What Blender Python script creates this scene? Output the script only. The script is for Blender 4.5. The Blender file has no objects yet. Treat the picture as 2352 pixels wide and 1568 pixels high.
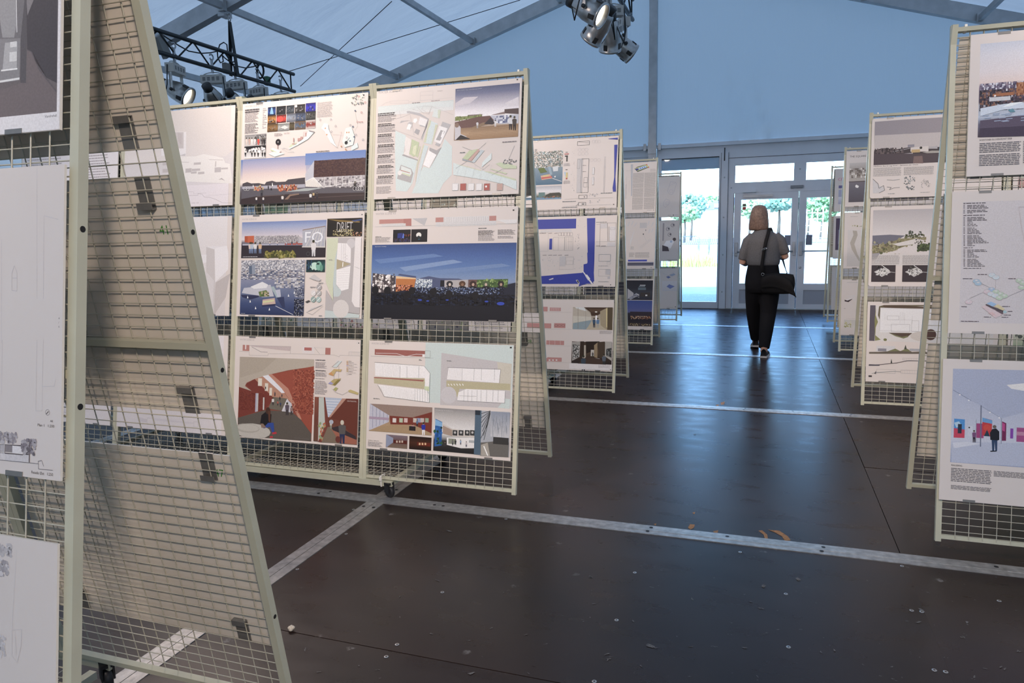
import bpy, bmesh, math, random
import numpy as np
from mathutils import Matrix, Vector
random.seed(7)
sc = bpy.context.scene
COL = sc.collection

# ------------------------------------------------------------------ camera
HC, FP = 1.415, 1655.0
YAW, PITCH, ROLL = -.33615, -.15004, -.02118
def cam_axes():
    cy, sy, cp, sp, cr, sr = math.cos(YAW), math.sin(YAW), math.cos(PITCH), math.sin(PITCH), math.cos(ROLL), math.sin(ROLL)
    f = np.array([sy*cp, cy*cp, sp]); r = np.array([cy, -sy, 0.0]); u = np.cross(r, f)
    return cr*r + sr*u, -sr*r + cr*u, f
CR, CU, CF = cam_axes()
CAM = np.array([0, 0, HC])
def ray(x, y):
    return CR*(x - 1176)/FP - CU*(y - 784)/FP + CF
def onZ(x, y, z=0.0):
    d = ray(x, y); return CAM + d*(z - HC)/d[2]
def onY(x, y, Y):
    d = ray(x, y); return CAM + d*Y/d[1]
def onX(x, y, X):
    d = ray(x, y); return CAM + d*X/d[0]
cam = bpy.data.cameras.new('camera'); camo = bpy.data.objects.new('camera', cam); COL.objects.link(camo)
cam.sensor_width = 36; cam.lens = FP/2352*36; cam.clip_start = .02; cam.clip_end = 800
camo.matrix_world = Matrix(((CR[0], CU[0], -CF[0], 0), (CR[1], CU[1], -CF[1], 0), (CR[2], CU[2], -CF[2], HC), (0, 0, 0, 1)))
sc.camera = camo
sc.view_settings.view_transform = 'Standard'; sc.view_settings.look = 'None'
sc.view_settings.gamma = 1; sc.view_settings.use_curve_mapping = False
sc.view_settings.exposure = 0.0
sc.cycles.max_bounces = 7; sc.cycles.diffuse_bounces = 3; sc.cycles.glossy_bounces = 3; sc.cycles.transparent_max_bounces = 12
sc.cycles.sample_clamp_indirect = 6

# ------------------------------------------------------------------ sky and sun (white balance is warm, so daylight reads blue)
world = bpy.data.worlds.new('world'); sc.world = world; world.use_nodes = True
wn = world.node_tree; wn.nodes.clear()
wo = wn.nodes.new('ShaderNodeOutputWorld'); wb = wn.nodes.new('ShaderNodeBackground')
ws = wn.nodes.new('ShaderNodeTexSky'); ws.sky_type = 'NISHITA'; ws.sun_disc = False
ws.sun_elevation = math.radians(44); ws.sun_rotation = math.radians(200); ws.altitude = 20; ws.dust_density = 1.5
wm = wn.nodes.new('ShaderNodeMix'); wm.data_type = 'RGBA'; wm.blend_type = 'MULTIPLY'; wm.inputs[0].default_value = 1
wm.inputs[7].default_value = (.58, .79, 1.0, 1)
wn.links.new(ws.outputs[0], wm.inputs[6]); wn.links.new(wm.outputs[2], wb.inputs[0]); wn.links.new(wb.outputs[0], wo.inputs[0])
wb.inputs[1].default_value = 2.4
sunl = bpy.data.lights.new('sun', 'SUN'); suno = bpy.data.objects.new('sun', sunl); COL.objects.link(suno)
sunl.energy = 11; sunl.color = (.70, .84, 1.0); sunl.angle = math.radians(.6)
suno.rotation_euler = (math.radians(46), 0, math.radians(-20))

# ------------------------------------------------------------------ helpers
def srgb(h):
    h = h.lstrip('#')
    v = [int(h[i:i+2], 16)/255 for i in (0, 2, 4)]
    return tuple(c/12.92 if c <= .04045 else ((c + .055)/1.055)**2.4 for c in v)
MATS = {}
def mat(name, color=(.8, .8, .8), rough=.5, metal=0.0, noise=None, bump=None, spec=.5, **kw):
    """principled material; noise=(scale, amount) mottles the colour, bump=(scale, strength)"""
    if name in MATS: return MATS[name]
    m = bpy.data.materials.new(name); m.use_nodes = True
    nt = m.node_tree; b = nt.nodes['Principled BSDF']
    if isinstance(color, str): color = srgb(color)
    b.inputs['Base Color'].default_value = (*color, 1); b.inputs['Roughness'].default_value = rough
    b.inputs['Metallic'].default_value = metal; b.inputs['Specular IOR Level'].default_value = spec
    if noise or bump:
        tc = nt.nodes.new('ShaderNodeTexCoord')
    if noise:
        n = nt.nodes.new('ShaderNodeTexNoise'); n.inputs['Scale'].default_value = noise[0]; n.inputs['Detail'].default_value = 5
        r = nt.nodes.new('ShaderNodeMapRange'); r.inputs[1].default_value = .3; r.inputs[2].default_value = .7
        r.inputs[3].default_value = 1 - noise[1]; r.inputs[4].default_value = 1 + noise[1]
        mx = nt.nodes.new('ShaderNodeMix'); mx.data_type = 'RGBA'; mx.blend_type = 'MULTIPLY'; mx.inputs[0].default_value = 1
        mx.inputs[6].default_value = (*color, 1)
        nt.links.new(tc.outputs['Object'], n.inputs[0]); nt.links.new(n.outputs[0], r.inputs[0]); nt.links.new(r.outputs[0], mx.inputs[7])
        nt.links.new(mx.outputs[2], b.inputs['Base Color'])
    if bump:
        n2 = nt.nodes.new('ShaderNodeTexNoise'); n2.inputs['Scale'].default_value = bump[0]; n2.inputs['Detail'].default_value = 4
        bp = nt.nodes.new('ShaderNodeBump'); bp.inputs[0].default_value = bump[1]; bp.inputs[1].default_value = .01
        nt.links.new(tc.outputs['Object'], n2.inputs[0]); nt.links.new(n2.outputs[0], bp.inputs['Height']); nt.links.new(bp.outputs[0], b.inputs['Normal'])
    for k, v in kw.items(): b.inputs[k].default_value = v
    MATS[name] = m
    return m

class MB:
    """collects boxes, tubes and faces, then builds ONE mesh"""
    def __init__(s): s.v = []; s.f = []; s.sm = []
    def add(s, vs, fs, smooth=False):
        o = len(s.v); s.v += [tuple(map(float, p)) for p in vs]; s.f += [tuple(i + o for i in f) for f in fs]; s.sm += [smooth]*len(fs); return s
    def box(s, x0, x1, y0, y1, z0, z1):
        vs = [(x, y, z) for x in (x0, x1) for y in (y0, y1) for z in (z0, z1)]
        return s.add(vs, [(0, 1, 3, 2), (4, 6, 7, 5), (0, 4, 5, 1), (2, 3, 7, 6), (0, 2, 6, 4), (1, 5, 7, 3)])
    def obox(s, c, ax, ay, az):
        c = np.array(c, float); ax, ay, az = map(lambda a: np.array(a, float), (ax, ay, az))
        vs = [c + i*ax + j*ay + k*az for i in (-1, 1) for j in (-1, 1) for k in (-1, 1)]
        return s.add(vs, [(0, 1, 3, 2), (4, 6, 7, 5), (0, 4, 5, 1), (2, 3, 7, 6), (0, 2, 6, 4), (1, 5, 7, 3)])
    def beam(s, a, b, w, h, up=(0, 0, 1)):
        a = np.array(a, float); b = np.array(b, float); d = b - a; L = np.linalg.norm(d); d /= L
        sd = np.cross(d, up); sd /= np.linalg.norm(sd); u = np.cross(sd, d)
        return s.obox((a + b)/2, d*L/2, sd*w/2, u*h/2)
    def tube(s, pts, r, n=8, caps=True, smooth=True):
        pts = [np.array(p, float) for p in pts]; rs = r if hasattr(r, '__len__') else [r]*len(pts)
        vs = []; prev = None
        for i, p in enumerate(pts):
            t = pts[min(i + 1, len(pts) - 1)] - pts[max(i - 1, 0)]; t /= np.linalg.norm(t)
            if prev is None:
                ref = np.array([0, 0, 1.]) if abs(t[2]) < .9 else np.array([1., 0, 0])
                e = np.cross(t, ref)
            else:
                e = prev - t*np.dot(prev, t)
            e /= np.linalg.norm(e); prev = e; g = np.cross(t, e)
            for k in range(n):
                a = 2*math.pi*k/n; vs.append(p + rs[i]*(math.cos(a)*e + math.sin(a)*g))
        fs = [(i*n + k, i*n + (k + 1) % n, (i + 1)*n + (k + 1) % n, (i + 1)*n + k) for i in range(len(pts) - 1) for k in range(n)]
        s.add(vs, fs, smooth)
        if caps:
            o = len(s.v) - len(vs)
            s.f += [tuple(o + k for k in range(n))[::-1], tuple(o + (len(pts) - 1)*n + k for k in range(n))]; s.sm += [False, False]
        return s
    def loft(s, rings, n=20, caps=True):
        """rings: (cx, cy, cz, rx, ry[, power]) ellipses stacked in z"""
        vs = []
        for r in rings:
            cx, cy, cz, rx, ry = r[:5]; pw = r[5] if len(r) > 5 else 1.0
            for k in range(n):
                a = 2*math.pi*k/n; c, q = math.cos(a), math.sin(a)
                vs.append((cx + rx*math.copysign(abs(c)**pw, c), cy + ry*math.copysign(abs(q)**pw, q), cz))
        m = len(rings)
        fs = [(i*n + k, i*n + (k + 1) % n, (i + 1)*n + (k + 1) % n, (i + 1)*n + k) for i in range(m - 1) for k in range(n)]
        if caps: fs += [tuple(range(n))[::-1], tuple((m - 1)*n + k for k in range(n))]
        return s.add(vs, fs, True)
    def lathe(s, prof, M=None, n=20, smooth=True):
        """prof: (radius, axial) pairs around local z; M places it"""
        M = M or Matrix()
        vs = [M @ Vector((r*math.cos(2*math.pi*k/n), r*math.sin(2*math.pi*k/n), z)) for r, z in prof for k in range(n)]
        fs = [(i*n + k, i*n + (k + 1) % n, (i + 1)*n + (k + 1) % n, (i + 1)*n + k) for i in range(len(prof) - 1) for k in range(n)]
        return s.add(vs, fs, smooth)
    def mesh(s, name):
        me = bpy.data.meshes.new(name); me.from_pydata(s.v, [], s.f)
        me.polygons.foreach_set('use_smooth', s.sm); me.update(); return me
    def build(s, name, m, parent=None, M=None):
        return link(name, s.mesh(name), m, parent, M)
def link(name, me, m, parent=None, M=None):
    o = bpy.data.objects.new(name, me); COL.objects.link(o)
    if m is not None and not me.materials: me.materials.append(m)
    if parent is not None: o.parent = parent
    if M is not None: o.matrix_local = M
    return o
def empty(name, loc=(0, 0, 0)):
    o = bpy.data.objects.new(name, None); o.empty_display_size = .1; o.location = loc; COL.objects.link(o); return o
def tag(o, label=None, cat=None, group=None, kind=None):
    if label: o['label'] = label
    if cat: o['category'] = cat
    if group: o['group'] = group
    if kind: o['kind'] = kind
    return o
def struct(o, label=None):
    o['kind'] = 'structure'
    if label: o['label'] = label
    return o

# ------------------------------------------------------------------ materials of the tent
def fabric_mat(name, col, tr, wr_scale=(1.2, .5, 3), bump=.35, rough=.6):
    m = bpy.data.materials.new(name); m.use_nodes = True; nt = m.node_tree; nt.nodes.clear()
    out = nt.nodes.new('ShaderNodeOutputMaterial'); mix = nt.nodes.new('ShaderNodeMixShader'); mix.inputs[0].default_value = .5
    d = nt.nodes.new('ShaderNodeBsdfPrincipled'); d.inputs['Base Color'].default_value = (*col, 1); d.inputs['Roughness'].default_value = rough
    t = nt.nodes.new('ShaderNodeBsdfTranslucent'); t.inputs[0].default_value = (*tr, 1)
    tc = nt.nodes.new('ShaderNodeTexCoord'); mp = nt.nodes.new('ShaderNodeMapping'); mp.inputs['Scale'].default_value = wr_scale
    n = nt.nodes.new('ShaderNodeTexNoise'); n.inputs['Scale'].default_value = 1.3; n.inputs['Detail'].default_value = 5; n.inputs['Distortion'].default_value = .6
    bp = nt.nodes.new('ShaderNodeBump'); bp.inputs[0].default_value = bump; bp.inputs[1].default_value = .12
    nt.links.new(tc.outputs['Object'], mp.inputs[0]); nt.links.new(mp.outputs[0], n.inputs[0]); nt.links.new(n.outputs[0], bp.inputs['Height'])
    nt.links.new(bp.outputs[0], d.inputs['Normal']); nt.links.new(bp.outputs[0], t.inputs[1 if 'Normal' not in t.inputs else 'Normal'])
    nt.links.new(d.outputs[0], mix.inputs[1]); nt.links.new(t.outputs[0], mix.inputs[2]); nt.links.new(mix.outputs[0], out.inputs[0])
    return m
M_ROOF = fabric_mat('white_tent_roof_fabric', (.72, .73, .74), (.086, .084, .080), (.45, 1.1, 1), .45)
M_GABLE = fabric_mat('white_tent_wall_fabric', (.70, .72, .75), (.122, .117, .110), (1.5, 1, .18), .25)
M_ALU = mat('grey_aluminium_profile', (.42, .43, .44), .42, .6, noise=(6, .12))
M_WHITE = mat('white_painted_aluminium', (.62, .64, .67), .4, 0, noise=(3, .04))
M_STRIP = mat('worn_aluminium_floor_profile', (.50, .49, .47), .45, .7, noise=(30, .25), bump=(60, .1))
M_DARK = mat('dark_gap_rubber', (.012, .012, .014), .6)
M_CABLE = mat('steel_cable', (.04, .04, .045), .5, .5)

def floor_mat():
    m = bpy.data.materials.new('brown_phenolic_plywood'); m.use_nodes = True; nt = m.node_tree; b = nt.nodes['Principled BSDF']
    N = nt.nodes.new; L = nt.links.new
    tc = N('ShaderNodeTexCoord')
    n1 = N('ShaderNodeTexNoise'); n1.inputs['Scale'].default_value = 1.6; n1.inputs['Detail'].default_value = 6
    cr = N('ShaderNodeValToRGB'); cr.color_ramp.elements[0].position = .3; cr.color_ramp.elements[1].position = .75
    cr.color_ramp.elements[0].color = (.018, .0112, .0098, 1); cr.color_ramp.elements[1].color = (.040, .0255, .021, 1)
    L(tc.outputs['Object'], n1.inputs[0]); L(n1.outputs[0], cr.inputs[0])
    # pale scuff marks and flecks
    mp = N('ShaderNodeMapping'); mp.inputs['Scale'].default_value = (5.5, 7.5, 1); mp.inputs['Rotation'].default_value = (0, 0, .5)
    v = N('ShaderNodeTexVoronoi'); v.inputs['Scale'].default_value = 1.0; v.inputs['Randomness'].default_value = 1
    nw = N('ShaderNodeTexNoise'); nw.inputs['Scale'].default_value = 26; nw.inputs['Detail'].default_value = 3
    add = N('ShaderNodeMix'); add.data_type = 'RGBA'; add.blend_type = 'LINEAR_LIGHT'; add.inputs[0].default_value = .16
    L(tc.outputs['Object'], mp.inputs[0]); L(mp.outputs[0], add.inputs[6]); L(tc.outputs['Object'], nw.inputs[0]); L(nw.outputs['Color'], add.inputs[7])
    L(add.outputs[2], v.inputs['Vector'])
    rp = N('ShaderNodeMapRange'); rp.inputs[1].default_value = .11; rp.inputs[2].default_value = .05; rp.inputs[3].default_value = 0; rp.inputs[4].default_value = .8
    L(v.outputs['Distance'], rp.inputs[0])
    n3 = N('ShaderNodeTexNoise'); n3.inputs['Scale'].default_value = .9; n3.inputs['Detail'].default_value = 2
    r3 = N('ShaderNodeMapRange'); r3.inputs[1].default_value = .40; r3.inputs[2].default_value = .58
    L(tc.outputs['Object'], n3.inputs[0]); L(n3.outputs[0], r3.inputs[0])
    n4 = N('ShaderNodeTexNoise'); n4.inputs['Scale'].default_value = 60; n4.inputs['Detail'].default_value = 4
    r4 = N('ShaderNodeMapRange'); r4.inputs[1].default_value = .42; r4.inputs[2].default_value = .6
    L(tc.outputs['Object'], n4.inputs[0]); L(n4.outputs[0], r4.inputs[0])
    mu = N('ShaderNodeMath'); mu.operation = 'MULTIPLY'; L(rp.outputs[0], mu.inputs[0]); L(r3.outputs[0], mu.inputs[1])
    mu2 = N('ShaderNodeMath'); mu2.operation = 'MULTIPLY'; L(mu.outputs[0], mu2.inputs[0]); L(r4.outputs[0], mu2.inputs[1])
    mx = N('ShaderNodeMix'); mx.data_type = 'RGBA'; mx.inputs[7].default_value = (.32, .30, .28, 1)
    L(mu2.outputs[0], mx.inputs[0]); L(cr.outputs[0], mx.inputs[6]); L(mx.outputs[2], b.inputs['Base Color'])
    # gloss varies with wear
    mpw = N('ShaderNodeMapping'); mpw.inputs['Scale'].default_value = (1.6, 3.2, 1)
    n5 = N('ShaderNodeTexNoise'); n5.inputs['Scale'].default_value = 3; n5.inputs['Detail'].default_value = 6
    L(tc.outputs['Object'], mpw.inputs[0]); L(mpw.outputs[0], n5.inputs[0])
    r5 = N('ShaderNodeMapRange'); r5.inputs[1].default_value = .3; r5.inputs[2].default_value = .7; r5.inputs[3].default_value = .25; r5.inputs[4].default_value = .35
    L(n5.outputs[0], r5.inputs[0]); L(r5.outputs[0], b.inputs['Roughness'])
    bp = N('ShaderNodeBump'); bp.inputs[0].default_value = .05; bp.inputs[1].default_value = .004
    L(n5.outputs[0], bp.inputs['Height']); L(bp.outputs[0], b.inputs['Normal'])
    # a dusty film: the gloss hardly grows towards grazing angles
    b.inputs['Specular IOR Level'].default_value = 0
    g = N('ShaderNodeBsdfGlossy'); g.inputs['Color'].default_value = (1, 1, 1, 1); L(r5.outputs[0], g.inputs['Roughness']); L(bp.outputs[0], g.inputs['Normal'])
    mg = N('ShaderNodeMixShader'); fr = N('ShaderNodeFresnel'); fr.inputs[0].default_value = 1.42; mn = N('ShaderNodeMath'); mn.operation = 'MINIMUM'; mn.inputs[1].default_value = .125; L(fr.outputs[0], mn.inputs[0]); L(mn.outputs[0], mg.inputs[0]); L(b.outputs[0], mg.inputs[1]); L(g.outputs[0], mg.inputs[2])
    L(mg.outputs[0], nt.nodes['Material Output'].inputs[0])
    return m
M_FLOOR = floor_mat()

# ------------------------------------------------------------------ floor: plywood sheets between aluminium profiles
XS0, YS0, MOD = -1.925, 3.285, 2.525      # one profile crossing and the module of the floor grid
YW = 13.29                                # inner face of the gable wall
XA, ZA, SL = -1.93, 6.02, .307            # ridge line, ridge height (fabric), roof slope
XL, XR = XA - 10.2, XA + 10.2
YB = -6.2
flo = MB().box(XL, XR, YB, YW + .02, -.06, -.022).build('floor', M_DARK); struct(flo, 'dark subfloor under the brown plywood sheets')
ix = range(-3, 5); iy = range(-4, 4)
SH = {}
def sheet_mesh(wd):
    k = round(wd, 3)
    if k not in SH: SH[k] = MB().box(.002, wd - .002, .002, MOD/2 - .052, -.02, 0).mesh('plywood_sheet')
    return SH[k]
for i in ix:
    x0 = XS0 + .05 + i*MOD; x1 = x0 + MOD - .1
    if i == 0: x1 += .05
    if i == 1: x0 -= .05
    if x0 > XR - .3 or x1 < XL: continue
    for j in iy:
        for k in (0, 1):
            y0 = YS0 + .05 + j*MOD + k*(MOD/2 - .05)
            if y0 > YW - .05 or y0 < YB - 1.3: continue
            tight = j < 0 and i in (0, 1)          # a tight joint that hardly shows
            a_, b_ = x0 - (.002 if tight and i == 1 else 0), x1 + (.0018 if tight and i == 0 else 0)
            link('plywood_sheet', sheet_mesh(b_ - a_), M_FLOOR, flo, Matrix.Translation((a_, y0, 0 if tight else random.uniform(-.0012, .0012))))
def strip_x(y):
    mb = MB().box(XL, XR, y - .05, y - .002, -.02, .003).box(XL, XR, y + .002, y + .05, -.02, .003).box(XL, XR, y - .012, y + .012, .003, .0042)
    return mb.build('floor_profile', M_STRIP, flo)
for j in range(-2, 4): strip_x(YS0 + j*MOD)
for i in ix:
    x = XS0 + i*MOD
    if i == 1:
        continue
    for j in range(-3, 4):
        a, b_ = YS0 + j*MOD + .05, YS0 + (j + 1)*MOD - .05
        if a > YW or x < XL or x > XR: continue
        b_ = min(b_, YW)
        MB().box(x - .05, x - .0015, a, b_, -.02, .003).box(x + .0015, x + .05, a, b_, -.02, .003).build('floor_profile', M_STRIP, flo)
# bolt holes in the profiles
hole = MB().lathe([(.0, .0005), (.009, .0005)], n=12).mesh('bolt_hole')
for x, y in ((-1.60, 0), (-1.55, 0), (-.48, -.022), (-.47, .024), (.28, -.022), (.29, .022), (-.12, .02), (-2.25, .02), (-2.30, -.02), (.95, .02)):
    for j in (0, 1): link('bolt_hole', hole, M_DARK, flo, Matrix.Translation((x + .37*j, YS0 + y + j*MOD, .0042)))
for x, y in ((-.03, -.12), (.03, -.12), (-.03, .14), (.02, .15)):
    link('bolt_hole', hole, M_DARK, flo, Matrix.Translation((XS0 + x, YS0 + y, .0042)))
M_SCREW = mat('bright_screw_head', (.55, .54, .52), .3, .8)
screw = MB().lathe([(.003, .0006), (.007, .0012), (.008, .0)], n=10).mesh('screw_head')
for x, y in ((912, 1480), (1016, 1360), (887, 1508), (1458, 1315), (1416, 1424), (1805, 1364), (1811, 1486), (1365, 1565), (2072, 1300), (2094, 1402), (2117, 1405), (2146, 1539), (2172, 1543), (1162, 1192), (860, 1166), (683, 1307), (795, 1226), (812, 1170), (2295, 1380), (1700, 1268)):
    p = onZ(x, y); link('screw_head', screw, M_SCREW, flo, Matrix.Translation((p[0], p[1], .001)))
M_WORN = mat('bare_orange_plywood', (.36, .18, .07), .7, noise=(80, .3))
def blob(px, n=9, seed=0):
    r = random.Random(seed); P = [onZ(x, y) for x, y in px]
    return MB().add([(p[0], p[1], .0016) for p in P] , [tuple(range(len(P)))[::-1]])
for k, pts in enumerate(([(1580, 1212), (1585, 1204), (1596, 1205), (1594, 1212), (1586, 1216)], [(1742, 1219), (1750, 1218), (1762, 1228), (1764, 1237), (1757, 1238), (1754, 1228)],
        [(1764, 1217), (1790, 1219), (1810, 1232), (1816, 1241), (1803, 1243), (1796, 1232), (1780, 1223)], [(1638, 1220), (1650, 1218), (1648, 1224), (1640, 1225)],
        [(1501, 1204), (1508, 1202), (1506, 1207)], [(1655, 925), (1665, 922), (1663, 929), (1656, 930)], [(1644, 930), (1652, 929), (1648, 935)], [(1590, 1178), (1597, 1176), (1595, 1181)])):
    mb = blob(pts); 
    if mb.f: 
        o = mb.build('worn_patch', M_WORN, flo)
        me = o.data; me.flip_normals()

# pale scuffs and flecks trodden into the coating
rs = random.Random(21); sm = MB()
spots = [(rs.uniform(1330, 2340), rs.uniform(1300, 1565)) for _ in range(95)] + [(rs.uniform(660, 1330), rs.uniform(1190, 1560)) for _ in range(34)] + [(rs.uniform(1300, 2100), rs.uniform(960, 1240)) for _ in range(26)]
for x, y in spots:
    p = onZ(x, y); a = rs.uniform(0, 6.28); L = rs.uniform(.003, .012)*(2 if rs.random() < .12 else 1)
    for q in range(rs.choice((1, 1, 2))):
        c = p + np.array([rs.uniform(-.012, .012), rs.uniform(-.012, .012), 0])*q; n = 7
        ang = sorted(rs.uniform(0, 2*math.pi) for _ in range(n))
        sm.add([(c[0] + L*rs.uniform(.5, 1)*math.cos(t)*math.cos(a) - L*.4*rs.uniform(.4, 1)*math.sin(t)*math.sin(a), c[1] + L*rs.uniform(.5, 1)*math.cos(t)*math.sin(a) + L*.4*rs.uniform(.4, 1)*math.sin(t)*math.cos(a), .0018) for t in ang], [tuple(range(n))])
tag(sm.build('scuff_marks', mat('pale_scuff', (.15, .14, .13), .8, noise=(300, .5)), flo), kind='stuff')
p = onZ(671, 1449); cr_ = MB()
for k in range(5): cr_.lathe([(0, -.006), (.007, -.003), (.008, .002), (.004, .007), (0, .008)], Matrix.Translation((p[0] + rs.uniform(-.008, .008), p[1] + rs.uniform(-.008, .008), .008 + rs.uniform(0, .006))), 7)
tag(cr_.build('crumb', mat('cream_crumb', (.6, .55, .45), .9)), 'small cream-coloured crumb lying on the brown floor by the nearest left stand', 'crumb')

# ------------------------------------------------------------------ roof, rafters, purlins, gable and side walls
def roof_z(x): return ZA - SL*abs(x - XA)
roof = MB()
ny = 48
for sgn in (-1, 1):
    vs = []; fs = []
    nx = 30
    for i in range(nx + 1):
        x = XA + sgn*10.2*i/nx
        for j in range(ny + 1):
            y = YB + (YW + .1 - YB)*j/ny
            bay = ((y - (YW - .1)) % 4.84)/4.84
            sag = .05*math.sin(math.pi*bay)
            vs.append((x, y, roof_z(x) + .16 - sag))
    for i in range(nx):
        for j in range(ny):
            a = i*(ny + 1) + j; fs.append((a, a + 1, a + ny + 2, a + ny + 1))
    roof.add(vs, fs, True)
ceil = roof.build('ceiling', M_ROOF); struct(ceil, 'white tent roof fabric with soft wrinkles')
zE = roof_z(XL)
for yr in (YW - .10, YW - .10 - 4.84, YW - .10 - 9.68, YW - .10 - 14.52):
    for sgn in (-1, 1):
        a = np.array([XA, yr, ZA + .0]); b_ = np.array([XA + sgn*10.2, yr, zE + .0])
        MB().beam(a, b_, .11, .22).beam(a - [0, 0, .112], b_ - [0, 0, .112], .13, .012).build('rafter', M_ALU, ceil)
for k, off in enumerate((1.6, 3.3, 4.9, 6.6, 8.4)):
    for sgn in (-1, 1):
        x = XA + sgn*off
        for a, b_ in ((YW - .16, YW - 4.88), (YW - 5.0, YW - 9.72), (YW - 9.84, YW - 14.56)):
            MB().box(x - .03, x + .03, b_, a, roof_z(x) - .115, roof_z(x) - .03).build('purlin', M_ALU, ceil)
            MB().box(x - .05, x + .05, a - .06, a + .0, roof_z(x) - .14, roof_z(x) + .0).build('purlin_bracket', M_ALU, ceil)
def cable(p, q): MB().tube([p, q], .006, 6).build('bracing_cable', M_CABLE, ceil)
Yr2 = YW - .10 - 4.84
for (a, b_) in (((900, 3), (690, 198)), ((1195, 0), (660, 165))):
    def at(px_, lo):
        # where the pixel ray meets the plane just under the roof
        d = ray(*px_); t = (ZA - .05 + SL*(0 - XA)*-1 - HC)
        # left slope plane: z = ZA-.05 + SL*(x-XA)
        t = (ZA + .02 - SL*XA - HC)/(d[2] - SL*d[0])
        return CAM + d*t
    cable(at(a, 0), at(b_, 0))

# gable wall: fabric above a horizontal beam, glazing below
ZB = 2.87
gv = [(XL, ZB), (XR, ZB), (XR, zE + .12), (XA, ZA + .14), (XL, zE + .12)]
# a finely divided sheet with a few tension folds rising from the beam
nx, nz = 220, 40
vs = []; fs = []
folds = [(-.55, .85, .075), (-.28, .7, .06), (.05, .95, .085)]
for i in range(nx + 1):
    x = XL + (XR - XL)*i/nx
    zt = roof_z(x) + .14
    for j in range(nz + 1):
        z = ZB + (zt - ZB)*j/nz
        dy = 0
        for fx, hh, amp in folds:
            h = (z - ZB)
            if h < hh*2.2:
                xc = fx - .32*h*(1 if fx > -.5 else .3)
                dy -= amp*math.exp(-((x - xc)/.035)**2)*max(0, 1 - h/(hh*2.2))
        dy -= .03*math.exp(-((z - ZB)/.25)**2)
        vs.append((x, YW + .10 + dy, z))
for i in range(nx):
    for j in range(nz):
        a = i*(nz + 1) + j; fs.append((a, a + nz + 1, a + nz + 2, a + 1))
we = MB().add(vs, fs, True).build('wall_end', M_GABLE); struct(we, 'white fabric gable wall of the tent above the doors')
MB().box(-1.985, -1.85, YW - .06, YW + .07, 0, ZA - .1).build('gable_post', M_ALU, we)
for x0, x1 in ((XL, -1.99), (-1.845, XR)):
    MB().box(x0, x1, YW - .03, YW + .05, 2.825, 2.885).build('gable_beam', M_WHITE, we)
    MB().box(x0, x1, YW + .03, YW + .09, 2.70, 2.825).build('gable_infill', M_WHITE, we)
MB().box(-1.99, -1.845, YW - .08, YW - .06, 2.74, 2.95).build('post_bracket', M_ALU, we)
for x in (-2.05, -1.79): MB().box(x - .025, x + .025, YW - .055, YW - .028, 2.80, 2.92).build('beam_bracket', M_ALU, we)
for x0, x1, nm in ((XL, -1.99, 'a'), (1.75, XR, 'b')):
    MB().box(x0, x1, YW + .05, YW + .09, 0, 2.70).build('wall_panel', M_WHITE, we)
for sgn, nm in ((-1, 'wall_left'), (1, 'wall_right')):
    x = XA + sgn*10.2
    vs = [(x + .02*math.sin(j*.9), YB + (YW - YB)*j/40, z) for j in range(41) for z in (0, zE + .15)]
    w = MB().add(vs, [(2*j, 2*j + 2, 2*j + 3, 2*j + 1) for j in range(40)], True).build(nm, M_GABLE); struct(w, 'white tent side wall fabric')
    for yr in (YW - .10, YW - 4.94, YW - 9.78, YW - 14.62):
        MB().box(x - sgn*.2, x - sgn*.03, yr - .06, yr + .06, 0, zE + .1).build('eave_post', M_ALU, w)
wb_ = MB().box(XL, XR, YB - .04, YB, 0, ZB)
bk = MB().add([(XL, YB, 0), (XR, YB, 0), (XR, YB, zE + .15), (XA, YB, ZA + .15), (XL, YB, zE + .15)], [(0, 1, 2, 3, 4)]).build('wall_back', M_GABLE); struct(bk, 'white tent gable fabric behind the camera')

# ------------------------------------------------------------------ glazing: fixed window and double door with transoms
def glass_mat():
    m = bpy.data.materials.new('clear_window_glass'); m.use_nodes = True; nt = m.node_tree; nt.nodes.clear()
    out = nt.nodes.new('ShaderNodeOutputMaterial'); mix = nt.nodes.new('ShaderNodeMixShader')
    t = nt.nodes.new('ShaderNodeBsdfTransparent'); t.inputs[0].default_value = (.93, .96, .97, 1)
    g = nt.nodes.new('ShaderNodeBsdfGlossy'); g.inputs['Roughness'].default_value = .02
    f = nt.nodes.new('ShaderNodeFresnel'); f.inputs[0].default_value = 1.3
    nt.links.new(f.outputs[0], mix.inputs[0]); nt.links.new(t.outputs[0], mix.inputs[1]); nt.links.new(g.outputs[0], mix.inputs[2]); nt.links.new(mix.outputs[0], out.inputs[0])
    return m
M_GLASS = glass_mat()
def frame(x0, x1, z0, z1, w, d0, d1, wb=None):
    wb = w if wb is None else wb
    return MB().box(x0, x0 + w, d0, d1, z0, z1).box(x1 - w, x1, d0, d1, z0, z1).box(x0 + w, x1 - w, d0, d1, z1 - w, z1).box(x0 + w, x1 - w, d0, d1, z0, z0 + wb)
def pane(x0, x1, z0, z1, par, nm='glass_pane'):
    return MB().box(x0, x1, YW + .018, YW + .024, z0, z1).build(nm, M_GLASS, par)
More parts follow.
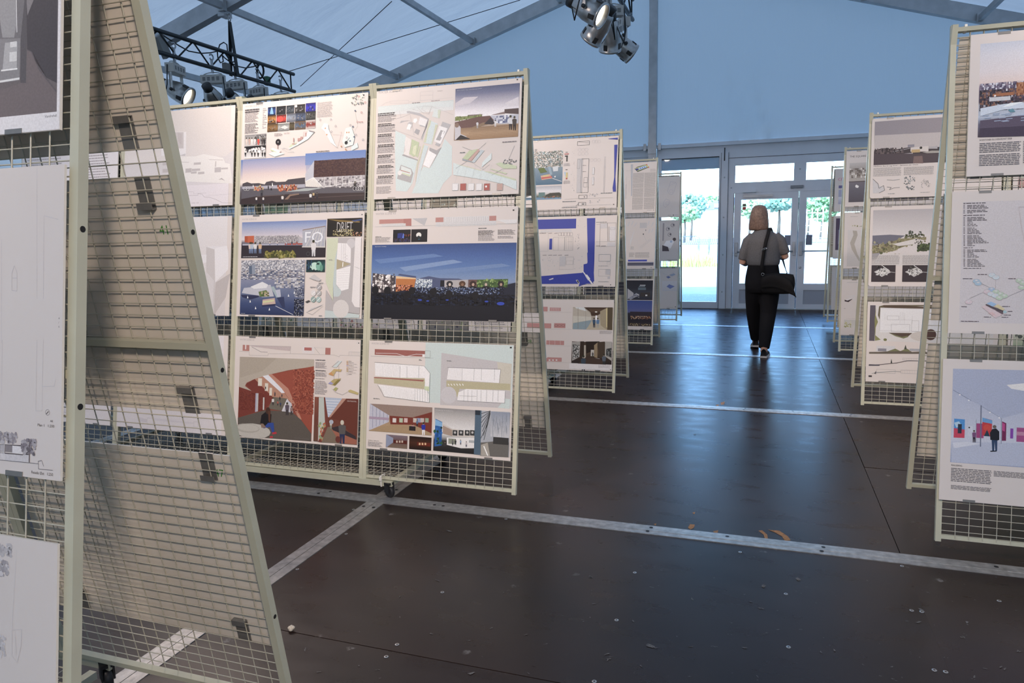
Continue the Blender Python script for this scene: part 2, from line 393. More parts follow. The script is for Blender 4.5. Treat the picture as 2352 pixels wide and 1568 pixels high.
# left window
w1 = MB().box(-1.845, -1.755, YW, YW + .06, 0, 2.70).box(-.77, -.735, YW, YW + .06, 0, 2.70).box(-1.755, -.77, YW, YW + .06, 2.635, 2.70).box(-1.755, -.77, YW, YW + .06, 0, .115).build('window_1', M_WHITE); struct(w1, 'tall fixed glass window left of the doors')
pane(-1.755, -.77, .115, 2.635, w1)
MB().box(-1.755, -.77, YW + .024, YW + .034, 2.44, 2.635).build('top_blind', fabric_mat('pale_roller_blind', (.75, .77, .8), (.34, .36, .38), (1, 1, 1), .05), w1)
MB().box(-1.755, -.77, YW - .004, YW, 2.632, 2.645).build('dark_gasket', M_DARK, w1)
# pillar
pl = MB().box(-.735, -.615, YW - .03, YW + .06, 0, 2.70).box(-.70, -.65, YW - .04, YW - .03, 0, .03).build('trim_1', M_WHITE); struct(pl, 'white pillar between window and doors')
MB().box(-.737, -.731, YW - .032, YW - .029, 0, 2.70).build('dark_joint', M_DARK, pl)
MB().box(-.617, -.611, YW - .032, YW - .029, 0, 2.70).build('dark_joint', M_DARK, pl)
MB().box(-.69, -.672, YW - .037, YW - .03, 2.56, 2.78).build('latch', M_DARK, pl)
rv = MB().lathe([(.0, .004), (.012, .003), (.014, 0)], Matrix.Rotation(math.pi/2, 4, 'X'), 10).mesh('bolt_head')
for z in (2.28, 1.6, .95, .3): link('bolt_head', rv, M_ALU, pl, Matrix.Translation((-.675, YW - .03, z)))
# door unit
du = MB().box(-.615, -.515, YW, YW + .06, 0, 2.70).box(1.60, 1.75, YW, YW + .06, 0, 2.70).box(-.515, 1.60, YW, YW + .06, 2.47, 2.70) \
    .box(-.515, 1.60, YW, YW + .06, 2.005, 2.185).box(.445, .638, YW, YW + .06, 2.185, 2.47).box(1.585, 1.60, YW, YW + .06, 2.185, 2.47).box(-.515, -.497, YW, YW + .06, 2.185, 2.47)
door = du.build('door_1', M_WHITE); struct(door, 'white double glass door with transom windows')
pane(-.50, .445, 2.185, 2.47, door, 'transom_pane'); pane(.638, 1.585, 2.185, 2.47, door, 'transom_pane')
MB().box(-.62, 1.75, YW - .006, YW, 2.60, 2.606).build('panel_seam', M_DARK, door)
MB().box(.40, .60, YW - .04, YW, 2.055, 2.10).build('exit_lamp', mat('dull_grey_plastic', (.2, .21, .22), .5), door)
for x in (-.56, .54): link('bolt_head', rv, M_ALU, door, Matrix.Translation((x, YW, 2.10 + (.27 if x > 0 else 0))))
MB().box(-.523, -.506, YW + .002, YW + .05, 0, 2.005).build('hinge_gap', M_DARK, door)
for x0, x1, s in ((-.503, .534, -1), (.548, 1.597, 1)):
    gx0, gx1 = x0 + .115, x1 - .105
    lf = MB().box(x0, gx0, YW + .005, YW + .05, .012, 2.003).box(gx1, x1, YW + .005, YW + .05, .012, 2.003).box(gx0, gx1, YW + .005, YW + .05, 1.89, 2.003) \
        .box(gx0, gx1, YW + .005, YW + .05, .335, .445).box(gx0, gx1, YW + .005, YW + .05, .012, .09).build('door_leaf', M_WHITE, door)
    pane(gx0, gx1, .445, 1.89, lf)
    MB().box(gx0, gx1, YW + .02, YW + .03, .09, .335).build('kick_panel', mat('pale_grey_panel', (.36, .38, .42), .5), lf)
    MB().tube([(gx0 - .05, YW - .05, 1.00), (gx1 + .05, YW - .05, 1.00)], .012, 10).build('push_bar', M_ALU, lf)
    for x in (x0 + .05, x1 - .05):
        MB().box(x - .022, x + .022, YW - .03, YW + .006, .93, 1.16).box(x - .015, x + .015, YW - .06, YW - .03, .98, 1.09).build('bar_bracket', M_ALU, lf)
    xs = gx1 - .09 if s < 0 else gx0 + .01
    MB().box(xs, xs + .10, YW + .012, YW + .017, 1.10, 1.27).build('door_sticker', mat('grey_sticker', (.18, .20, .25), .5), lf)
    if s > 0: link('lock_cylinder', rv, M_ALU, lf, Matrix.Translation((x0 + .05, YW + .005, .72)) @ Matrix.Scale(1.6, 4))
MB().box(-.36, .12, YW - .02, YW + .006, 1.925, 1.965).build('door_closer', M_ALU, door)
MB().box(-.37, -.15, YW - .045, YW + .0, 2.01, 2.055).build('door_closer_body', M_WHITE, door)
MB().box(-.365, -.31, YW + .012, YW + .016, 1.72, 1.77).build('warning_sticker', mat('red_sticker', '#b03a38', .5), door)
MB().box(-.365, -.31, YW + .012, YW + .016, 1.775, 1.82).build('warning_sticker', mat('brown_sticker', '#6a5550', .5), door)
MB().box(.536, .546, YW + .01, YW + .04, .012, 2.003).build('leaf_gap', M_DARK, door)
MB().box(-.62, 1.75, YW - .05, YW + .09, 0, .010).build('door_sill', M_ALU, door)

# ------------------------------------------------------------------ display stands: A-frames of wire-grid panels on a castor base
M_STEEL = mat('cream_green_powder_coated_steel', (.50, .51, .395), .4, 0, noise=(8, .05), spec=.5)
M_WIRE = mat('cream_green_wire', (.50, .49, .40), .36, .1, spec=.6)
M_CASTOR = mat('black_castor_plastic', (.015, .015, .017), .45)
M_TIE = mat('white_nylon_tie', (.75, .74, .68), .4)
PL, PW, NP = 2.163, .895, 4          # panel length up the slope, panel pitch, panels per side
TILT = math.atan2(.341, 2.128)
GAP = .682                           # between the feet of the two sides
Z0 = .096
PO = .022                            # post section
ms_post = MB().box(0, PO, -.012, PL + .012, -PO, 0).mesh('post')
def rail_mesh(h): return MB().box(PO, PW - PO - .001, -h/2, h/2, -.022, -.002).mesh('rail')
ms_rail = rail_mesh(.017)
NCOL = 16; cp_ = (PW - 2*PO)/(NCOL + 1)
ms_wcol = MB().tube([(0, .008, .0018), (0, PL - .004, .0018)], .0016, 6, False).mesh('wire')
ms_wrow = MB().tube([(.004, 0, -.002), (PW - .005, 0, -.002)], .0015, 6, False).mesh('wire')
ROWS = [.036 + .0302*k for k in range(int((PL - .03)/.0302))]
def grid_mesh():
    mb = MB()
    for k in range(NCOL):
        x = PO + cp_*(k + 1); mb.tube([(x, .008, .0018), (x, PL - .004, .0018)], .0016, 6, False)
    for s in ROWS: mb.tube([(.004, s, -.002), (PW - .005, s, -.002)], .0015, 6, False)
    return mb.mesh('wire_grid')
ms_grid = grid_mesh()
BX = 1.082                           # half length of the castor base
def base_grid():
    mb = MB()
    for k in range(1, 72): x = -BX + 2*BX*k/72; mb.tube([(x, .02, 0), (x, GAP - .02, 0)], .0016, 6, False)
    for k in range(1, 13): y = GAP*k/13; mb.tube([(-BX, y, .004), (BX, y, .004)], .0016, 6, False)
    return mb.mesh('base_grid')
ms_base = base_grid()
ms_beam = MB().box(-BX, BX, -.014, .014, -.014, .014).mesh('base_beam')
ms_bend = MB().box(-.014, .014, 0, GAP, -.012, .012).mesh('base_cross_beam')
ms_fork = MB().box(-.008, .030, -.02, -.014, -.05, 0).box(-.008, .030, .014, .02, -.05, 0).box(-.018, .03, -.02, .02, -.008, .004).mesh('castor')
ms_wheel = MB().lathe([(.006, -.012), (.029, -.012), (.033, -.008), (.033, .008), (.029, .012), (.006, .012)], Matrix.Translation((.014, 0, -.047)) @ Matrix.Rotation(math.pi/2, 4, 'X'), 18).mesh('wheel')
ms_tie = MB().box(-.004, .004, -.02, .02, -.045, -.042).box(-.004, .004, -.02, .02, .014, .017).box(-.004, .004, .018, .021, -.045, .017).box(-.004, .004, -.021, -.018, -.045, .017).box(-.007, .007, -.028, -.021, -.01, .012).mesh('cable_tie')
ms_tie2 = MB().box(-.005, .005, -.016, .016, -.014, -.011).box(-.005, .005, -.016, .016, .011, .014).box(-.005, .005, -.016, -.013, -.014, .014).box(-.005, .005, .013, .016, -.014, .014).mesh('cable_tie')
ms_hole = MB().lathe([(0, .0004), (.0062, .0004)], n=12).mesh('bolt_hole')

class Stand:
    """xe: x of the end at the aisle; sg: -1 runs to the left, +1 to the right; yf: foot of the front side"""
    def __init__(s, xe, sg, yf, label, npan=NP, wires=(), gap=GAP, tf=None, dxb=0.0):
        s.xe, s.sg, s.yf, s.n, s.gap = xe, sg, yf, npan, gap
        s.tilt = math.asin(gap/2/PL); s.tf = s.tilt if tf is None else math.radians(tf); s.dxb = dxb
        s.root = empty('display_stand', (xe, yf + gap/2, 0))
        tag(s.root, label, 'display stand', 'wire-grid A-frame display stands')
        T = s.root.location
        inv = Matrix.Translation(-T)
        for side in ('front', 'back'):
            for c in range(npan):
                M = inv @ s.pmat(side, c)
                link('post', ms_post, M_STEEL, s.root, M)
                link('post', ms_post, M_STEEL, s.root, M @ Matrix.Translation((PW - PO - .001, 0, 0)))
                for q in (0, PL/2, PL - .0): link('rail', ms_rail, M_STEEL, s.root, M @ Matrix.Translation((0, min(max(q, .0085), PL - .0085), 0)))
                if (side, c) in wires:
                    for k in range(NCOL): link('wire', ms_wcol, M_WIRE, s.root, M @ Matrix.Translation((PO + cp_*(k + 1), 0, 0)))
                    for r in ROWS: link('wire', ms_wrow, M_WIRE, s.root, M @ Matrix.Translation((0, r, 0)))
                else:
                    tag(link('wire_grid', ms_grid, M_WIRE, s.root, M), kind='stuff')
            # holes in the end face of the aisle post
        xm = xe + sg*npan*PW/2
        B = inv @ Matrix.Translation((xm, yf, Z0 - .015))
        g = link('base_grid', ms_base, M_WIRE, s.root, B); tag(g, kind='stuff')
        for y in (0, gap): link('base_beam', ms_beam, M_STEEL, s.root, B @ Matrix.Translation((0, y, -.004)))
        for x in (-BX + .014, 0, BX - .014): link('base_cross_beam', ms_bend, M_STEEL, s.root, B @ Matrix.Translation((x, 0, -.004)))
        for x in (-BX + .03, BX - .03):
            for y in (0, gap):
                f = link('castor', ms_fork, M_CASTOR, s.root, Matrix.Translation((xm + x - T.x, yf + y - T.y, .08)) @ Matrix.Rotation(random.uniform(-.8, .8), 4, 'Z'))
                link('wheel', ms_wheel, M_CASTOR, f)
        for x in (-BX + .1, BX - .06): link('cable_tie', ms_tie, M_TIE, s.root, Matrix.Translation((xm + x - T.x, yf + .0 - T.y, Z0 + .01)))
        Mt = inv @ s.pmat('front', 0) @ Matrix.Translation((PW - .055 if sg < 0 else .055, PL - .004, -.012)) @ Matrix.Rotation(math.pi/2, 4, 'X')
        link('cable_tie', ms_tie2, M_TIE, s.root, Mt)
    def pmat(s, side, c):
        """panel frame: origin bottom left seen from its own side, x along, y up the slope, z outwards"""
        if side == 'front':
            x = s.xe - (c + 1)*PW if s.sg < 0 else s.xe + c*PW
            u, sv, o = (1, 0, 0), (0, math.sin(s.tf), math.cos(s.tf)), (x, s.yf, Z0)
        else:
            x = s.dxb + (s.xe - c*PW if s.sg < 0 else s.xe + (c + 1)*PW)
            u, sv, o = (-1, 0, 0), (0, -math.sin(s.tilt), math.cos(s.tilt)), (x, s.yf + s.gap, Z0)
        n = Vector(u).cross(Vector(sv))
        return Matrix(((u[0], sv[0], n[0], o[0]), (u[1], sv[1], n[1], o[1]), (u[2], sv[2], n[2], o[2]), (0, 0, 0, 1)))

# ------------------------------------------------------------------ posters: foam boards held by metal clips
M_BOARD = mat('foam_board_white', (.66, .63, .60), .55)
M_BACK = mat('foam_board_back', (.70, .66, .58), .6, noise=(1.5, .05))
M_EDGE = mat('foam_board_edge', (.70, .68, .62), .6)
M_CLIP = mat('grey_steel_clip', (.24, .24, .23), .42, .5, noise=(40, .1))
PWD, PHT, PTH, PN = .841, .594, .005, .0085
ROWB = {'top': 1.531, 'middle': .874, 'bottom': .163}
def board_mesh(w, h, round_=0.0):
    me = bpy.data.meshes.new('exhibition_poster')
    if round_ > 0:
        pts = []
        for cx, cy, a0 in ((w - round_, round_, -90), (w - round_, h - round_, 0), (round_, h - round_, 90), (round_, round_, 180)):
            for k in range(5): a = math.radians(a0 + 22.5*k); pts.append((cx + round_*math.cos(a), cy + round_*math.sin(a)))
    else: pts = [(0, 0), (w, 0), (w, h), (0, h)]
    n = len(pts)
    vs = [(x, y, 0) for x, y in pts] + [(x, y, PTH) for x, y in pts]
    fs = [tuple(range(n))[::-1], tuple(range(n, 2*n))] + [(k, (k + 1) % n, n + (k + 1) % n, n + k) for k in range(n)]
    me.from_pydata(vs, [], fs)
    for m in (M_BACK, M_BOARD, M_EDGE): me.materials.append(m)
    for i, p in enumerate(me.polygons): p.material_index = 0 if i == 0 else 1 if i == 1 else 2
    me.update(); return me
ms_board = {}
def clip_mesh(up):
    # lip over the poster edge, a fold, a strip down (or up) its back and a hook over a wire
    e = 1 if up else -1
    mb = MB(); w = .0225
    def b(y0, y1, z0, z1): mb.box(-w, w, min(e*y0, e*y1), max(e*y0, e*y1), z0, z1)
    b(-.009, .0016, PTH + .0003, PTH + .0018); b(.0003, .0016, -.0022, PTH + .0018); b(-.074, .0016, -.0022, -.0006); b(-.074, -.072, -.0145, -.0006); b(-.072, -.058, -.0145, -.013)
    return mb.mesh('clip')
ms_clip = {True: clip_mesh(True), False: clip_mesh(False)}
ORD = ('nearest the aisle', 'second from the aisle', 'third from the aisle', 'fourth from the aisle')
class Poster:
    def __init__(s, st, side, c, row, label, du=0.0, dv=0.0, w=PWD, h=PHT, rnd=0.0, clips=True):
        s.st = st
        b = ROWB[row]
        if st.sg < 0: u0 = PW - .030 - w if side == 'front' else .030
        else: u0 = .030 if side == 'front' else PW - .038 - w
        s.M = st.pmat(side, c) @ Matrix.Translation((u0 + du, b + dv, PN))
        k = (w, h, rnd)
        if k not in ms_board: ms_board[k] = board_mesh(*k)
        s.o = link('exhibition_poster', ms_board[k], None); s.o.matrix_world = s.M
        tag(s.o, label, 'poster', 'exhibition posters on the display stands')
        s.w, s.h = w, h
        if clips:
            spots = [(True, .12 if side == 'front' else .10), (False, .11), (False, w - .12)]
            for up, x in spots:
                link('clip', ms_clip[up], M_CLIP, s.o, Matrix.Translation((x, h if up else 0, 0)))

LD = 'beige wire-grid A-frame display stand '
S_near = Stand(-1.219, -1, .84, LD + 'nearest the camera at the left frame edge', wires=(('front', 0), ('back', 0)), gap=.74, tf=8.0, dxb=-.016)
S_main = Stand(-1.163, -1, 3.336, LD + 'holding the large water-scene posters, second on the left')
S_l3 = Stand(-1.13, -1, 5.784, LD + 'with blue harbour plans, third on the left')
S_l4 = Stand(-1.19, -1, 8.362, LD + 'with the dense text poster, fourth on the left')
S_l5 = Stand(-1.165, -1, 10.68, LD + 'farthest on the left, against the bright window')
S_r1 = Stand(.724, 1, 3.317, LD + 'nearest on the right, holding the gallery interior poster')
S_r2 = Stand(.722, 1, 5.82, LD + 'second on the right, with rounded-corner posters')
S_r3 = Stand(.787, 1, 8.33, LD + 'third on the right, with the square poster')
S_r4 = Stand(.862, 1, 10.88, LD + 'farthest on the right, beside the doors')
hz = mat('dark_hole', (.01, .01, .01), .8)
for s_ in (.30, 1.02, 1.357):        # bolt holes in the end faces of the nearest stand's aisle posts
    for side in ('front', 'back'):
        P = S_near.pmat(side, 0); uo = PW + .0002 if side == 'front' else -.0002
        Mh = P @ Matrix.Translation((uo - (.001 if side == 'front' else 0), s_ if side == 'front' else s_ - .0, -PO/2)) @ Matrix.Rotation(math.pi/2 if side == 'front' else -math.pi/2, 4, 'Y')
        link('bolt_hole', ms_hole, hz, S_near.root, Matrix.Translation(-S_near.root.location) @ Mh)

# ------------------------------------------------------------------ printing: flat coloured shapes laid on the boards
def print_mat():
    m = bpy.data.materials.new('printed_ink'); m.use_nodes = True; nt = m.node_tree; b = nt.nodes['Principled BSDF']
    a = nt.nodes.new('ShaderNodeVertexColor'); a.layer_name = 'ink'
    n = nt.nodes.new('ShaderNodeTexNoise'); n.inputs['Scale'].default_value = 220; n.inputs['Detail'].default_value = 2
    r = nt.nodes.new('ShaderNodeMapRange'); r.inputs[1].default_value = .3; r.inputs[2].default_value = .7; r.inputs[3].default_value = .93; r.inputs[4].default_value = 1.07
    tc = nt.nodes.new('ShaderNodeTexCoord'); mx = nt.nodes.new('ShaderNodeMix'); mx.data_type = 'RGBA'; mx.blend_type = 'MULTIPLY'; mx.inputs[0].default_value = 1
    nt.links.new(tc.outputs['Object'], n.inputs[0]); nt.links.new(n.outputs[0], r.inputs[0]); nt.links.new(a.outputs[0], mx.inputs[6]); nt.links.new(r.outputs[0], mx.inputs[7])
    nt.links.new(mx.outputs[2], b.inputs['Base Color']); b.inputs['Roughness'].default_value = .5; b.inputs['Specular IOR Level'].default_value = .3
    return m
M_INK = print_mat()
GLY = {}
def glyphs(txt):
    """outline of a line of text as (verts 0..1 high, faces, width)"""
    if txt in GLY: return GLY[txt]
    cu = bpy.data.curves.new('t', 'FONT'); cu.body = txt; cu.resolution_u = 2; cu.fill_mode = 'FRONT'
    ob = bpy.data.objects.new('t', cu); COL.objects.link(ob)
    dg = bpy.context.evaluated_depsgraph_get(); me = bpy.data.meshes.new_from_object(ob.evaluated_get(dg))
    vs = np.array([v.co[:2] for v in me.vertices]) if len(me.vertices) else np.zeros((1, 2)); fs = [tuple(p.vertices) for p in me.polygons]
    COL.objects.unlink(ob); bpy.data.objects.remove(ob); bpy.data.meshes.remove(me)
    x0 = vs[:, 0].min(); h = .7
    vs = (vs - [x0, 0])/h
    GLY[txt] = (vs, fs, vs[:, 0].max()); return GLY[txt]
class Ink:
    def __init__(s, P, white='#e2d2ce'):
        s.P = P; s.v = []; s.f = []; s.c = []; s.z = PTH + .0002
        s.w = np.array(srgb(white)); s.rnd = random.Random(len(GLY) + int(P.M.translation.x*977 + P.M.translation.z*331))
        s.Mi = np.array(P.M.inverted()); s.view(0, 0, 1)
    def view(s, x, y, k): s.x0, s.y0, s.k = x, y, k; return s
    def q(s, p):
        """photo crop coordinates -> poster coordinates"""
        d = ray(s.x0 + p[0]/s.k, s.y0 + p[1]/s.k); o = s.Mi[:3, :3] @ CAM + s.Mi[:3, 3]; e = s.Mi[:3, :3] @ d
        t = (PTH - o[2])/e[2]; r = o + t*e; return float(r[0]), float(r[1])
    def col(s, c):
        if not isinstance(c, str): return c
        if len(c) == 4: c = '#' + ''.join(a*2 for a in c[1:])
        v = np.array(srgb(c))/s.w*.72; g = float(v @ [.3, .6, .1]); k = .84 - .3*min(1, max(0, (g - .2)/.35))
        return tuple(float(min(.9, x)) for x in g + (v - g)*k)
    def up(s): s.z += 1.6e-5
    def raw(s, pts, c, faces=None):
        o = len(s.v); L = len(pts)
        cs = c if isinstance(c, list) else [c]*L
        pts = [(min(max(x, .001), s.P.w - .001), min(max(y, .001), s.P.h - .001)) for x, y in pts]
        s.v += [(x, y, s.z) for x, y in pts]; s.c += [s.col(k) for k in cs]
        s.f += [tuple(i + o for i in f) for f in (faces or [tuple(range(L))])]
    def poly(s, pts, c, loc=False):
        s.up(); P = pts if loc else [s.q(p) for p in pts]
        if sum(P[i][0]*P[(i + 1) % len(P)][1] - P[(i + 1) % len(P)][0]*P[i][1] for i in range(len(P))) < 0: P = P[::-1]
        s.raw(P, c)
    def box(s, a, b):
        (x0, y1), (x1, y0) = s.q(a), s.q(b); return min(x0, x1), min(y0, y1), max(x0, x1), max(y0, y1)
    def rect(s, a, b, c, loc=None):
        s.up(); x0, y0, x1, y1 = loc or s.box(a, b); s.raw([(x0, y0), (x1, y0), (x1, y1), (x0, y1)], c)
    def grad(s, a, b, stops, loc=None):
        s.up(); x0, y0, x1, y1 = loc or s.box(a, b)
        pts = []; cs = []
        for t, c in stops:
            y = y1 - t*(y1 - y0); pts += [(x0, y), (x1, y)]; cs += [c, c]
        s.raw(pts, cs, [(2*i, 2*i + 2, 2*i + 3, 2*i + 1) for i in range(len(stops) - 1)])
    def noise(s, a, b, nx, ny, cols, loc=None, jit=.35, p=1.0):
        s.up(); x0, y0, x1, y1 = loc or s.box(a, b); r = s.rnd
        for i in range(nx):
            for j in range(ny):
                if r.random() > p: continue
                u, v = (x1 - x0)/nx, (y1 - y0)/ny; x = x0 + u*i; y = y0 + v*j
                g = lambda: r.uniform(-jit, jit)
                s.raw([(x + u*g()*.5, y + v*g()*.5), (x + u*(1 + g()*.5), y + v*g()*.5), (x + u*(1 + g()*.5), y + v*(1 + g()*.5)), (x + u*g()*.5, y + v*(1 + g()*.5))], r.choice(cols))
                if r.random() < .5: s.up() if s.z < PTH + .002 else None
    def lines(s, a, b, n, c='#777', fill=.45, ragged=.25, loc=None):
        s.up(); x0, y0, x1, y1 = loc or s.box(a, b); h = (y1 - y0)/n
        for i in range(n):
            y = y1 - h*(i + .5); w = (x1 - x0)*(1 - ragged*s.rnd.random()**2)
            x = x0
            while x < x0 + w - .002:
                e = min(x + s.rnd.uniform(.006, .022), x0 + w)
                s.raw([(x, y - h*fill/2), (e, y - h*fill/2), (e, y + h*fill/2), (x, y + h*fill/2)], c); x = e + .0022
    def line(s, pts, c='#888', w=.0012, loc=False):
        s.up(); P = pts if loc else [s.q(p) for p in pts]
        for (x0, y0), (x1, y1) in zip(P, P[1:]):
            L = math.hypot(x1 - x0, y1 - y0)
            if L < 1e-6: continue
            nx, ny = -(y1 - y0)/L*w/2, (x1 - x0)/L*w/2
            s.raw([(x0 - nx, y0 - ny), (x1 - nx, y1 - ny), (x1 + nx, y1 + ny), (x0 + nx, y0 + ny)], c)
    def frame(s, a, b, c='#888', w=.0012, loc=None):
        x0, y0, x1, y1 = loc or s.box(a, b); s.line([(x0, y0), (x1, y0), (x1, y1), (x0, y1), (x0, y0)], c, w, True)
    def disc(s, p, rx, c, ry=None, n=16):
        s.up(); x, y = s.q(p); x2, _ = s.q((p[0] + rx, p[1])); rx_ = abs(x2 - x); ry_ = rx_ if ry is None else abs(s.q((p[0], p[1] + ry))[1] - y)
        s.raw([(x + rx_*math.cos(2*math.pi*k/n), y + ry_*math.sin(2*math.pi*k/n)) for k in range(n)], c)
    def ring(s, p, rx, c, w=.001, ry=None, n=16):
        x, y = s.q(p); x2, _ = s.q((p[0] + rx, p[1])); r = abs(x2 - x); r2 = r if ry is None else abs(s.q((p[0], p[1] + ry))[1] - y)
        s.line([(x + r*math.cos(2*math.pi*k/n), y + r2*math.sin(2*math.pi*k/n)) for k in range(n + 1)], c, w, True)
    def text(s, txt, a, h, c='#333', wd=None):
        """a: top left; h: cap height in crop units; wd: width in crop units"""
        s.up(); x, y1 = s.q(a); _, y0 = s.q((a[0], a[1] + h)); H = y1 - y0
        vs, fs, W = glyphs(txt); sx = H
        if wd: sx = abs(s.q((a[0] + wd, a[1]))[0] - x)/max(W, .01)
        s.raw([(x + v[0]*sx, y0 + v[1]*H) for v in vs], c, fs)
    def man(s, p, h, top='#444', leg='#223', skin='#b98', hair='#332'):
        """small standing figure, p: feet"""
        x, y = p; w = h*.13
        s.poly([(x - w*.8, y), (x - w*.9, y - h*.45), (x + w*.9, y - h*.45), (x + w*.8, y), (x + w*.2, y), (x, y - h*.35), (x - w*.3, y)], leg)
        s.poly([(x - w, y - h*.42), (x - w*1.3, y - h*.78), (x - w*.4, y - h*.84), (x + w*.4, y - h*.84), (x + w*1.3, y - h*.78), (x + w, y - h*.42)], top)
        s.disc((x, y - h*.92), w*.62, skin); s.disc((x, y - h*.955), w*.6, hair)
    def foliage(s, a, b, n, cols, sz=.012, loc=None):
        x0, y0, x1, y1 = loc or s.box(a, b)
        for k in range(n):
            if k % 6 == 0: s.up()
            x = s.rnd.uniform(x0, x1); y = s.rnd.uniform(y0, y1); r = sz*s.rnd.uniform(.4, 1)
            s.raw([(x + r*math.cos(t*1.05)*s.rnd.uniform(.6, 1), y + r*math.sin(t*1.05)*s.rnd.uniform(.6, 1)) for t in range(6)], s.rnd.choice(cols))
    def done(s):
        me = bpy.data.meshes.new('print'); me.from_pydata(s.v, [], s.f)
        at = me.color_attributes.new('ink', 'FLOAT_COLOR', 'POINT')
        at.data.foreach_set('color', np.array([(*c[:3], 1) for c in s.c], np.float32).ravel())
        me.update(); return link('print', me, M_INK, s.P.o)

RO = {'top': 'upper', 'middle': 'middle', 'bottom': 'lower'}
WHITE = '#e4d4d0'
def plan(i, a, b, c='#555', n=6, w=.0012):
    """a floor plan: outer walls, partitions, a few doors"""
    x0, y0, x1, y1 = i.box(a, b); i.frame(None, None, c, w*1.6, (x0, y0, x1, y1)); r = i.rnd
    for k in range(n):
        x = x0 + (x1 - x0)*r.uniform(.1, .9); ya = y0 + (y1 - y0)*r.choice((0, .35, .5)); i.line([(x, ya), (x, ya + (y1 - y0)*r.choice((.35, .5, .3)))], c, w, True)
    for k in range(max(2, n//2)):
        y = y0 + (y1 - y0)*r.uniform(.2, .8); xa = x0 + (x1 - x0)*r.uniform(0, .5); i.line([(xa, y), (xa + (x1 - x0)*r.uniform(.2, .5), y)], c, w, True)
def ws_head(i, a, h, sq):
    i.text('WATER SCENE 4.0', a, h, '#a89c9c')
    i.rect(sq, (sq[0] + 16, sq[1] + 14), '#111')

# ---- second left stand, panel nearest the aisle: three water-scene posters
p = Poster(S_main, 'front', 0, 'top', 'poster with grey-teal harbour masterplan and photo of people on a wooden deck'); i = Ink(p).view(850, 130, 5.2267)
ws_head(i, (97, 418), 28, (1760, 268))
i.line([(130, 592), (185, 556), (270, 532), (465, 525), (465, 560), (240, 560), (240, 535)], '#c4b4b0'); i.frame((605, 425), (752, 515), '#c4b4b0'); i.line([(605, 468), (752, 460)], '#c4b4b0'); i.line([(470, 545), (990, 490)], '#cdbeba')
i.text('Nordfasade', (810, 408), 10, '#8a7e7e')
i.lines((735, 525), (850, 545), 2, '#8d7f80'); i.lines((505, 548), (620, 560), 1, '#8d7f80')
i.grad((97, 600), (1000, 640), [(0, '#b9cac6'), (1, '#dcd4cf')])
i.poly([(97, 602), (1000, 528), (1000, 600), (600, 590), (97, 700)], '#cdd3ce')
i.poly([(305, 890), (430, 945), (425, 1010), (400, 1180), (480, 1215), (570, 1240), (545, 1360), (510, 1520), (440, 1620), (310, 1610), (300, 1100)], '#c6d6d1')
i.poly([(895, 985), (985, 1080), (980, 1420), (880, 1520), (820, 1640), (500, 1640), (560, 1500), (600, 1400), (640, 1320), (715, 1340), (860, 1090)], '#c6d6d1')
i.poly([(440, 655), (470, 652), (600, 680), (705, 745), (630, 1000), (610, 985), (680, 855), (590, 830), (690, 755), (600, 712), (480, 682), (445, 680)], '#b5acad')
i.poly([(600, 725), (690, 760), (660, 838), (580, 810)], '#e6dad6'); i.poly([(345, 845), (370, 770), (490, 765), (410, 780), (360, 800)], '#b5acad')
i.poly([(437, 870), (470, 790), (510, 800), (480, 885)], '#e9deda'); i.poly([(450, 800), (480, 780), (515, 795), (500, 850), (465, 885)], '#bdb3b2'); i.poly([(440, 860), (462, 805), (500, 818), (476, 880)], '#efe5e1')
i.poly([(530, 910), (555, 865), (600, 885), (578, 942)], '#a9a0a1'); i.poly([(525, 745), (560, 740), (570, 770), (545, 800), (515, 785)], '#efe5e1')
for P_ in ([(310, 750), (480, 690), (530, 945)], [(300, 880), (520, 960), (640, 1010)], [(510, 630), (700, 690), (740, 600), (880, 650), (1000, 700)], [(350, 650), (370, 725)], [(560, 600), (650, 690)], [(620, 630), (640, 590), (740, 595), (710, 690), (620, 630)]): i.line(P_, '#b8adac')
i.poly([(765, 650), (790, 620), (850, 640), (820, 740), (745, 720)], '#cfd5cf'); i.poly([(815, 640), (850, 640), (835, 740), (815, 735)], '#c6caa6')
i.poly([(720, 765), (812, 805), (745, 1055), (645, 1035)], '#c3d3d2')
i.poly([(712, 760), (735, 768), (725, 820), (700, 870), (672, 1030), (642, 1030)], '#c9c99a'); i.poly([(785, 812), (815, 822), (742, 1055), (735, 1050), (760, 950)], '#c9c99a')
i.poly([(648, 1058), (700, 1075), (640, 1270), (570, 1520), (545, 1530), (600, 1280)], '#c3d3d2'); i.poly([(640, 1050), (655, 1058), (575, 1300), (545, 1520), (560, 1300)], '#cfc79a')
i.poly([(500, 990), (590, 1030), (560, 1190), (520, 1200), (470, 1165), (495, 1070)], '#b9c687'); i.poly([(520, 1080), (560, 1060), (545, 1190), (508, 1160)], '#d6d3a0'); i.poly([(590, 1075), (608, 1078), (575, 1210), (555, 1205)], '#c2c88f')
i.poly([(430, 960), (500, 1000), (470, 1170), (480, 1205), (395, 1180), (425, 1130), (415, 1040)], '#e6d6cc')
i.poly([(385, 1180), (405, 1172), (570, 1235), (575, 1250), (390, 1190)], '#a89e9c')
i.poly([(370, 1298), (495, 1345), (520, 1400), (490, 1515), (325, 1465), (345, 1380)], '#b0a6a4'); i.poly([(375, 1310), (490, 1355), (500, 1400), (480, 1440), (370, 1400)], '#d3d8d0'); i.poly([(370, 1385), (490, 1420), (480, 1440), (365, 1400)], '#cbd09f'); i.poly([(372, 1360), (480, 1392), (478, 1400), (370, 1370)], '#c07f72')
i.disc((358, 1395), 26, '#e6dad2')
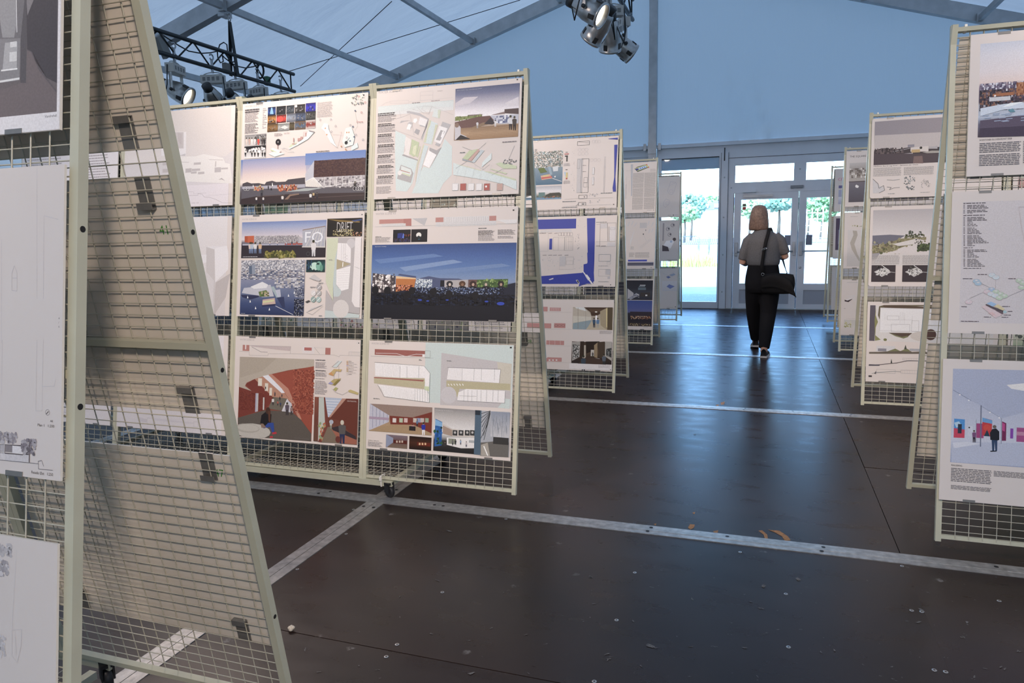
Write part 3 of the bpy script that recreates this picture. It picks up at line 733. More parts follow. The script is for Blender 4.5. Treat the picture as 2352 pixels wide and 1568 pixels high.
i.poly([(870, 780), (970, 815), (830, 1080), (780, 1060), (900, 850), (850, 835)], '#b5acad'); i.poly([(830, 830), (930, 860), (850, 1050), (770, 1020)], '#e8ddd9'); i.poly([(850, 880), (900, 900), (840, 1010), (790, 1000)], '#a9a0a1'); i.poly([(868, 900), (890, 895), (870, 975), (850, 965)], '#efe5e1')
i.poly([(705, 1115), (800, 1175), (712, 1337), (638, 1300)], '#efe5e1'); i.poly([(715, 1090), (800, 1125), (860, 1085), (725, 1330), (800, 1180), (712, 1130)], '#aaa1a2')
for k in range(7): x, y = 96, 680 + k*125; i.lines((x, y), (305 - k*4, y + 22), 2, '#4c4444', .6); i.lines((x - k*3, y + 30), (310 - k*5, y + 95), 6 , '#8d7f80', .4)
i.lines((75, 1560), (270, 1640), 6, '#9a8c8c', .4)
i.grad((1027, 388), (1778, 955), [(0, '#535a78'), (.12, '#6d6f8c'), (.28, '#b2a6b6'), (.45, '#e6d6da'), (.58, '#f3e6e4'), (.63, '#d8c0bc'), (.8, '#a9835f'), (1, '#8f6a48')])
i.poly([(1027, 560), (1130, 490), (1300, 480), (1200, 560), (1027, 600)], '#cdbcc4'); i.poly([(1620, 560), (1785, 480), (1785, 590), (1680, 600)], '#d9c9cd')
i.poly([(1175, 700), (1350, 690), (1345, 715), (1170, 722)], '#7d6464'); i.poly([(1020, 725), (1345, 702), (1350, 720), (1020, 775)], '#7f8548'); i.foliage((1022, 722), (1345, 752), 40, ['#6f7a35', '#8f9450', '#5f6a33'], .007)
i.poly([(1615, 632), (1785, 618), (1785, 690), (1615, 682)], '#54403f'); i.poly([(1500, 690), (1615, 660), (1620, 690), (1450, 705)], '#8d7470'); i.poly([(1440, 712), (1783, 690), (1780, 800), (1560, 810), (1450, 760)], '#b9b7c6')
i.noise((1500, 715), (1670, 790), 9, 4, ['#5d6486', '#c8c6d4', '#8a8aa4', '#e0dde4'])
i.poly([(1020, 790), (1300, 722), (1440, 710), (1490, 765), (1430, 800), (1180, 870), (1090, 880), (1020, 830)], '#6a4540'); i.poly([(1170, 872), (1360, 790), (1480, 800), (1360, 830), (1240, 870)], '#8a6a50'); i.poly([(1370, 810), (1450, 730), (1500, 800), (1470, 815)], '#2f2a34')
i.grad((1080, 860), (1775, 960), [(0, '#8e6a4c'), (.5, '#b98c60'), (1, '#a2764e')])
for k in range(6): i.line([(1110 + k*25, 985 - k*20), (1770, 940 - k*18)], '#8a6342', .0015)
i.man((1688, 880), 170, '#d4cdd0', '#2a2428'); i.man((1735, 885), 165, '#3c3434', '#1e1a1c'); i.man((1505, 842), 80, '#e0d6d4', '#d8ccc8'); i.man((1290, 862), 85, '#cfc6c8', '#a89a98')
i.poly([(1018, 1000), (1020, 820), (1050, 800), (1090, 850), (1090, 930), (1150, 955), (1190, 990)], '#c9bdc2'); i.disc((1045, 825), 26, '#8a6a58'); i.poly([(1030, 1000), (1090, 940), (1200, 985), (1195, 992)], '#1f1c22')
i.text('Tv-rom og utkikkspunkt', (1045, 405), 9, '#b9bccb', 300)
i.poly([(1000, 1275), (1200, 1330), (1360, 1370), (1760, 1490), (1760, 1600), (1600, 1530), (1380, 1480), (1000, 1420)], '#cbd9d5')
i.poly([(1112, 1222), (1190, 1130), (1300, 1108), (1175, 1240)], '#b9c687'); i.poly([(1178, 1243), (1300, 1108), (1318, 1130), (1215, 1255)], '#cf9a8c'); i.poly([(1230, 1262), (1335, 1118), (1375, 1128), (1255, 1275)], '#b4c3c6'); i.poly([(1108, 1225), (1230, 1262), (1255, 1278), (1110, 1245)], '#9aa0a4')
i.poly([(1350, 1270), (1460, 1155), (1460, 1230), (1340, 1330)], '#d0dcd8'); i.line([(1250, 1290), (1360, 1355), (1440, 1290)], '#aaa')
i.poly([(1510, 1285), (1560, 1270), (1760, 1310), (1760, 1345), (1640, 1345), (1600, 1345)], '#c0cc94'); i.foliage((1600, 1240), (1755, 1290), 34, ['#555', '#888', '#777'], .005)
i.poly([(1365, 1378), (1440, 1380), (1750, 1470), (1750, 1490)], '#c6cc98'); i.poly([(1440, 1350), (1470, 1346), (1650, 1400), (1630, 1412)], '#c6cc98'); i.poly([(1010, 1285), (1140, 1310), (1340, 1365), (1330, 1372)], '#d0c89c')
for a, b in (((1305, 1115), (1395, 1035)), ((1160, 1260), (1030, 1345)), ((1640, 1290), (1735, 1070)), ((1590, 1350), (1460, 1425)), ((1110, 1085), (1230, 1130))): i.line([a, b], '#777')
for k, c in enumerate(('#e6dad6', '#b4564c', '#e6dad6', '#e6dad6', '#b4564c', '#c98')):
    x = 990 + k*95 + (60 if k == 5 else 0); i.rect((x, 1525), (x + 68, 1605), c); i.frame((x, 1525), (x + 68, 1605), '#aaa'); i.line([(x + 30, 1520), (x + 90, 1300)], '#bbb', .0007)
i.disc((1395, 1560), 12, '#efe5e1'); i.lines((1590, 1015), (1775, 1028), 1, '#8d7f80'); i.lines((1080, 1145), (1150, 1160), 1, '#666')
i.done()

p = Poster(S_main, 'front', 0, 'middle', 'poster with night concert crowd under a deep blue sky'); i = Ink(p).view(840, 440, 4.48)
ws_head(i, (103, 220), 20, (1513, 183)); i.frame((1530, 175), (1552, 190), '#bbb')
i.poly([(140, 288), (390, 280), (390, 323), (140, 332)], '#c27d72'); i.poly([(390, 280), (470, 277), (470, 352), (412, 352), (412, 325), (390, 326)], '#b87066'); i.poly([(480, 276), (635, 270), (605, 348), (590, 342)], '#b9b0b0'); i.poly([(150, 335), (390, 328), (412, 330), (412, 352), (175, 358)], '#cfc4c0')
i.rect((720, 267), (800, 312), '#c27d72'); i.rect((1272, 250), (1342, 298), '#c27d72'); i.rect((802, 262), (1270, 312), '#d6cac6')
for k in range(20): i.line([(812 + k*23.5, 265 - k*.5), (812 + k*23.5, 312)], '#aaa0a0', .001)
i.rect((722, 315), (1342, 345), '#cfc5c2'); i.poly([(1345, 290), (1560, 284), (1555, 325), (1450, 328)], '#ddd2ce'); i.line([(100, 362), (1555, 328)], '#aaa')
for a, b in (((284, 393), (461, 519)), ((471, 388), (632, 516))): i.rect(a, b, '#0e1018')
i.poly([(330, 430), (375, 425), (380, 490), (325, 490)], '#1d2d78'); i.poly([(375, 490), (385, 425), (395, 440), (392, 492)], '#5a78d8'); i.noise((290, 480), (458, 512), 22, 3, ['#0e1018', '#1a1a2c', '#4b3340', '#2a3566']); i.noise((400, 440), (460, 460), 8, 2, ['#0e1018', '#8a3a28', '#0e1018'])
i.disc((547, 447), 27, '#e6dccf', 27); i.poly([(520, 470), (545, 452), (575, 468), (560, 480)], '#1b2a30'); i.disc((550, 490), 12, '#1e4a58', 6)
i.lines((100, 460), (170, 468), 1, '#554'); i.lines((98, 470), (255, 520), 6, '#998c8c', .4); i.lines((1160, 372), (1265, 382), 1, '#555', .6); i.lines((1158, 398), (1325, 445), 6, '#6a5f5f', .5); i.lines((1158, 448), (1325, 505), 7, '#9a8c8c', .4); i.lines((1360, 390), (1540, 440), 6, '#7a6e6e', .45); i.lines((1360, 455), (1520, 480), 3, '#8d7f80', .4)
x0, y0 = i.q((82, 548)); x1, y1 = i.q((1535, 1330)); x0, x1 = .002, p.w - .002
i.grad(None, None, [(0, '#2f4a80'), (.15, '#42609a'), (.3, '#5574a8'), (.42, '#7088b0'), (.5, '#7f8fb0'), (.56, '#2a3350'), (.65, '#141722'), (1, '#12141e')], (x0, .002, x1, y0))
for a, b, c in (((90, 700), (700, 640), '#5f7cae'), ((350, 780), (900, 700), '#7892bd'), ((600, 820), (1400, 740), '#6a84b0')): i.poly([a, (b[0], b[1]), (b[0] + 100, b[1] + 25), (a[0] + 60, a[1] + 40)], c)
i.poly([(1300, 1010), (1440, 960), (1560, 935), (1540, 1100), (1300, 1080)], '#1c2132'); i.poly([(560, 890), (650, 870), (760, 890), (960, 895), (1000, 905), (1000, 1000), (560, 1000)], '#4c5374'); i.poly([(330, 860), (350, 845), (520, 870), (520, 890)], '#4a5276')
i.poly([(75, 838), (308, 866), (300, 1030), (65, 1045)], '#4a3f42'); i.foliage((75, 850), (300, 1025), 90, ['#e9dcd6', '#c8b6ae', '#8a7a78', '#5a4a4a', '#fff4ee'], .012)
i.poly([(312, 868), (520, 888), (498, 995), (310, 1030)], '#c06a20'); i.poly([(312, 868), (520, 888), (515, 900), (312, 895)], '#f0b050'); i.noise((315, 960), (480, 1020), 22, 5, ['#7a2a10', '#d8602a', '#40160c', '#f09060'], p=.8)
i.poly([(525, 892), (686, 906), (684, 980), (500, 995)], '#8f9ab0'); i.noise((520, 900), (682, 990), 26, 9, ['#c3cad6', '#6a7890', '#e6ebf0', '#3f4a60'], p=.85)
i.rect((770, 912), (808, 978), '#181a24'); i.poly([(812, 912), (1055, 906), (1055, 985), (812, 985)], '#b0a2a0'); i.rect((1058, 905), (1145, 985), '#6a4a44'); i.poly([(1147, 905), (1467, 898), (1460, 985), (1147, 985)], '#45602a')
i.foliage((1150, 905), (1460, 980), 60, ['#3a5524', '#6f8a3c', '#2c4420', '#8aa04c'], .01)
for x, c, f in ((865, '#2c2a30', '#d8b49c'), (995, '#5a3a28', '#8a6048'), (1105, '#3a2420', '#c09078'), (1237, '#4a5a3a', '#c8a088'), (1392, '#2a2624', '#b88a74')): i.disc((x, 948), 34, c, 30); i.disc((x + 2, 956), 13, f, 16); i.disc((x, 985), 40, '#1f1c22', 14)
i.noise((480, 985), (1420, 1060), 90, 8, ['#1b1f30', '#2c3450', '#5a688c', '#8d9ab8', '#10131e', '#10131e'], p=.75)
i.noise((70, 1050), (1530, 1180), 60, 8, ['#10121c', '#171a26', '#0c0e16', '#1b2338'], p=.9, jit=.8)
for x, y in ((100, 1010), (225, 1015), (430, 1060), (480, 1020), (700, 1030), (860, 1060), (1130, 1070)): i.disc((x, y), 36, '#0e1018', 40)
for x, y, w_ in ((1390, 1152, 40), (640, 1125, 16), (1245, 1130, 20), (840, 1115, 16), (560, 1115, 22)): i.disc((x, y), w_, '#2c44a8', w_*.45)
i.text('Vannscenen i kveldslys', (97, 562), 8, '#c8cede', 118)
i.done()

p = Poster(S_main, 'front', 0, 'bottom', 'poster with two floor plans above four interior pictures'); i = Ink(p).view(820, 770, 3.823)
i.rect((690, 60), (1372, 640), '#bcccc6', (.408*p.w, .46*p.h, p.w - .002, p.h - .002)); ws_head(i, (128, 62), 15, (1343, 100))
i.poly([(742, 153), (1360, 250), (1345, 640), (730, 610)], '#bfb2b2'); i.poly([(1230, 235), (1358, 250), (1350, 490), (1260, 475)], '#c9baa2'); i.ring((1322, 305), 28, '#b8a98e'); i.poly([(1305, 555), (1345, 560), (1340, 645), (1235, 635)], '#bcccc6')
i.poly([(785, 395), (1345, 425), (1345, 480), (900, 470), (880, 545), (850, 480), (785, 455)], '#b9a878')
i.poly([(805, 282), (1262, 298), (1250, 418), (790, 385)], '#e9dedc'); i.poly([(890, 500), (960, 470), (1303, 487), (1297, 595), (880, 572)], '#e9dedc'); i.disc((805, 525), 70, '#c6bbbd')
for k in range(8): i.line([(815 + k*14, 290), (808 + k*14, 382)], '#b9aeae', .0008)
for x in (925, 1030, 1095, 1210): i.line([(x, 290), (x - 4, 395)], '#777', .0012)
for x in (940, 975, 1010, 1055, 1090, 1140, 1195, 1240): i.line([(x, 480), (x - 3, 580)], '#777', .0012)
i.line([(900, 530), (1050, 535)], '#777'); i.line([(795, 282), (1262, 298), (1250, 418)], '#555', .0016); i.line([(880, 572), (1297, 595), (1303, 487)], '#555', .0016)
for a in range(6): i.line([(800 + a*25, 425), (810 + a*25, 440)], '#efe6e2', .004)
i.rect((157, 120), (597, 187), '#a05a50'); i.rect((575, 165), (600, 190), '#e6dad6'); i.line([(165, 155), (350, 160), (430, 185), (520, 165), (600, 168)], '#e6dad6', .002); i.frame((598, 135), (642, 195), '#888'); i.line([(120, 182), (670, 200)], '#999')
i.poly([(150, 365), (600, 378), (590, 470), (150, 420)], '#bdab7c'); i.poly([(150, 365), (375, 378), (590, 392), (580, 405), (290, 382), (150, 374)], '#a05a50')
i.poly([(160, 240), (590, 268), (600, 375), (375, 372), (158, 355)], '#ece1de'); i.poly([(182, 432), (610, 480), (632, 520), (634, 588), (240, 535), (215, 470)], '#ece1de'); i.poly([(590, 270), (640, 330), (630, 500), (600, 470)], '#ece1de'); i.poly([(594, 446), (634, 450), (632, 490), (594, 478)], '#c3d08c')
for k in range(16): i.line([(170 + k*14, 245 + k), (165 + k*14, 355 + k)], '#bdb2b2', .0008)
for k in range(20): i.line([(215 + k*14.5, 445 + k*1.8), (228 + k*14.5, 532 + k*1.9)], '#c4b9b8', .0008)
for k in range(6): i.line([(510 + k*22, 470), (510 + k*22, 580)], '#888', .0012)
i.line([(155, 235), (590, 268), (642, 332), (636, 590), (240, 537), (182, 432)], '#777', .0014); i.line([(378, 270), (376, 372)], '#777'); i.line([(440, 272), (440, 372)], '#777'); i.line([(545, 270), (543, 370)], '#777')
i.lines((790, 218), (835, 230), 2, '#666'); i.lines((145, 548), (205, 562), 2, '#666'); i.lines((545, 208), (572, 222), 2, '#666')
i.grad((115, 598), (655, 878), [(0, '#8a6a60'), (.35, '#a88a78'), (.5, '#9c7458'), (.75, '#b08a62'), (1, '#a57c54')])
i.poly([(115, 598), (290, 615), (280, 760), (105, 835)], '#b9b4c6'); 
for k in range(5): i.line([(140 + k*32, 605), (138 + k*32, 810 - k*12)], '#8a88a0', .003)
i.rect((108, 710), (280, 745), '#a88aa0'); i.poly([(288, 705), (660, 672), (656, 860), (500, 785), (295, 780)], '#7a2f22'); i.poly([(118, 600), (662, 632), (660, 672), (490, 720), (290, 705)], '#94776a')
for x, c in ((330, '#d8c8c0'), (388, '#a8b890'), (430, '#d8a8a0'), (510, '#c8b0a0'), (545, '#8890b0'), (575, '#c0a8a0'), (615, '#90a080')): i.rect((x - 15, 725), (x + 15, 765), c)
i.poly([(110, 830), (300, 785), (500, 790), (655, 860), (650, 878), (105, 836)], '#a8845c'); i.man((585, 875), 110, '#26309a', '#e0d4d0'); i.man((490, 832), 50, '#d070a0', '#3a2a2a'); i.rect((460, 795), (515, 838), '#2a2224'); i.man((530, 800), 60, '#5a6a8a', '#333')
i.grad((258, 868), (442, 995), [(0, '#7a6670'), (.5, '#6a4a44'), (1, '#7a6250')]); i.poly([(258, 868), (320, 900), (318, 940), (256, 985)], '#8a8ea8'); i.rect((322, 915), (440, 955), '#5a2018')
i.grad((462, 882), (652, 1012), [(0, '#1e120e'), (.5, '#4a2412'), (1, '#1c0f0a')]); i.rect((530, 935), (645, 975), '#6a2010')
for x in (345, 370, 392): i.rect((x, 922), (x + 14, 942), '#c8a890')
for x in (545, 570, 595): i.rect((x, 942), (x + 14, 962), '#e8a858')
i.text('VANNHALL I REGN, BYA', (98, 915), 7, '#555'); i.lines((98, 928), (228, 982), 6, '#998c8c', .4)
i.grad((682, 633), (1335, 1068), [(0, '#8f8684'), (.2, '#b9aeaa'), (.45, '#d8cfcc'), (.6, '#d0c8c4'), (.75, '#3a3634'), (1, '#1e1c1e')])
i.poly([(690, 730), (750, 760), (745, 965), (680, 975)], '#1f5a9a'); i.poly([(690, 735), (750, 765), (748, 800), (688, 790)], '#6aa8d8'); i.foliage((685, 800), (748, 960), 30, ['#1a3a2a', '#2a5a3a', '#0f4a8a', '#2a6ab0'], .012)
i.poly([(752, 770), (840, 820), (1035, 850), (1035, 895), (840, 885), (760, 860)], '#c9b8ac'); i.poly([(755, 790), (838, 830), (838, 885), (755, 862)], '#a88a78')
for x in (862, 915, 970, 1015): i.rect((x - 20, 830), (x + 20, 880), '#3a3838'); i.disc((x, 852), 10, '#b8b0ac')
i.poly([(790, 895), (1035, 900), (1035, 990), (915, 990), (790, 960)], '#e0d6d2'); i.rect((805, 903), (868, 955), '#8a8a78'); i.rect((985, 918), (1035, 945), '#a8a8a8')
i.man((775, 1005), 75, '#3a3434', '#2a2626'); i.man((842, 965), 50, '#6a6464', '#333'); i.man((867, 962), 50, '#333', '#222'); i.man((912, 960), 45, '#88a0c0', '#445'); i.man((962, 980), 50, '#c0b0b0', '#445')
i.poly([(1082, 660), (1342, 672), (1335, 1068), (1082, 1055)], '#a5a4ac'); i.grad((1180, 668), (1338, 900), [(0, '#8a8e9e'), (1, '#c0bcc0')]); i.poly([(1085, 940), (1200, 930), (1335, 940), (1330, 1068), (1085, 1055)], '#6a625c'); i.rect((1198, 890), (1332, 962), '#3a3634'); i.poly([(1090, 960), (1150, 940), (1170, 1060), (1090, 1055)], '#a89a8c'); i.line([(1115, 970), (1150, 1055)], '#efe6e0', .006)
for k in range(7): i.line([(1080 + k*6, 690 + k*38), (1172, 662 + k*4)], '#3c3c40', .003)
i.line([(1172, 662), (1140, 800), (1080, 920)], '#444', .003); i.rect((1040, 655), (1084, 1048), '#4f6274'); i.rect((1040, 655), (1084, 700), '#2c333c')
for k in range(40): x = 1190 + i.rnd.random()*140; y = 690 + i.rnd.random()*150; i.line([(x, y), (x, y + 60)], '#7f838e', .001)
i.text('Inngang til foajeen', (695, 650), 6, '#d8d0d0', 150)
i.done()

# ---- second panel of the same stand
p = Poster(S_main, 'front', 1, 'top', 'poster with rows of small dark photos above a brown building at dusk'); i = Ink(p).view(540, 180, 5.227)
i.text('WATER SCENE 4.0', (122, 328), 22, '#a89c9c'); i.rect((1538, 192), (1552, 205), '#111'); i.frame((1538, 192), (1578, 207), '#bbb')
cols = [['#2a4a8a', '#0d1220'], ['#2a2a2e', '#101014'], ['#4a5058', '#1c2026'], ['#3c3836', '#1a1818'], ['#2a2ab0', '#1a1a60'], ['#c07818', '#2a1408'], ['#d03020', '#240808'], ['#8a90a0', '#4a4a54'], ['#4a5670', '#2a3040'], ['#4a4844', '#14161c'], ['#8a6030', '#4a3418'], ['#a8a4a0', '#6a6864'], ['#5a4a30', '#2a2418'], ['#4a5a70', '#6a4a28'], ['#8a2a20', '#c8b8b0']]
X = [[(395, 348, 486, 440), (497, 338, 608, 428), (618, 328, 710, 418), (720, 318, 840, 408), (850, 300, 966, 396)], [(393, 448, 490, 540), (500, 440, 610, 528), (622, 428, 726, 518), (732, 418, 846, 508), (853, 402, 966, 496)], [(390, 550, 512, 636), (518, 548, 648, 626), (656, 530, 712, 618), (722, 520, 845, 608), (853, 505, 964, 598)]]
k = 0
for rw in X:
    for a in rw:
        c1, c2 = cols[k]; k += 1
        i.grad((a[0], a[1]), (a[2], a[3]), [(0, c2), (.45, c1), (.6, c1), (1, c2)]); i.noise((a[0] + 14, a[1] + 22), (a[2] - 14, a[3] - 18), 7, 4, [c1, c2, c1, '#807878'], p=.45)
i.poly([(420, 430), (435, 352), (450, 352), (465, 430)], '#6ab0e0'); i.disc((545, 490), 38, '#e83a28', 34); i.poly([(545, 590), (600, 565), (640, 590), (600, 612)], '#d0cac4'); i.disc((735, 335), 14, '#d8d0c8')
i.lines((122, 372), (290, 405), 2, '#5a5050', .6, .1); i.lines((122, 415), (280, 520), 9, '#9a8c8c', .4); i.lines((122, 545), (280, 655), 9, '#7a6e6e', .45); i.lines((335, 352), (378, 600), 12, '#aaa0a0', .3, .9)
i.grad((120, 682), (372, 800), [(0, '#8a8280'), (1, '#c0b4b0')]); i.noise((240, 685), (370, 790), 14, 9, ['#8a8280', '#6a6260', '#a89e9a', '#4a4444'])
for x, c in ((140, '#d8b8a8'), (175, '#c89888'), (205, '#e0d0c8'), (240, '#d8ccc8'), (283, '#d83a28'), (330, '#4a4040'), (355, '#2a2626')): i.man((x, 800), 85, c, c)
i.grad((115, 822), (368, 950), [(0, '#141214'), (.25, '#2a2628'), (.4, '#b8aeaa'), (1, '#e0d6d2')])
for x in (128, 205, 240, 280, 332, 360): i.man((x, 942), 60, '#1a1618', '#1a1618')
i.foliage((120, 850), (365, 885), 40, ['#8a8280', '#d8cec8', '#4a4446', '#e8deda'], .012)
i.lines((990, 290), (1165, 455), 16, '#a39696', .35, .12); i.lines((475, 660), (570, 690), 3, '#8d7f80', .4)
i.disc((520, 765), 31, '#1e1c1e'); i.line([(518, 790), (516, 845)], '#7a3a34', .003); i.disc((520, 765), 6, '#d8ccc8')
i.poly([(432, 852), (455, 835), (552, 872), (530, 905)], '#efe5e0'); i.poly([(432, 852), (530, 895), (528, 908), (432, 866)], '#c2cc84'); i.poly([(528, 893), (552, 872), (552, 888), (528, 908)], '#cf9a8c'); i.poly([(400, 905), (470, 880), (600, 905), (480, 942)], '#cfdcd8')
i.poly([(640, 840), (740, 790), (830, 720), (890, 625), (960, 640), (880, 730), (760, 800), (660, 850)], '#cfdcd6'); i.poly([(650, 825), (690, 780), (740, 770), (730, 790), (660, 835)], '#c4ce9a')
for a in ((755, 720, 790, 752), (845, 655, 862, 698), (788, 702, 815, 738), (690, 780, 720, 795), (702, 715, 710, 765)): i.rect((a[0], a[1]), (a[2], a[3]), '#c08a80')
i.poly([(885, 622), (960, 640), (950, 655), (895, 640)], '#8d8484'); i.line([(580, 830), (710, 885), (640, 890), (560, 840), (620, 840)], '#bbb'); i.frame((822, 645), (862, 690), '#c9a8a4')
i.poly([(1070, 540), (1120, 550), (1130, 620), (1200, 780), (1230, 830), (1150, 770), (1080, 640), (1040, 600)], '#dce0da'); i.poly([(1330, 600), (1400, 580), (1440, 700), (1420, 800), (1320, 830), (1290, 760)], '#d3dcd4'); i.poly([(1400, 820), (1470, 770), (1480, 830), (1400, 870)], '#cfdcd8')
i.line([(1260, 650), (1280, 640), (1230, 830), (1200, 820)], '#d8b0a8'); i.line([(1170, 670), (1300, 680)], '#d8c4bc'); i.line([(1440, 410), (1470, 560), (1400, 690)], '#d3cfc0')
for x, y in ((1105, 677), (1087, 601), (1345, 651), (1370, 650), (1278, 818), (1330, 852), (1346, 872)): i.disc((x, y), 8, '#d88a4a')
for x, y in ((1480, 302), (1445, 390), (1417, 580), (1432, 703), (1385, 753)): i.disc((x, y), 9, '#5a6478')
for x, y in ((1024, 498), (1154, 496), (1210, 574), (1158, 640), (1385, 562), (1538, 737), (1452, 678)): i.ring((x, y), 9, '#8a8490', .0016)
for x, y in ((1488, 217), (1565, 290), (1520, 410), (1473, 524), (1345, 714)): i.ring((x, y), 9, '#c06a68', .0016)
i.disc((1338, 774), 19, '#26282c'); i.line([(1345, 760), (1380, 712)], '#26282c', .002); i.lines((1490, 518), (1540, 530), 1, '#c87a78')
i.foliage((1400, 200), (1545, 320), 26, ['#cdd8b8', '#8a8a80', '#c2cca8'], .007); i.lines((975, 872), (1150, 895), 2, '#6a5f5f', .5, .1)
i.lines((590, 650), (660, 660), 1, '#c9a8a4')
yb = i.q((100, 980))[1]
i.grad(None, None, [(0, '#5f7ab0'), (.15, '#8a90b8'), (.3, '#b4a8bc'), (.42, '#dcbcb4'), (.5, '#ecd0bc'), (.56, '#d8bcb0'), (.62, '#7a7078'), (.75, '#544a4c'), (1, '#3a3032')], (.002, .003, p.w - .002, yb))
i.rect((1335, 890), (1578, 960), '#5a78b4'); i.grad((100, 985), (850, 1240), [(0, '#8a8eb4'), (.3, '#b4a4bc'), (.6, '#e0bcb4'), (1, '#f0d4bc')]); i.grad((850, 905), (1578, 1000), [(0, '#5f7cb6'), (1, '#7a8cba')])
i.poly([(95, 1265), (150, 1245), (200, 1262), (290, 1258), (360, 1275), (380, 1245), (450, 1230), (500, 1245), (610, 1240), (640, 1215), (720, 1205), (845, 1190), (845, 1300), (90, 1310)], '#4e4448')
i.poly([(90, 1300), (845, 1270), (845, 1310), (90, 1345)], '#a8a0ac'); i.poly([(85, 1330), (600, 1320), (840, 1320), (1060, 1310), (1560, 1330), (1555, 1400), (80, 1450)], '#5c545a')
i.foliage((230, 1295), (345, 1350), 30, ['#b8502a', '#d8784a', '#8a3a20', '#c8a060'], .01); i.foliage((520, 1285), (745, 1345), 60, ['#b8502a', '#d87a4a', '#8a3a20', '#c88850'], .011)
i.poly([(955, 990), (1577, 955), (1570, 1160), (948, 1190)], '#4a2c2a'); i.noise((960, 990), (1570, 1165), 40, 16, ['#4a2c2a', '#54342e', '#42262a', '#5a3a34'], p=.9)
i.poly([(955, 990), (948, 1190), (850, 1240), (848, 1150)], '#b8b4c0'); i.poly([(850, 1240), (948, 1190), (1060, 1310), (850, 1300)], '#d8cabc'); i.poly([(948, 1190), (1570, 1160), (1562, 1290), (1060, 1310)], '#b4a6a8')
i.noise((1000, 1200), (1560, 1300), 26, 7, ['#a89c9c', '#8a7e80', '#c8bcb8', '#6a6064'], p=.55)
for k in range(7): i.line([(1085 + k*72, 1185 - k*4), (1070 + k*75, 1305 - k*3)], '#e8e0da', .0026)
i.line([(1060, 1308), (1562, 1225)], '#e8e0da', .0026); i.line([(850, 1240), (948, 1190), (1060, 1308)], '#efe6e0', .003)
for k in range(8): i.line([(948, 1190), (860 + k*25, 1300)], '#e8ded4', .0016)
i.poly([(600, 1365), (840, 1320), (1060, 1315), (880, 1352)], '#a4a8a4'); i.poly([(270, 1415), (660, 1390), (1560, 1370), (1560, 1455), (70, 1515), (80, 1450)], '#3a2a2a'); i.poly([(660, 1395), (770, 1382), (775, 1395), (670, 1415), (640, 1455), (600, 1455)], '#8a6a58'); i.line([(270, 1420), (600, 1400)], '#6a5450', .003); i.line([(640, 1450), (1558, 1400)], '#5a4644', .003)
for x, y, h, t in ((325, 1420, 100, '#4a4648'), (262, 1490, 70, '#d8ccc8'), (345, 1490, 70, '#d0c4c0'), (575, 1490, 90, '#d8c8c0'), (912, 1470, 95, '#d8d0cc'), (948, 1440, 75, '#c09a58'), (990, 1455, 85, '#3a3438'), (1445, 1350, 110, '#3a3434'), (405, 1335, 45, '#3a3438'), (440, 1345, 60, '#a89a9c'), (625, 1340, 50, '#d0b8b0')): i.man((x, y), h, t, '#2c2830')
for x in (1440, 1475, 1500, 1530, 130, 160): i.ring((x, 1325), 20, '#d8d0cc', .0016)
i.line([(452, 1300), (455, 1255)], '#efe6e0', .003); i.poly([(455, 1255), (465, 1295), (450, 1295)], '#efe6e0'); i.poly([(225, 1275), (233, 1305), (218, 1305)], '#efe6e0')
i.done()

p = Poster(S_main, 'front', 1, 'middle', 'poster with aerial city picture and tall green site plan'); i = Ink(p).view(540, 470, 5.227)
i.text('WATER SCENE 4.0', (85, 168), 18, '#a89c9c'); i.rect((1518, 112), (1530, 124), '#111'); i.frame((1492, 112), (1530, 126), '#bbb')
i.grad((85, 212), (1085, 632), [(0, '#7080b0'), (.12, '#8f9ac0'), (.3, '#b8aec2'), (.48, '#dcc4c4'), (.56, '#7a7078'), (.62, '#3a3038'), (1, '#2c2226')])
i.poly([(115, 378), (228, 372), (228, 460), (115, 450)], '#b04a24'); i.poly([(150, 376), (228, 372), (228, 460), (150, 455)], '#c8582c'); i.poly([(228, 372), (765, 376), (810, 400), (810, 460), (228, 462)], '#b4a8ac'); i.noise((235, 378), (760, 455), 60, 10, ['#a89ca0', '#c8bcbc', '#8a8084', '#9a8e92'], p=.8)
i.poly([(90, 470), (810, 460), (1080, 455), (1080, 515), (90, 490)], '#a8a0b0'); i.rect((600, 466), (840, 480), '#a84030'); i.poly([(85, 490), (1085, 485), (1085, 630), (85, 640)], '#32282e')
i.poly([(812, 305), (1087, 258), (1085, 505), (812, 500)], '#a8a4b0'); i.line([(812, 305), (1087, 258)], '#8a6a50', .004)
for k in range(6): i.line([(850 + k*45, 500), (960 + k*25, 285)], '#d0c4b4', .003)
i.text('FO', (845, 325), 130, '#dcdae0', 215); i.poly([(805, 500), (1085, 500), (1085, 515), (805, 512)], '#d0c4b8')
for x, t in ((185, '#d8b8a8'), (205, '#a8b0c0'), (245, '#d8ccc8'), (303, '#d8a068'), (420, '#d0b0a0'), (510, '#c8a8a0'), (685, '#3a3844'), (745, '#a84030'), (620, '#c0a8b0')): i.man((x, 585 if x < 350 else 490), 130 if x < 350 else 50, t, '#6a7898')
i.man((945, 620), 190, '#d8ccc8', '#d0c8cc'); i.ring((880, 590), 20, '#555', .002); i.poly([(345, 610), (430, 575), (700, 555), (740, 632), (360, 640)], '#4a4420'); i.foliage((360, 560), (720, 630), 80, ['#6a6424', '#8a7a2c', '#4a4a1c', '#a89a40'], .014)
i.grad((80, 668), (825, 1330), [(0, '#b0aab2'), (.3, '#8a88a0'), (.55, '#6a708c'), (.8, '#3c4870'), (1, '#263056')])
i.noise((82, 670), (832, 790), 56, 14, ['#e0dadc', '#b8b2b8', '#8a8894', '#6a6a78', '#d0c4c0', '#a09aa0'], p=.95)
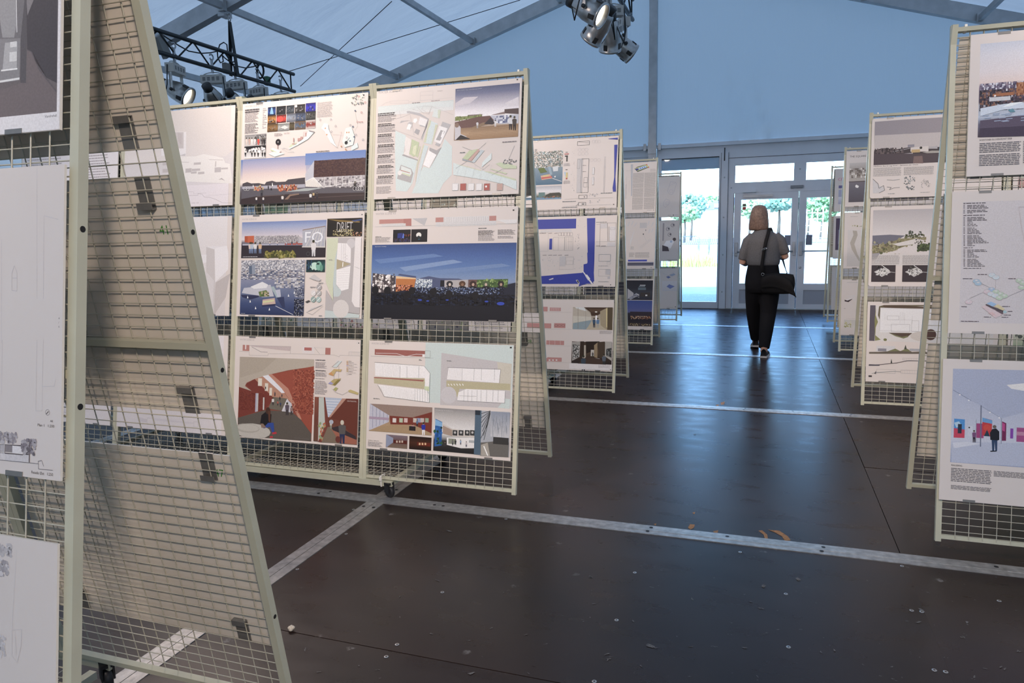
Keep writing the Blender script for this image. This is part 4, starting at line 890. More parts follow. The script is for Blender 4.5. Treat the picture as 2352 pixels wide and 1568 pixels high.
i.noise((80, 790), (830, 900), 34, 10, ['#d0cace', '#9a98a4', '#6a6c80', '#54586e', '#b8aca8', '#8a7e84'], p=.95); i.noise((480, 880), (830, 1000), 16, 8, ['#c8c2c6', '#8a8898', '#5c6078', '#b0a4a0'], p=.9)
i.poly([(170, 740), (245, 715), (245, 830), (175, 835)], '#5a6478'); i.poly([(205, 725), (245, 715), (245, 830), (208, 833)], '#8a90a0')
i.poly([(85, 1060), (110, 1000), (280, 980), (430, 960), (470, 1100), (330, 1110), (280, 1090)], '#b8b4c0'); i.poly([(190, 985), (330, 925), (400, 960), (380, 1000), (230, 1010)], '#d8d2d4'); i.poly([(75, 1080), (290, 1090), (290, 1110), (180, 1140), (90, 1110)], '#2e3050')
i.poly([(285, 1045), (380, 1025), (420, 1100), (300, 1105)], '#5a6a34'); i.noise((300, 1040), (410, 1100), 6, 4, ['#6a7a3c', '#a89a60', '#4a5a30', '#c8a080'])
i.poly([(430, 985), (470, 980), (540, 1110), (500, 1115)], '#98a8ac'); i.poly([(485, 1025), (545, 1015), (555, 1105), (515, 1110)], '#b0b0c4'); i.poly([(505, 1115), (590, 1105), (605, 1240), (575, 1240)], '#303658')
i.poly([(335, 1140), (480, 1120), (490, 1190), (330, 1205)], '#c8a08c'); i.poly([(335, 1160), (470, 1140), (470, 1160), (340, 1180)], '#c8c868'); i.poly([(325, 1205), (490, 1190), (480, 1215), (330, 1225)], '#2a2e50'); i.line([(490, 1215), (700, 1320)], '#c8c4cc', .003)
i.poly([(600, 1020), (740, 990), (830, 1100), (830, 1130), (760, 1120), (700, 1010)], '#6a6c80'); i.noise((720, 1000), (830, 1110), 9, 8, ['#8a8a98', '#5a5c70', '#a8a4ac', '#3c3e54'], p=.9); i.noise((715, 1130), (822, 1335), 9, 16, ['#1a1c2c', '#2c3044', '#8a8894', '#4a4c60', '#12141f'], p=.95)
for x, y in ((155, 1110), (645, 1090), (415, 1255), (250, 1240), (185, 1160), (715, 1055)): i.poly([(x, y - 20), (x + 10, y + 12), (x - 8, y + 14)], '#e8e6ea')
i.grad((1112, 170), (1525, 376), [(0, '#2a2018'), (.3, '#1c1816'), (1, '#201c18')]); i.poly([(1120, 175), (1500, 200), (1500, 215), (1250, 205)], '#8a6a30'); i.poly([(1400, 190), (1525, 170), (1525, 185), (1440, 205)], '#3a4a78'); i.text('DRIFT', (1228, 208), 125, '#b8aca8', 190)
i.noise((1180, 300), (1420, 375), 20, 8, ['#8a7a48', '#a89458', '#5a4a2c', '#c8b070', '#3a3020'], p=.7); i.disc((1468, 340), 12, '#e8a888'); i.noise((1420, 320), (1520, 372), 10, 5, ['#1a1614', '#6a4a28', '#c87a48', '#1a1614'], p=.6)
i.grad((860, 662), (1080, 808), [(0, '#142028'), (.5, '#2a5a58'), (1, '#143030')]); i.disc((960, 740), 55, '#a8d8c0', 48); i.disc((1010, 735), 36, '#6aa890', 55); i.poly([(925, 808), (950, 770), (980, 808)], '#18282c'); i.rect((985, 700), (1015, 720), '#1c2a2a'); i.noise((862, 670), (920, 790), 7, 8, ['#142028', '#28486a', '#1c3040'], p=.7); i.disc((1040, 760), 20, '#5a9078', 40)
i.poly([(1108, 402), (1243, 398), (1230, 600), (1180, 940), (1180, 1160), (1092, 920)], '#c6ca9c'); i.poly([(1243, 398), (1448, 396), (1440, 640), (1410, 1100), (1435, 1220), (1500, 1240), (1495, 1310), (1085, 1265), (1095, 1020), (1180, 1160), (1240, 520)], '#b5a8a6'); i.poly([(1085, 1265), (1497, 1318), (1490, 1358), (1080, 1358)], '#b6c6c2')
i.poly([(1235, 520), (1222, 780), (1215, 960), (1280, 1040), (1240, 1100), (1185, 1105), (1180, 940), (1205, 640)], '#b4c3c0'); i.disc((1395, 465), 52, '#c6baba'); i.poly([(1238, 460), (1345, 465), (1395, 530), (1392, 700), (1225, 655)], '#e6dad8'); i.poly([(1225, 655), (1392, 712), (1222, 780)], '#b09a72'); i.poly([(1222, 782), (1390, 735), (1365, 1010), (1280, 1035), (1218, 955)], '#e8dedb'); i.line([(1300, 690), (1295, 745)], '#efe6e0', .005)
for k in range(9): i.line([(1235, 775 + k*27), (1375, 770 + k*27)], '#b8adad', .0008)
for x in (1285, 1310, 1330): i.line([(x, 465), (x - 6, 660)], '#8d8484', .001)
for k in range(5): i.rect((1318 + (k % 2)*20, 590 + k*18), (1334 + (k % 2)*20, 602 + k*18), '#d0c4c2')
i.disc((1275, 1250), 96, '#d3c5be'); i.disc((1230, 1050), 48, '#b4c3c0'); i.poly([(1448, 396), (1520, 392), (1500, 1236), (1440, 1225), (1405, 1160), (1412, 1050)], '#e2d4d0')
for a, b in (((895, 880), (1040, 920)), ((860, 1290), (1060, 1215))): i.poly([(a[0], a[1]), (a[0] + 60, a[1] - 45), (b[0], b[1] - 20), (b[0] - 30, b[1])], '#c4b8b6'); i.line([(a[0], a[1]), (a[0] + 70, a[1] + 30), b], '#8d8484')
for x, y, c in ((1013, 990, '#a89c9c'), (945, 1062, '#d8ccc8'), (1010, 1062, '#b0a8a4'), (943, 1138, '#8aa098'), (1008, 1138, '#9ab4ae')): i.disc((x, y), 30, c); i.line([(x - 18, y + 18), (x + 18, y - 18)], '#efe6e2', .003)
i.poly([(845, 1165), (890, 1145), (910, 1160), (865, 1180)], '#4a4644'); i.lines((905, 982), (980, 1000), 2, '#8d8484'); i.lines((1005, 935), (1075, 952), 2, '#777'); i.lines((1010, 1325), (1055, 1342), 2, '#777'); i.lines((100, 620), (275, 632), 1, '#c8c0c8'); i.lines((75, 1300), (125, 1308), 1, '#c8c0c8'); i.lines((1130, 655), (1180, 672), 2, '#8d8484'); i.line([(1440, 745), (1500, 768)], '#8d8484')
i.done()

p = Poster(S_main, 'front', 1, 'bottom', 'poster with red brick hall picture and a woman sitting on a round bench'); i = Ink(p).view(540, 760, 5.227)
i.text('WATER SCENE 4.0', (58, 92), 18, '#a89c9c'); i.rect((1478, 140), (1490, 152), '#111'); i.frame((1462, 134), (1502, 152), '#bbb')
i.rect((92, 165), (170, 240), '#b87468'); i.line([(50, 242), (170, 250), (170, 290), (395, 296), (395, 272), (670, 272), (1190, 288), (1250, 310), (1260, 290), (1520, 300)], '#8d8484'); i.poly([(172, 172), (395, 180), (670, 188), (660, 240), (510, 225), (200, 185)], '#c4a8a4'); i.line([(172, 172), (670, 186), (660, 272)], '#8d8484'); i.line([(200, 190), (310, 250), (390, 255)], '#6a6064', .002); i.rect((123, 165), (132, 220), '#e6dad6')
i.rect((808, 188), (952, 272), '#dac8c4'); i.rect((832, 196), (920, 236), '#b06058'); i.rect((1085, 200), (1144, 284), '#b06a60'); i.line([(950, 195), (1015, 275)], '#777'); i.rect((955, 196), (1082, 205), '#c9bab6'); i.frame((1365, 250), (1515, 300), '#999')
for k in range(8): i.line([(1380 + k*18, 255), (1380 + k*18, 296)], '#999', .0008)
a, b = (58, 308), (915, 1325); x0, y0, x1, y1 = i.box(a, b)
i.rect(None, None, '#8a4434', (x0, y0, x1, y1)); i.poly([(58, 308), (950, 340), (948, 425), (640, 470), (400, 525), (235, 575), (140, 620), (120, 660), (200, 720), (110, 690), (48, 670)], '#b4a08c'); i.poly([(58, 308), (500, 325), (330, 480), (60, 560)], '#ac9884')
i.poly([(48, 670), (110, 690), (200, 720), (125, 640), (235, 575), (450, 780), (440, 850), (360, 940), (35, 1040)], '#7a3226'); i.poly([(235, 575), (400, 525), (560, 700), (660, 830), (560, 880), (450, 790)], '#b87c60'); i.poly([(330, 540), (400, 525), (640, 740), (560, 745)], '#d8d4dc')
for q_ in ((300, 600, 22), (378, 660, 18), (428, 715, 14)): i.rect((q_[0] - q_[2], q_[1] - 35), (q_[0] + q_[2], q_[1] + 60), '#d8c8b0')
i.poly([(400, 525), (948, 422), (920, 1230), (800, 1100), (700, 830), (560, 680)], '#9a4430'); i.poly([(400, 525), (440, 515), (640, 690), (800, 1060), (770, 1060), (640, 800), (560, 690)], '#c07a60')
i.noise((700, 460), (940, 1000), 22, 44, ['#9a4430', '#a85038', '#8a3a2a', '#b45c40', '#7a3226'], p=.7); i.noise((60, 720), (360, 960), 22, 22, ['#7a3226', '#843a2a', '#702c22'], p=.6)
i.poly([(35, 1040), (360, 950), (560, 960), (690, 980), (790, 1060), (915, 1230), (912, 1322), (35, 1260)], '#5c5048'); i.poly([(430, 860), (460, 790), (630, 810), (580, 960), (400, 930)], '#6e6254'); i.poly([(560, 960), (625, 815), (680, 870), (700, 980)], '#c0b8c4'); i.line([(575, 965), (632, 815)], '#d8d0d4', .004)
for x, y, h, t in ((457, 890, 90, '#d0c4c0'), (515, 895, 60, '#a85040'), (548, 910, 60, '#2c3a60'), (540, 835, 50, '#2a2a34'), (480, 780, 50, '#5a4a50'), (565, 795, 40, '#3a3844'), (368, 700, 35, '#2a2630'), (628, 1010, 150, '#5a4a54'), (680, 1005, 100, '#8a6a64')): i.man((x, y), h, t, '#3a3034')
i.rect((250, 745), (262, 970), '#a8a0b8'); i.rect((266, 745), (278, 965), '#b8b0b0'); i.rect((340, 795), (352, 945), '#c8c0b8')
i.disc((215, 1200), 215, '#b8aca0', 92); i.disc((150, 1165), 150, '#a89c90', 55); i.disc((160, 1160), 130, '#b8ac9f', 42)
i.poly([(305, 1110), (320, 1010), (380, 960), (440, 1000), (430, 1120), (380, 1160), (340, 1140)], '#1e1a1c'); i.disc((398, 955), 28, '#4a2c20', 42); i.poly([(400, 960), (430, 960), (425, 1100), (405, 1080)], '#5a3424'); i.poly([(340, 1165), (400, 1100), (465, 1100), (475, 1205), (450, 1225), (425, 1150), (350, 1168)], '#2c4690'); i.poly([(450, 1215), (500, 1210), (502, 1232), (452, 1240)], '#c02434'); i.poly([(422, 1262), (455, 1260), (458, 1280), (420, 1282)], '#c02434'); i.poly([(310, 1110), (340, 1110), (380, 1160), (320, 1160)], '#8a6a58')
i.lines((712, 1282), (895, 1296), 1, '#a8a0a0')
i.lines((968, 340), (1088, 358), 2, '#5a5050', .6, .1); i.lines((968, 368), (1105, 450), 7, '#a08e8e', .4); i.lines((968, 465), (1090, 485), 2, '#5a5050', .6); i.lines((968, 490), (1100, 550), 6, '#a08e8e', .4); i.lines((965, 565), (1095, 578), 1, '#5a5050', .6); i.lines((965, 590), (1105, 765), 14, '#a08e8e', .4)
i.poly([(1165, 430), (1235, 355), (1285, 360), (1220, 437)], '#c0ccc8'); i.line([(1165, 430), (1250, 360)], '#b08a88', .003); i.poly([(1125, 520), (1190, 455), (1285, 460), (1270, 490), (1215, 480), (1185, 540)], '#c8a04c'); i.poly([(1125, 510), (1160, 490), (1190, 540), (1150, 530)], '#d08a3a'); i.poly([(1120, 630), (1190, 575), (1275, 568), (1200, 655)], '#b89a4c'); i.poly([(1120, 630), (1150, 605), (1185, 630), (1160, 642)], '#9a90c0'); i.poly([(1180, 640), (1240, 580), (1270, 585), (1200, 655)], '#8a7434'); i.poly([(1180, 700), (1210, 672), (1238, 685), (1210, 722)], '#a8a04c'); i.poly([(1362, 712), (1390, 702), (1488, 740), (1478, 765), (1420, 748), (1365, 730)], '#c0a44c'); i.line([(1165, 690), (1200, 730), (1290, 765), (1360, 725)], '#9a8e8e'); i.line([(1248, 420), (1245, 590)], '#9a8e8e'); i.line([(1190, 520), (1192, 600)], '#9a8e8e')
for k, c in enumerate(('#d89a3a', '#c08030', '#d88a30', '#a890c0', '#d8a85a', '#d88a30', '#a87a28', '#c8a03a', '#d8c8c0', '#d8c8c0')): y = 358 + k*17.5; i.rect((1340, y), (1362, y + 8), c); i.lines((1366, y), (1400 + (k*37) % 80, y + 8), 1, '#6a5f5f', .6)
i.grad((960, 788), (1465, 1365), [(0, '#8a4a38'), (.5, '#70382a'), (1, '#6a4636')]); i.poly([(1085, 795), (1290, 808), (1130, 1035), (1115, 1030)], '#a8b4cc'); 
for k in range(6): i.line([(1092 + k*5, 830 + k*32), (1270 - k*24, 838 + k*32)], '#d0d0d8', .004)
i.poly([(1000, 790), (1085, 795), (1118, 1030), (1115, 1140), (1040, 1335), (990, 1325)], '#7a3c30'); i.poly([(1010, 795), (1070, 795), (1085, 1130), (1000, 1325)], '#b4b8ac'); i.foliage((1012, 1100), (1075, 1310), 24, ['#c87a3a', '#c8b04c', '#8a9a6a', '#b85a38'], .012)
i.poly([(1330, 810), (1487, 815), (1480, 1300), (1400, 1240), (1250, 1070), (1135, 1040)], '#6a3022'); i.poly([(1290, 808), (1340, 810), (1150, 1035), (1128, 1035)], '#b8806a'); i.poly([(1040, 1335), (1115, 1150), (1160, 1150), (1290, 1345)], '#7a6654'); i.poly([(1160, 1175), (1465, 1300), (1463, 1362), (1270, 1345)], '#a05a44'); i.poly([(1160, 1160), (1240, 1140), (1450, 1260), (1460, 1305), (1180, 1190)], '#3a2c30')
i.man((1290, 1350), 270, '#5a5250', '#2a3050', '#c8b090', '#c8b8a0'); i.disc((1240, 1300), 32, '#6a3028', 40); i.man((1155, 1170), 90, '#c8b0a0', '#887')
i.lines((1350, 830), (1468, 855), 2, '#b8a09a'); i.disc((1160, 1090), 26, '#a8a8b8', 26)
i.done()

# ---- third panel: pale model photographs; fourth panel: pale text sheets
WB = '#ead2bd'
p = Poster(S_main, 'front', 2, 'top', 'beige poster with pale model photo of a white building, third from the aisle'); i = Ink(p, '#eed6c2').view(380, 230, 6.272)
i.grad(None, None, [(0, '#d9bfa8'), (.5, '#e6ccb6'), (.52, '#d9c3b1'), (.62, '#dcc6b6'), (1, '#e8cdc0')], (.002, .002, p.w - .03, p.h - .002))
i.poly([(150, 810), (430, 810), (550, 775), (830, 830), (860, 900), (930, 920), (970, 1200), (280, 1170), (100, 1150)], '#f0dac2'); i.poly([(-60, 460), (300, 455), (295, 800), (-60, 800)], '#ecd6c4'); i.poly([(-60, 462), (262, 460), (262, 695), (-60, 695)], '#cdb5a4'); i.poly([(175, 470), (240, 480), (230, 640), (190, 600)], '#c6ac9c'); i.poly([(200, 795), (290, 770), (285, 805)], '#cdb8aa')
for q_ in ((290, 985, 375, 1040), (380, 990, 500, 1015), (370, 1030, 450, 1055), (470, 1035, 560, 1062), (710, 970, 800, 1035), (410, 900, 510, 925), (805, 975, 900, 992), (-40, 990, 200, 1030), (-40, 900, 120, 930)): i.rect((q_[0], q_[1]), (q_[2], q_[3]), '#c9b2a2')
i.poly([(765, 1145), (810, 1120), (860, 1160), (810, 1140)], '#b9a292'); i.poly([(720, 880), (732, 880), (728, 960), (715, 960)], '#c9b2a2'); i.poly([(830, 830), (1000, 710), (1000, 950), (970, 1200), (930, 920), (860, 900)], '#dfc8b8'); i.line([(200, 890), (340, 895)], '#d0b8a6', .003); i.line([(630, 855), (830, 862)], '#d0b8a6', .003)
i.rect(None, None, '#ecd2c6', (.002, .002, p.w - .03, .13)); i.line([(200, 1380), (470, 1370), (470, 1345), (530, 1355), (560, 1395), (640, 1400), (740, 1435), (820, 1478), (970, 1480)], '#b09a92', .0018); i.line([(300, 1325), (405, 1318), (405, 1345), (585, 1335)], '#b8a49c'); i.line([(580, 1375), (970, 1350)], '#c9b2a8'); i.text('NORD 1:500', (375, 1475), 14, '#a8968e', 105)
i.done()
p = Poster(S_main, 'front', 2, 'middle', 'beige poster with a pale cube building model, third from the aisle'); i = Ink(p, '#eed6c2').view(0, 400, 3.357)
i.grad(None, None, [(0, '#ecd6c4'), (.5, '#e4ccba'), (1, '#dcc2b0')], (.002, .002, p.w - .03, p.h - .002)); i.poly([(1590, 560), (1750, 550), (1762, 600), (1760, 735), (1660, 830), (1655, 580)], '#e9d5c6'); i.poly([(1590, 560), (1655, 580), (1660, 1090), (1640, 1090), (1590, 760)], '#d2bbaa'); i.poly([(1655, 585), (1660, 570), (1750, 552), (1762, 640), (1760, 735), (1660, 832)], '#f0dccc'); i.poly([(1500, 620), (1592, 620), (1592, 680), (1500, 700)], '#ecd8c8'); i.poly([(1662, 835), (1775, 765), (1740, 950), (1650, 1090)], '#c9b09e'); i.poly([(1300, 780), (1590, 750), (1650, 820), (1640, 1090), (1300, 1090)], '#dcc6b6')
i.done()
p = Poster(S_main, 'front', 2, 'bottom', 'plain beige poster with pale line drawings, third from the aisle'); i = Ink(p, '#eed6c2').view(140, 920, 5.6)
i.rect(None, None, '#e8d0c2', (.002, .002, p.w - .03, p.h - .002)); i.frame((1110, 220), (1190, 300), '#c0aaa0', .0016); i.frame((1710, 270), (1762, 340), '#c0aaa0', .0016); i.poly([(1000, 210), (1110, 240), (1100, 280), (990, 260)], '#dcc4ba'); i.poly([(1180, 220), (1700, 280), (1700, 300), (1180, 250)], '#dfc8be')
for k in range(5): i.line([(.1 + k*.13, .2), (.1 + k*.13, .5)], '#c9b4aa', .0014, True)
i.done()
for row, lab in (('top', 'beige poster with brown text columns'), ('middle', 'beige poster with pale grey photographs'), ('bottom', 'beige poster with faint outlined rooms')):
    p = Poster(S_main, 'front', 3, row, lab + ', fourth from aisle on the water-scene stand'); i = Ink(p, '#eed6c2')
    i.rect(None, None, '#ecd4c4', (.002, .002, p.w - .002, p.h - .002))
    if row == 'top': i.lines(None, None, 26, '#b09a8e', .4, .2, (.05, .05, .36, .5)); i.lines(None, None, 26, '#b09a8e', .4, .2, (.45, .05, .78, .5)); i.rect(None, None, '#5a2c30', (.05, .42, .3, .56))
    elif row == 'middle': i.grad(None, None, [(0, '#d8c4b6'), (1, '#c0aa9c')], (.05, .2, .5, .55)); i.lines(None, None, 12, '#b09a8e', .4, .2, (.55, .2, .8, .5))
    else: i.frame(None, None, '#c0aaa0', .0016, (.45, .06, .62, .2)); i.frame(None, None, '#c0aaa0', .0016, (.1, .06, .35, .3)); i.lines(None, None, 8, '#b09a8e', .4, .2, (.1, .4, .4, .5))
    i.done()

# ---- nearest stand, front: three posters cut by the left frame edge
WN = '#b0a4a8'
p = Poster(S_near, 'front', 0, 'top', 'poster with dark grey interior rendering captioned Vandrehall', du=-.002, dv=.009); i = Ink(p, WN).view(0, 0, 3.357)
i.grad((-700, -400), (440, 880), [(0, '#3a3236'), (.5, '#4a4145'), (.72, '#544a4c'), (1, '#5a4c4e')])
i.poly([(205, 0), (440, 0), (440, 640), (360, 600), (210, 380)], '#3c3438'); i.poly([(205, 0), (260, 0), (212, 120)], '#6a6064'); i.poly([(0, 0), (190, 0), (190, 640), (160, 620), (150, 300), (0, 300)], '#5c5458'); i.poly([(0, 0), (130, 0), (130, 180), (110, 290), (20, 290), (0, 150)], '#7a7276')
i.poly([(190, 0), (207, 0), (205, 400), (200, 640), (158, 640), (160, 300)], '#484044'); i.poly([(0, 300), (158, 295), (152, 620), (0, 640)], '#6c6468'); i.poly([(40, 330), (135, 322), (130, 530), (20, 545)], '#8a8286'); i.rect((80, 325), (130, 360), '#a8a0a2'); i.rect((75, 405), (130, 470), '#a8a0a2'); i.line([(10, 545), (135, 530)], '#b8b0b2', .003); i.line([(0, 630), (152, 605)], '#b0a8aa', .004); i.line([(128, 0), (132, 250)], '#a8a0a4', .002)
i.poly([(210, 380), (250, 400), (310, 560), (360, 640), (440, 740), (440, 700), (360, 600)], '#4e4448'); i.poly([(160, 640), (205, 640), (210, 390), (240, 400), (300, 540), (440, 720), (440, 872), (0, 905), (0, 700)], '#5c4e50')
i.rect((442, 0), (500, 900), '#b4a8ae', (i.q((445, 400))[0], .03, p.w - .001, p.h - .001)); i.rect(None, None, '#b4a8ae', (.001, .001, p.w - .001, i.q((200, 885))[1]))
i.text('Vandrehall', (347, 888), 20, '#2c2628', 92); i.done()
p = Poster(S_near, 'front', 0, 'middle', 'pale poster with thin site-plan lines and a small facade with trees', du=.011, dv=.007); i = Ink(p, WN).view(0, 400, 3.357)
i.line([(285, -60), (285, 960)], '#9c9198', .0007); i.line([(335, 960), (340, 320), (450, 348)], '#9c9198', .0008); i.line([(12, 500), (12, 1300)], '#9c9198', .0008); i.line([(92, 895), (92, 760), (112, 705), (132, 760), (132, 900), (92, 895)], '#958a92', .0008); i.line([(95, 800), (130, 800)], '#958a92', .0008)
for k, ch in enumerate(('4', '/', '6')): i.text(ch, (452, 1102 + k*32), 16, '#4a4448')
i.view(0, 780, 3.357)
i.line([(20, 0), (12, 420)], '#9c9198', .0008); i.line([(285, 0), (277, 548), (325, 548), (335, 0)], '#9c9198', .0007); i.line([(328, 360), (420, 358), (430, 300)], '#9c9198', .0008); i.ring((368, 560), 16, '#6a6064', .0008); i.line([(357, 572), (376, 552)], '#3a3436', .0014)
i.text('AII', (388, 617), 17, '#2c2628'); i.text('Plan 1   1:200', (292, 645), 20, '#2c2628', 128); i.text('Fasade \u00d8st   1:250', (244, 1008), 22, '#2c2628', 166)
i.poly([(-300, 790), (222, 815), (222, 888), (180, 885), (180, 825), (0, 808), (-300, 800)], '#3a3034'); i.poly([(0, 870), (228, 888), (228, 945), (0, 925)], '#a2969c'); i.poly([(-200, 805), (40, 808), (40, 865), (-200, 855)], '#54484c'); i.poly([(42, 810), (100, 815), (96, 868), (42, 862)], '#6c6064'); i.poly([(98, 815), (178, 822), (176, 880), (96, 872)], '#b0a4aa'); i.poly([(180, 825), (222, 828), (222, 888), (180, 885)], '#3e3438'); i.poly([(0, 866), (180, 884), (180, 890), (0, 874)], '#3a3034')
for k in range(4): i.line([(8 + k*9, 808), (6 + k*9, 925)], '#b0a4aa', .0018)
i.foliage((0, 712), (130, 800), 60, ['#8a7e86', '#746870', '#958a92', '#7e727a'], .006); i.foliage((172, 765), (275, 885), 90, ['#6a5e66', '#544a50', '#7e727a', '#8a7e86'], .006); i.line([(228, 945), (232, 780)], '#54484e', .0022); i.line([(65, 800), (62, 730)], '#746870', .0015)
i.line([(0, 925), (300, 955), (300, 995), (410, 1005)], '#5a5056', .0009); i.line([(298, 955), (298, 935), (325, 930), (340, 975)], '#5a5056', .0009)
i.done()
p = Poster(S_near, 'front', 0, 'bottom', 'pale poster with faint ink trees at the lower left frame corner', du=.006, dv=.004); i = Ink(p, WN).view(0, 1200, 4.26)
i.foliage((-60, 195), (112, 330), 70, ['#8a7f86', '#a2979e', '#94898f'], .007); i.foliage((-60, 345), (82, 520), 80, ['#8a7f86', '#a2979e', '#7e737a'], .007); i.foliage((-60, 1090), (50, 1320), 60, ['#94898f', '#a2979e'], .007)
i.line([(120, 1050), (215, 1040), (210, 1200), (170, 1365), (120, 1300), (120, 1050)], '#a0959c', .0008); i.line([(150, 1090), (165, 1280)], '#a0959c', .0008); i.line([(165, 260), (120, 1040)], '#a89da4', .0006)
i.done()
# green marker numbers on the backs of two boards
M_GREEN = mat('green_marker', '#3f8a34', .6)
def back_text(P, txt, x, y, h):
    vs, fs, W = glyphs(txt); me = bpy.data.meshes.new('marker_number')
    me.from_pydata([(x - v[0]*h, y + v[1]*h, -.0004) for v in vs], [], [f[::-1] for f in fs]); me.update()
    return link('marker_number', me, M_GREEN, P.o)
def back_posters(st, n, name, marks={}):
    for c in range(n):
        for row in ROWB:
            lab = 'grey back of %s poster, rear of %s, %s' % (RO[row], name, ('nearest the aisle', 'second from aisle', 'third from aisle', 'fourth from aisle')[c])
            P = Poster(st, 'back', c, row, lab, dv=.016 if st is S_near else 0)
            if (c, row) in marks: back_text(P, marks[(c, row)], *((.085, .46, .022) if row == 'middle' else (.085, .53, .022)))
            # the far sides carry sheets too
            i = Ink(P); r = i.rnd
            i.grad(None, None, [(0, '#8aa0c0'), (1, '#c8b8b0')], (.05, .22, .5, .55)); i.lines(None, None, 14, '#8d8484', .4, .2, (.55, .2, .8, .55)); i.lines(None, None, 5, '#8d8484', .4, .2, (.05, .06, .5, .18)); i.done()
back_posters(S_near, 4, 'nearest left stand', {(0, 'middle'): '41', (0, 'bottom'): '47'})
back_posters(S_main, 4, 'water-scene stand', {(0, 'middle'): '26', (0, 'bottom'): '28'})
back_posters(S_l3, 2, 'third left stand')
back_posters(S_l4, 2, 'fourth left stand')
back_posters(S_l5, 1, 'farthest left stand')
back_posters(S_r1, 2, 'nearest right stand')
back_posters(S_r2, 2, 'second right stand')
back_posters(S_r3, 1, 'third right stand')
back_posters(S_r4, 1, 'farthest right stand')

# ---- third left stand: blue harbour plans
BL = '#34409c'
p = Poster(S_l3, 'front', 0, 'top', 'poster with aerial harbour photo and narrow blue strip plan', dv=-.01); i = Ink(p).view(1190, 290, 5.0575)
i.grad((205, 300), (510, 680), [(0, '#b8aca0'), (.35, '#8a8a8a'), (.5, '#7a8e9c'), (1, '#3c6680')], (i.q((120, 300))[0], i.q((200, 685))[1], i.q((512, 670))[0], i.q((300, 305))[1]))
i.noise((180, 300), (515, 470), 30, 18, ['#d8ccc0', '#a89c90', '#7a7874', '#e8dcd0', '#5a6a5c', '#8aa0a4', '#c8a890'], p=.95); i.poly([(230, 490), (300, 480), (340, 530), (260, 545)], '#5a6a2c'); i.poly([(262, 575), (370, 555), (400, 605), (275, 625)], '#d89a78'); i.poly([(290, 570), (350, 560), (360, 580), (295, 590)], '#d8b04c'); i.poly([(270, 595), (395, 580), (395, 595), (275, 612)], '#c84a48'); i.line([(400, 605), (505, 640)], '#d8d4d4', .004); i.poly([(400, 470), (470, 460), (465, 520), (410, 525)], '#c8ccd0'); i.poly([(345, 470), (375, 465), (400, 560), (375, 570)], '#8aa4b4'); i.poly([(420, 580), (440, 575), (430, 600)], '#fff')
i.grad((130, 700), (500, 850), [(0, '#a8a4ac'), (.4, '#d8d0d0'), (.55, '#c8c0bc'), (.75, '#5a5a48'), (.9, '#5a88a8'), (1, '#6a98b8')], (i.q((60, 700))[0], i.q((300, 850))[1], i.q((500, 850))[0], i.q((400, 692))[1])); i.poly([(320, 800), (370, 775), (480, 768), (502, 785), (500, 825), (320, 825)], '#3c3c34'); i.rect((240, 770), (312, 822), '#5a7a78'); i.poly([(80, 830), (150, 805), (180, 830)], '#e8e4e0'); i.noise((260, 815), (500, 830), 20, 2, ['#a86a54', '#5a5a48', '#8a5a48'], p=.7)
i.rect((545, 340), (577, 352), '#222'); i.rect((562, 340), (574, 408), '#222'); i.lines((530, 430), (607, 460), 4, '#998c8c', .35); i.rect((540, 318), (590, 326), '#c05a54'); i.lines((552, 298), (578, 306), 1, '#333', .6); i.lines((552, 500), (578, 508), 1, '#333', .6); i.poly([(532, 535), (555, 530), (555, 590)], '#9ac0dc'); i.rect((555, 538), (575, 600), '#d8b43c'); i.rect((555, 600), (572, 615), '#c0403c'); i.lines((528, 630), (607, 665), 4, '#998c8c', .35)
i.frame((690, 178), (828, 215), '#444', .002); i.line([(690, 178), (828, 195)], '#444', .0012)
for k in range(3):
    for q_ in ((715 + k*40, 272), (715 + k*40, 318), (855 + k*43, 392), (878 + k*32, 178)): i.ring(q_, 18, '#b8acac', .001)
i.rect((690, 375), (740, 770), '#c4b8b6'); i.frame((740, 380), (812, 768), '#444', .0022); i.frame((690, 385), (718, 490), '#666', .0016); i.line([(750, 455), (790, 455)], '#444', .002); i.line([(750, 525), (790, 525)], '#444', .002); i.frame((765, 595), (805, 655), '#555', .0012); i.frame((760, 655), (800, 705), '#555', .0012); i.rect((865, 480), (885, 560), '#ddd0cc'); i.rect((862, 592), (880, 680), '#ddd0cc'); i.frame((865, 480), (885, 560), '#888'); i.frame((862, 592), (880, 680), '#888')
i.foliage((620, 280), (650, 770), 26, ['#c4b8b6', '#b4a8a6'], .004); i.lines((1000, 350), (1010, 770), 40, '#cfc2c0', .3)
i.poly([(1050, 143), (1158, 132), (1158, 155), (1052, 148)], BL); i.poly([(1118, 216), (1155, 213), (1130, 590), (1137, 758), (1103, 760), (1098, 715), (1118, 590)], BL)
i.line([(540, 850), (680, 838), (800, 838), (1100, 828)], '#888', .001); i.frame((705, 800), (800, 838), '#444', .002); i.disc((770, 820), 5, '#333'); i.frame((700, 885), (785, 918), '#444', .002); i.rect((740, 896), (768, 908), '#777'); i.line([(670, 925), (705, 900)], '#444', .002); i.line([(520, 932), (680, 922), (1080, 908)], '#aaa'); i.lines((515, 868), (690, 878), 1, '#777'); i.lines((510, 936), (690, 946), 1, '#777'); i.lines((960, 770), (1110, 780), 1, '#777'); i.rect((1105, 902), (1117, 912), '#333'); i.foliage((820, 785), (950, 810), 12, ['#b4a8a6', '#c4b8b6'], .008); i.foliage((830, 860), (950, 890), 10, ['#b4a8a6', '#c4b8b6'], .008)
i.lines((195, 265), (222, 300), 3, '#777')
i.done()
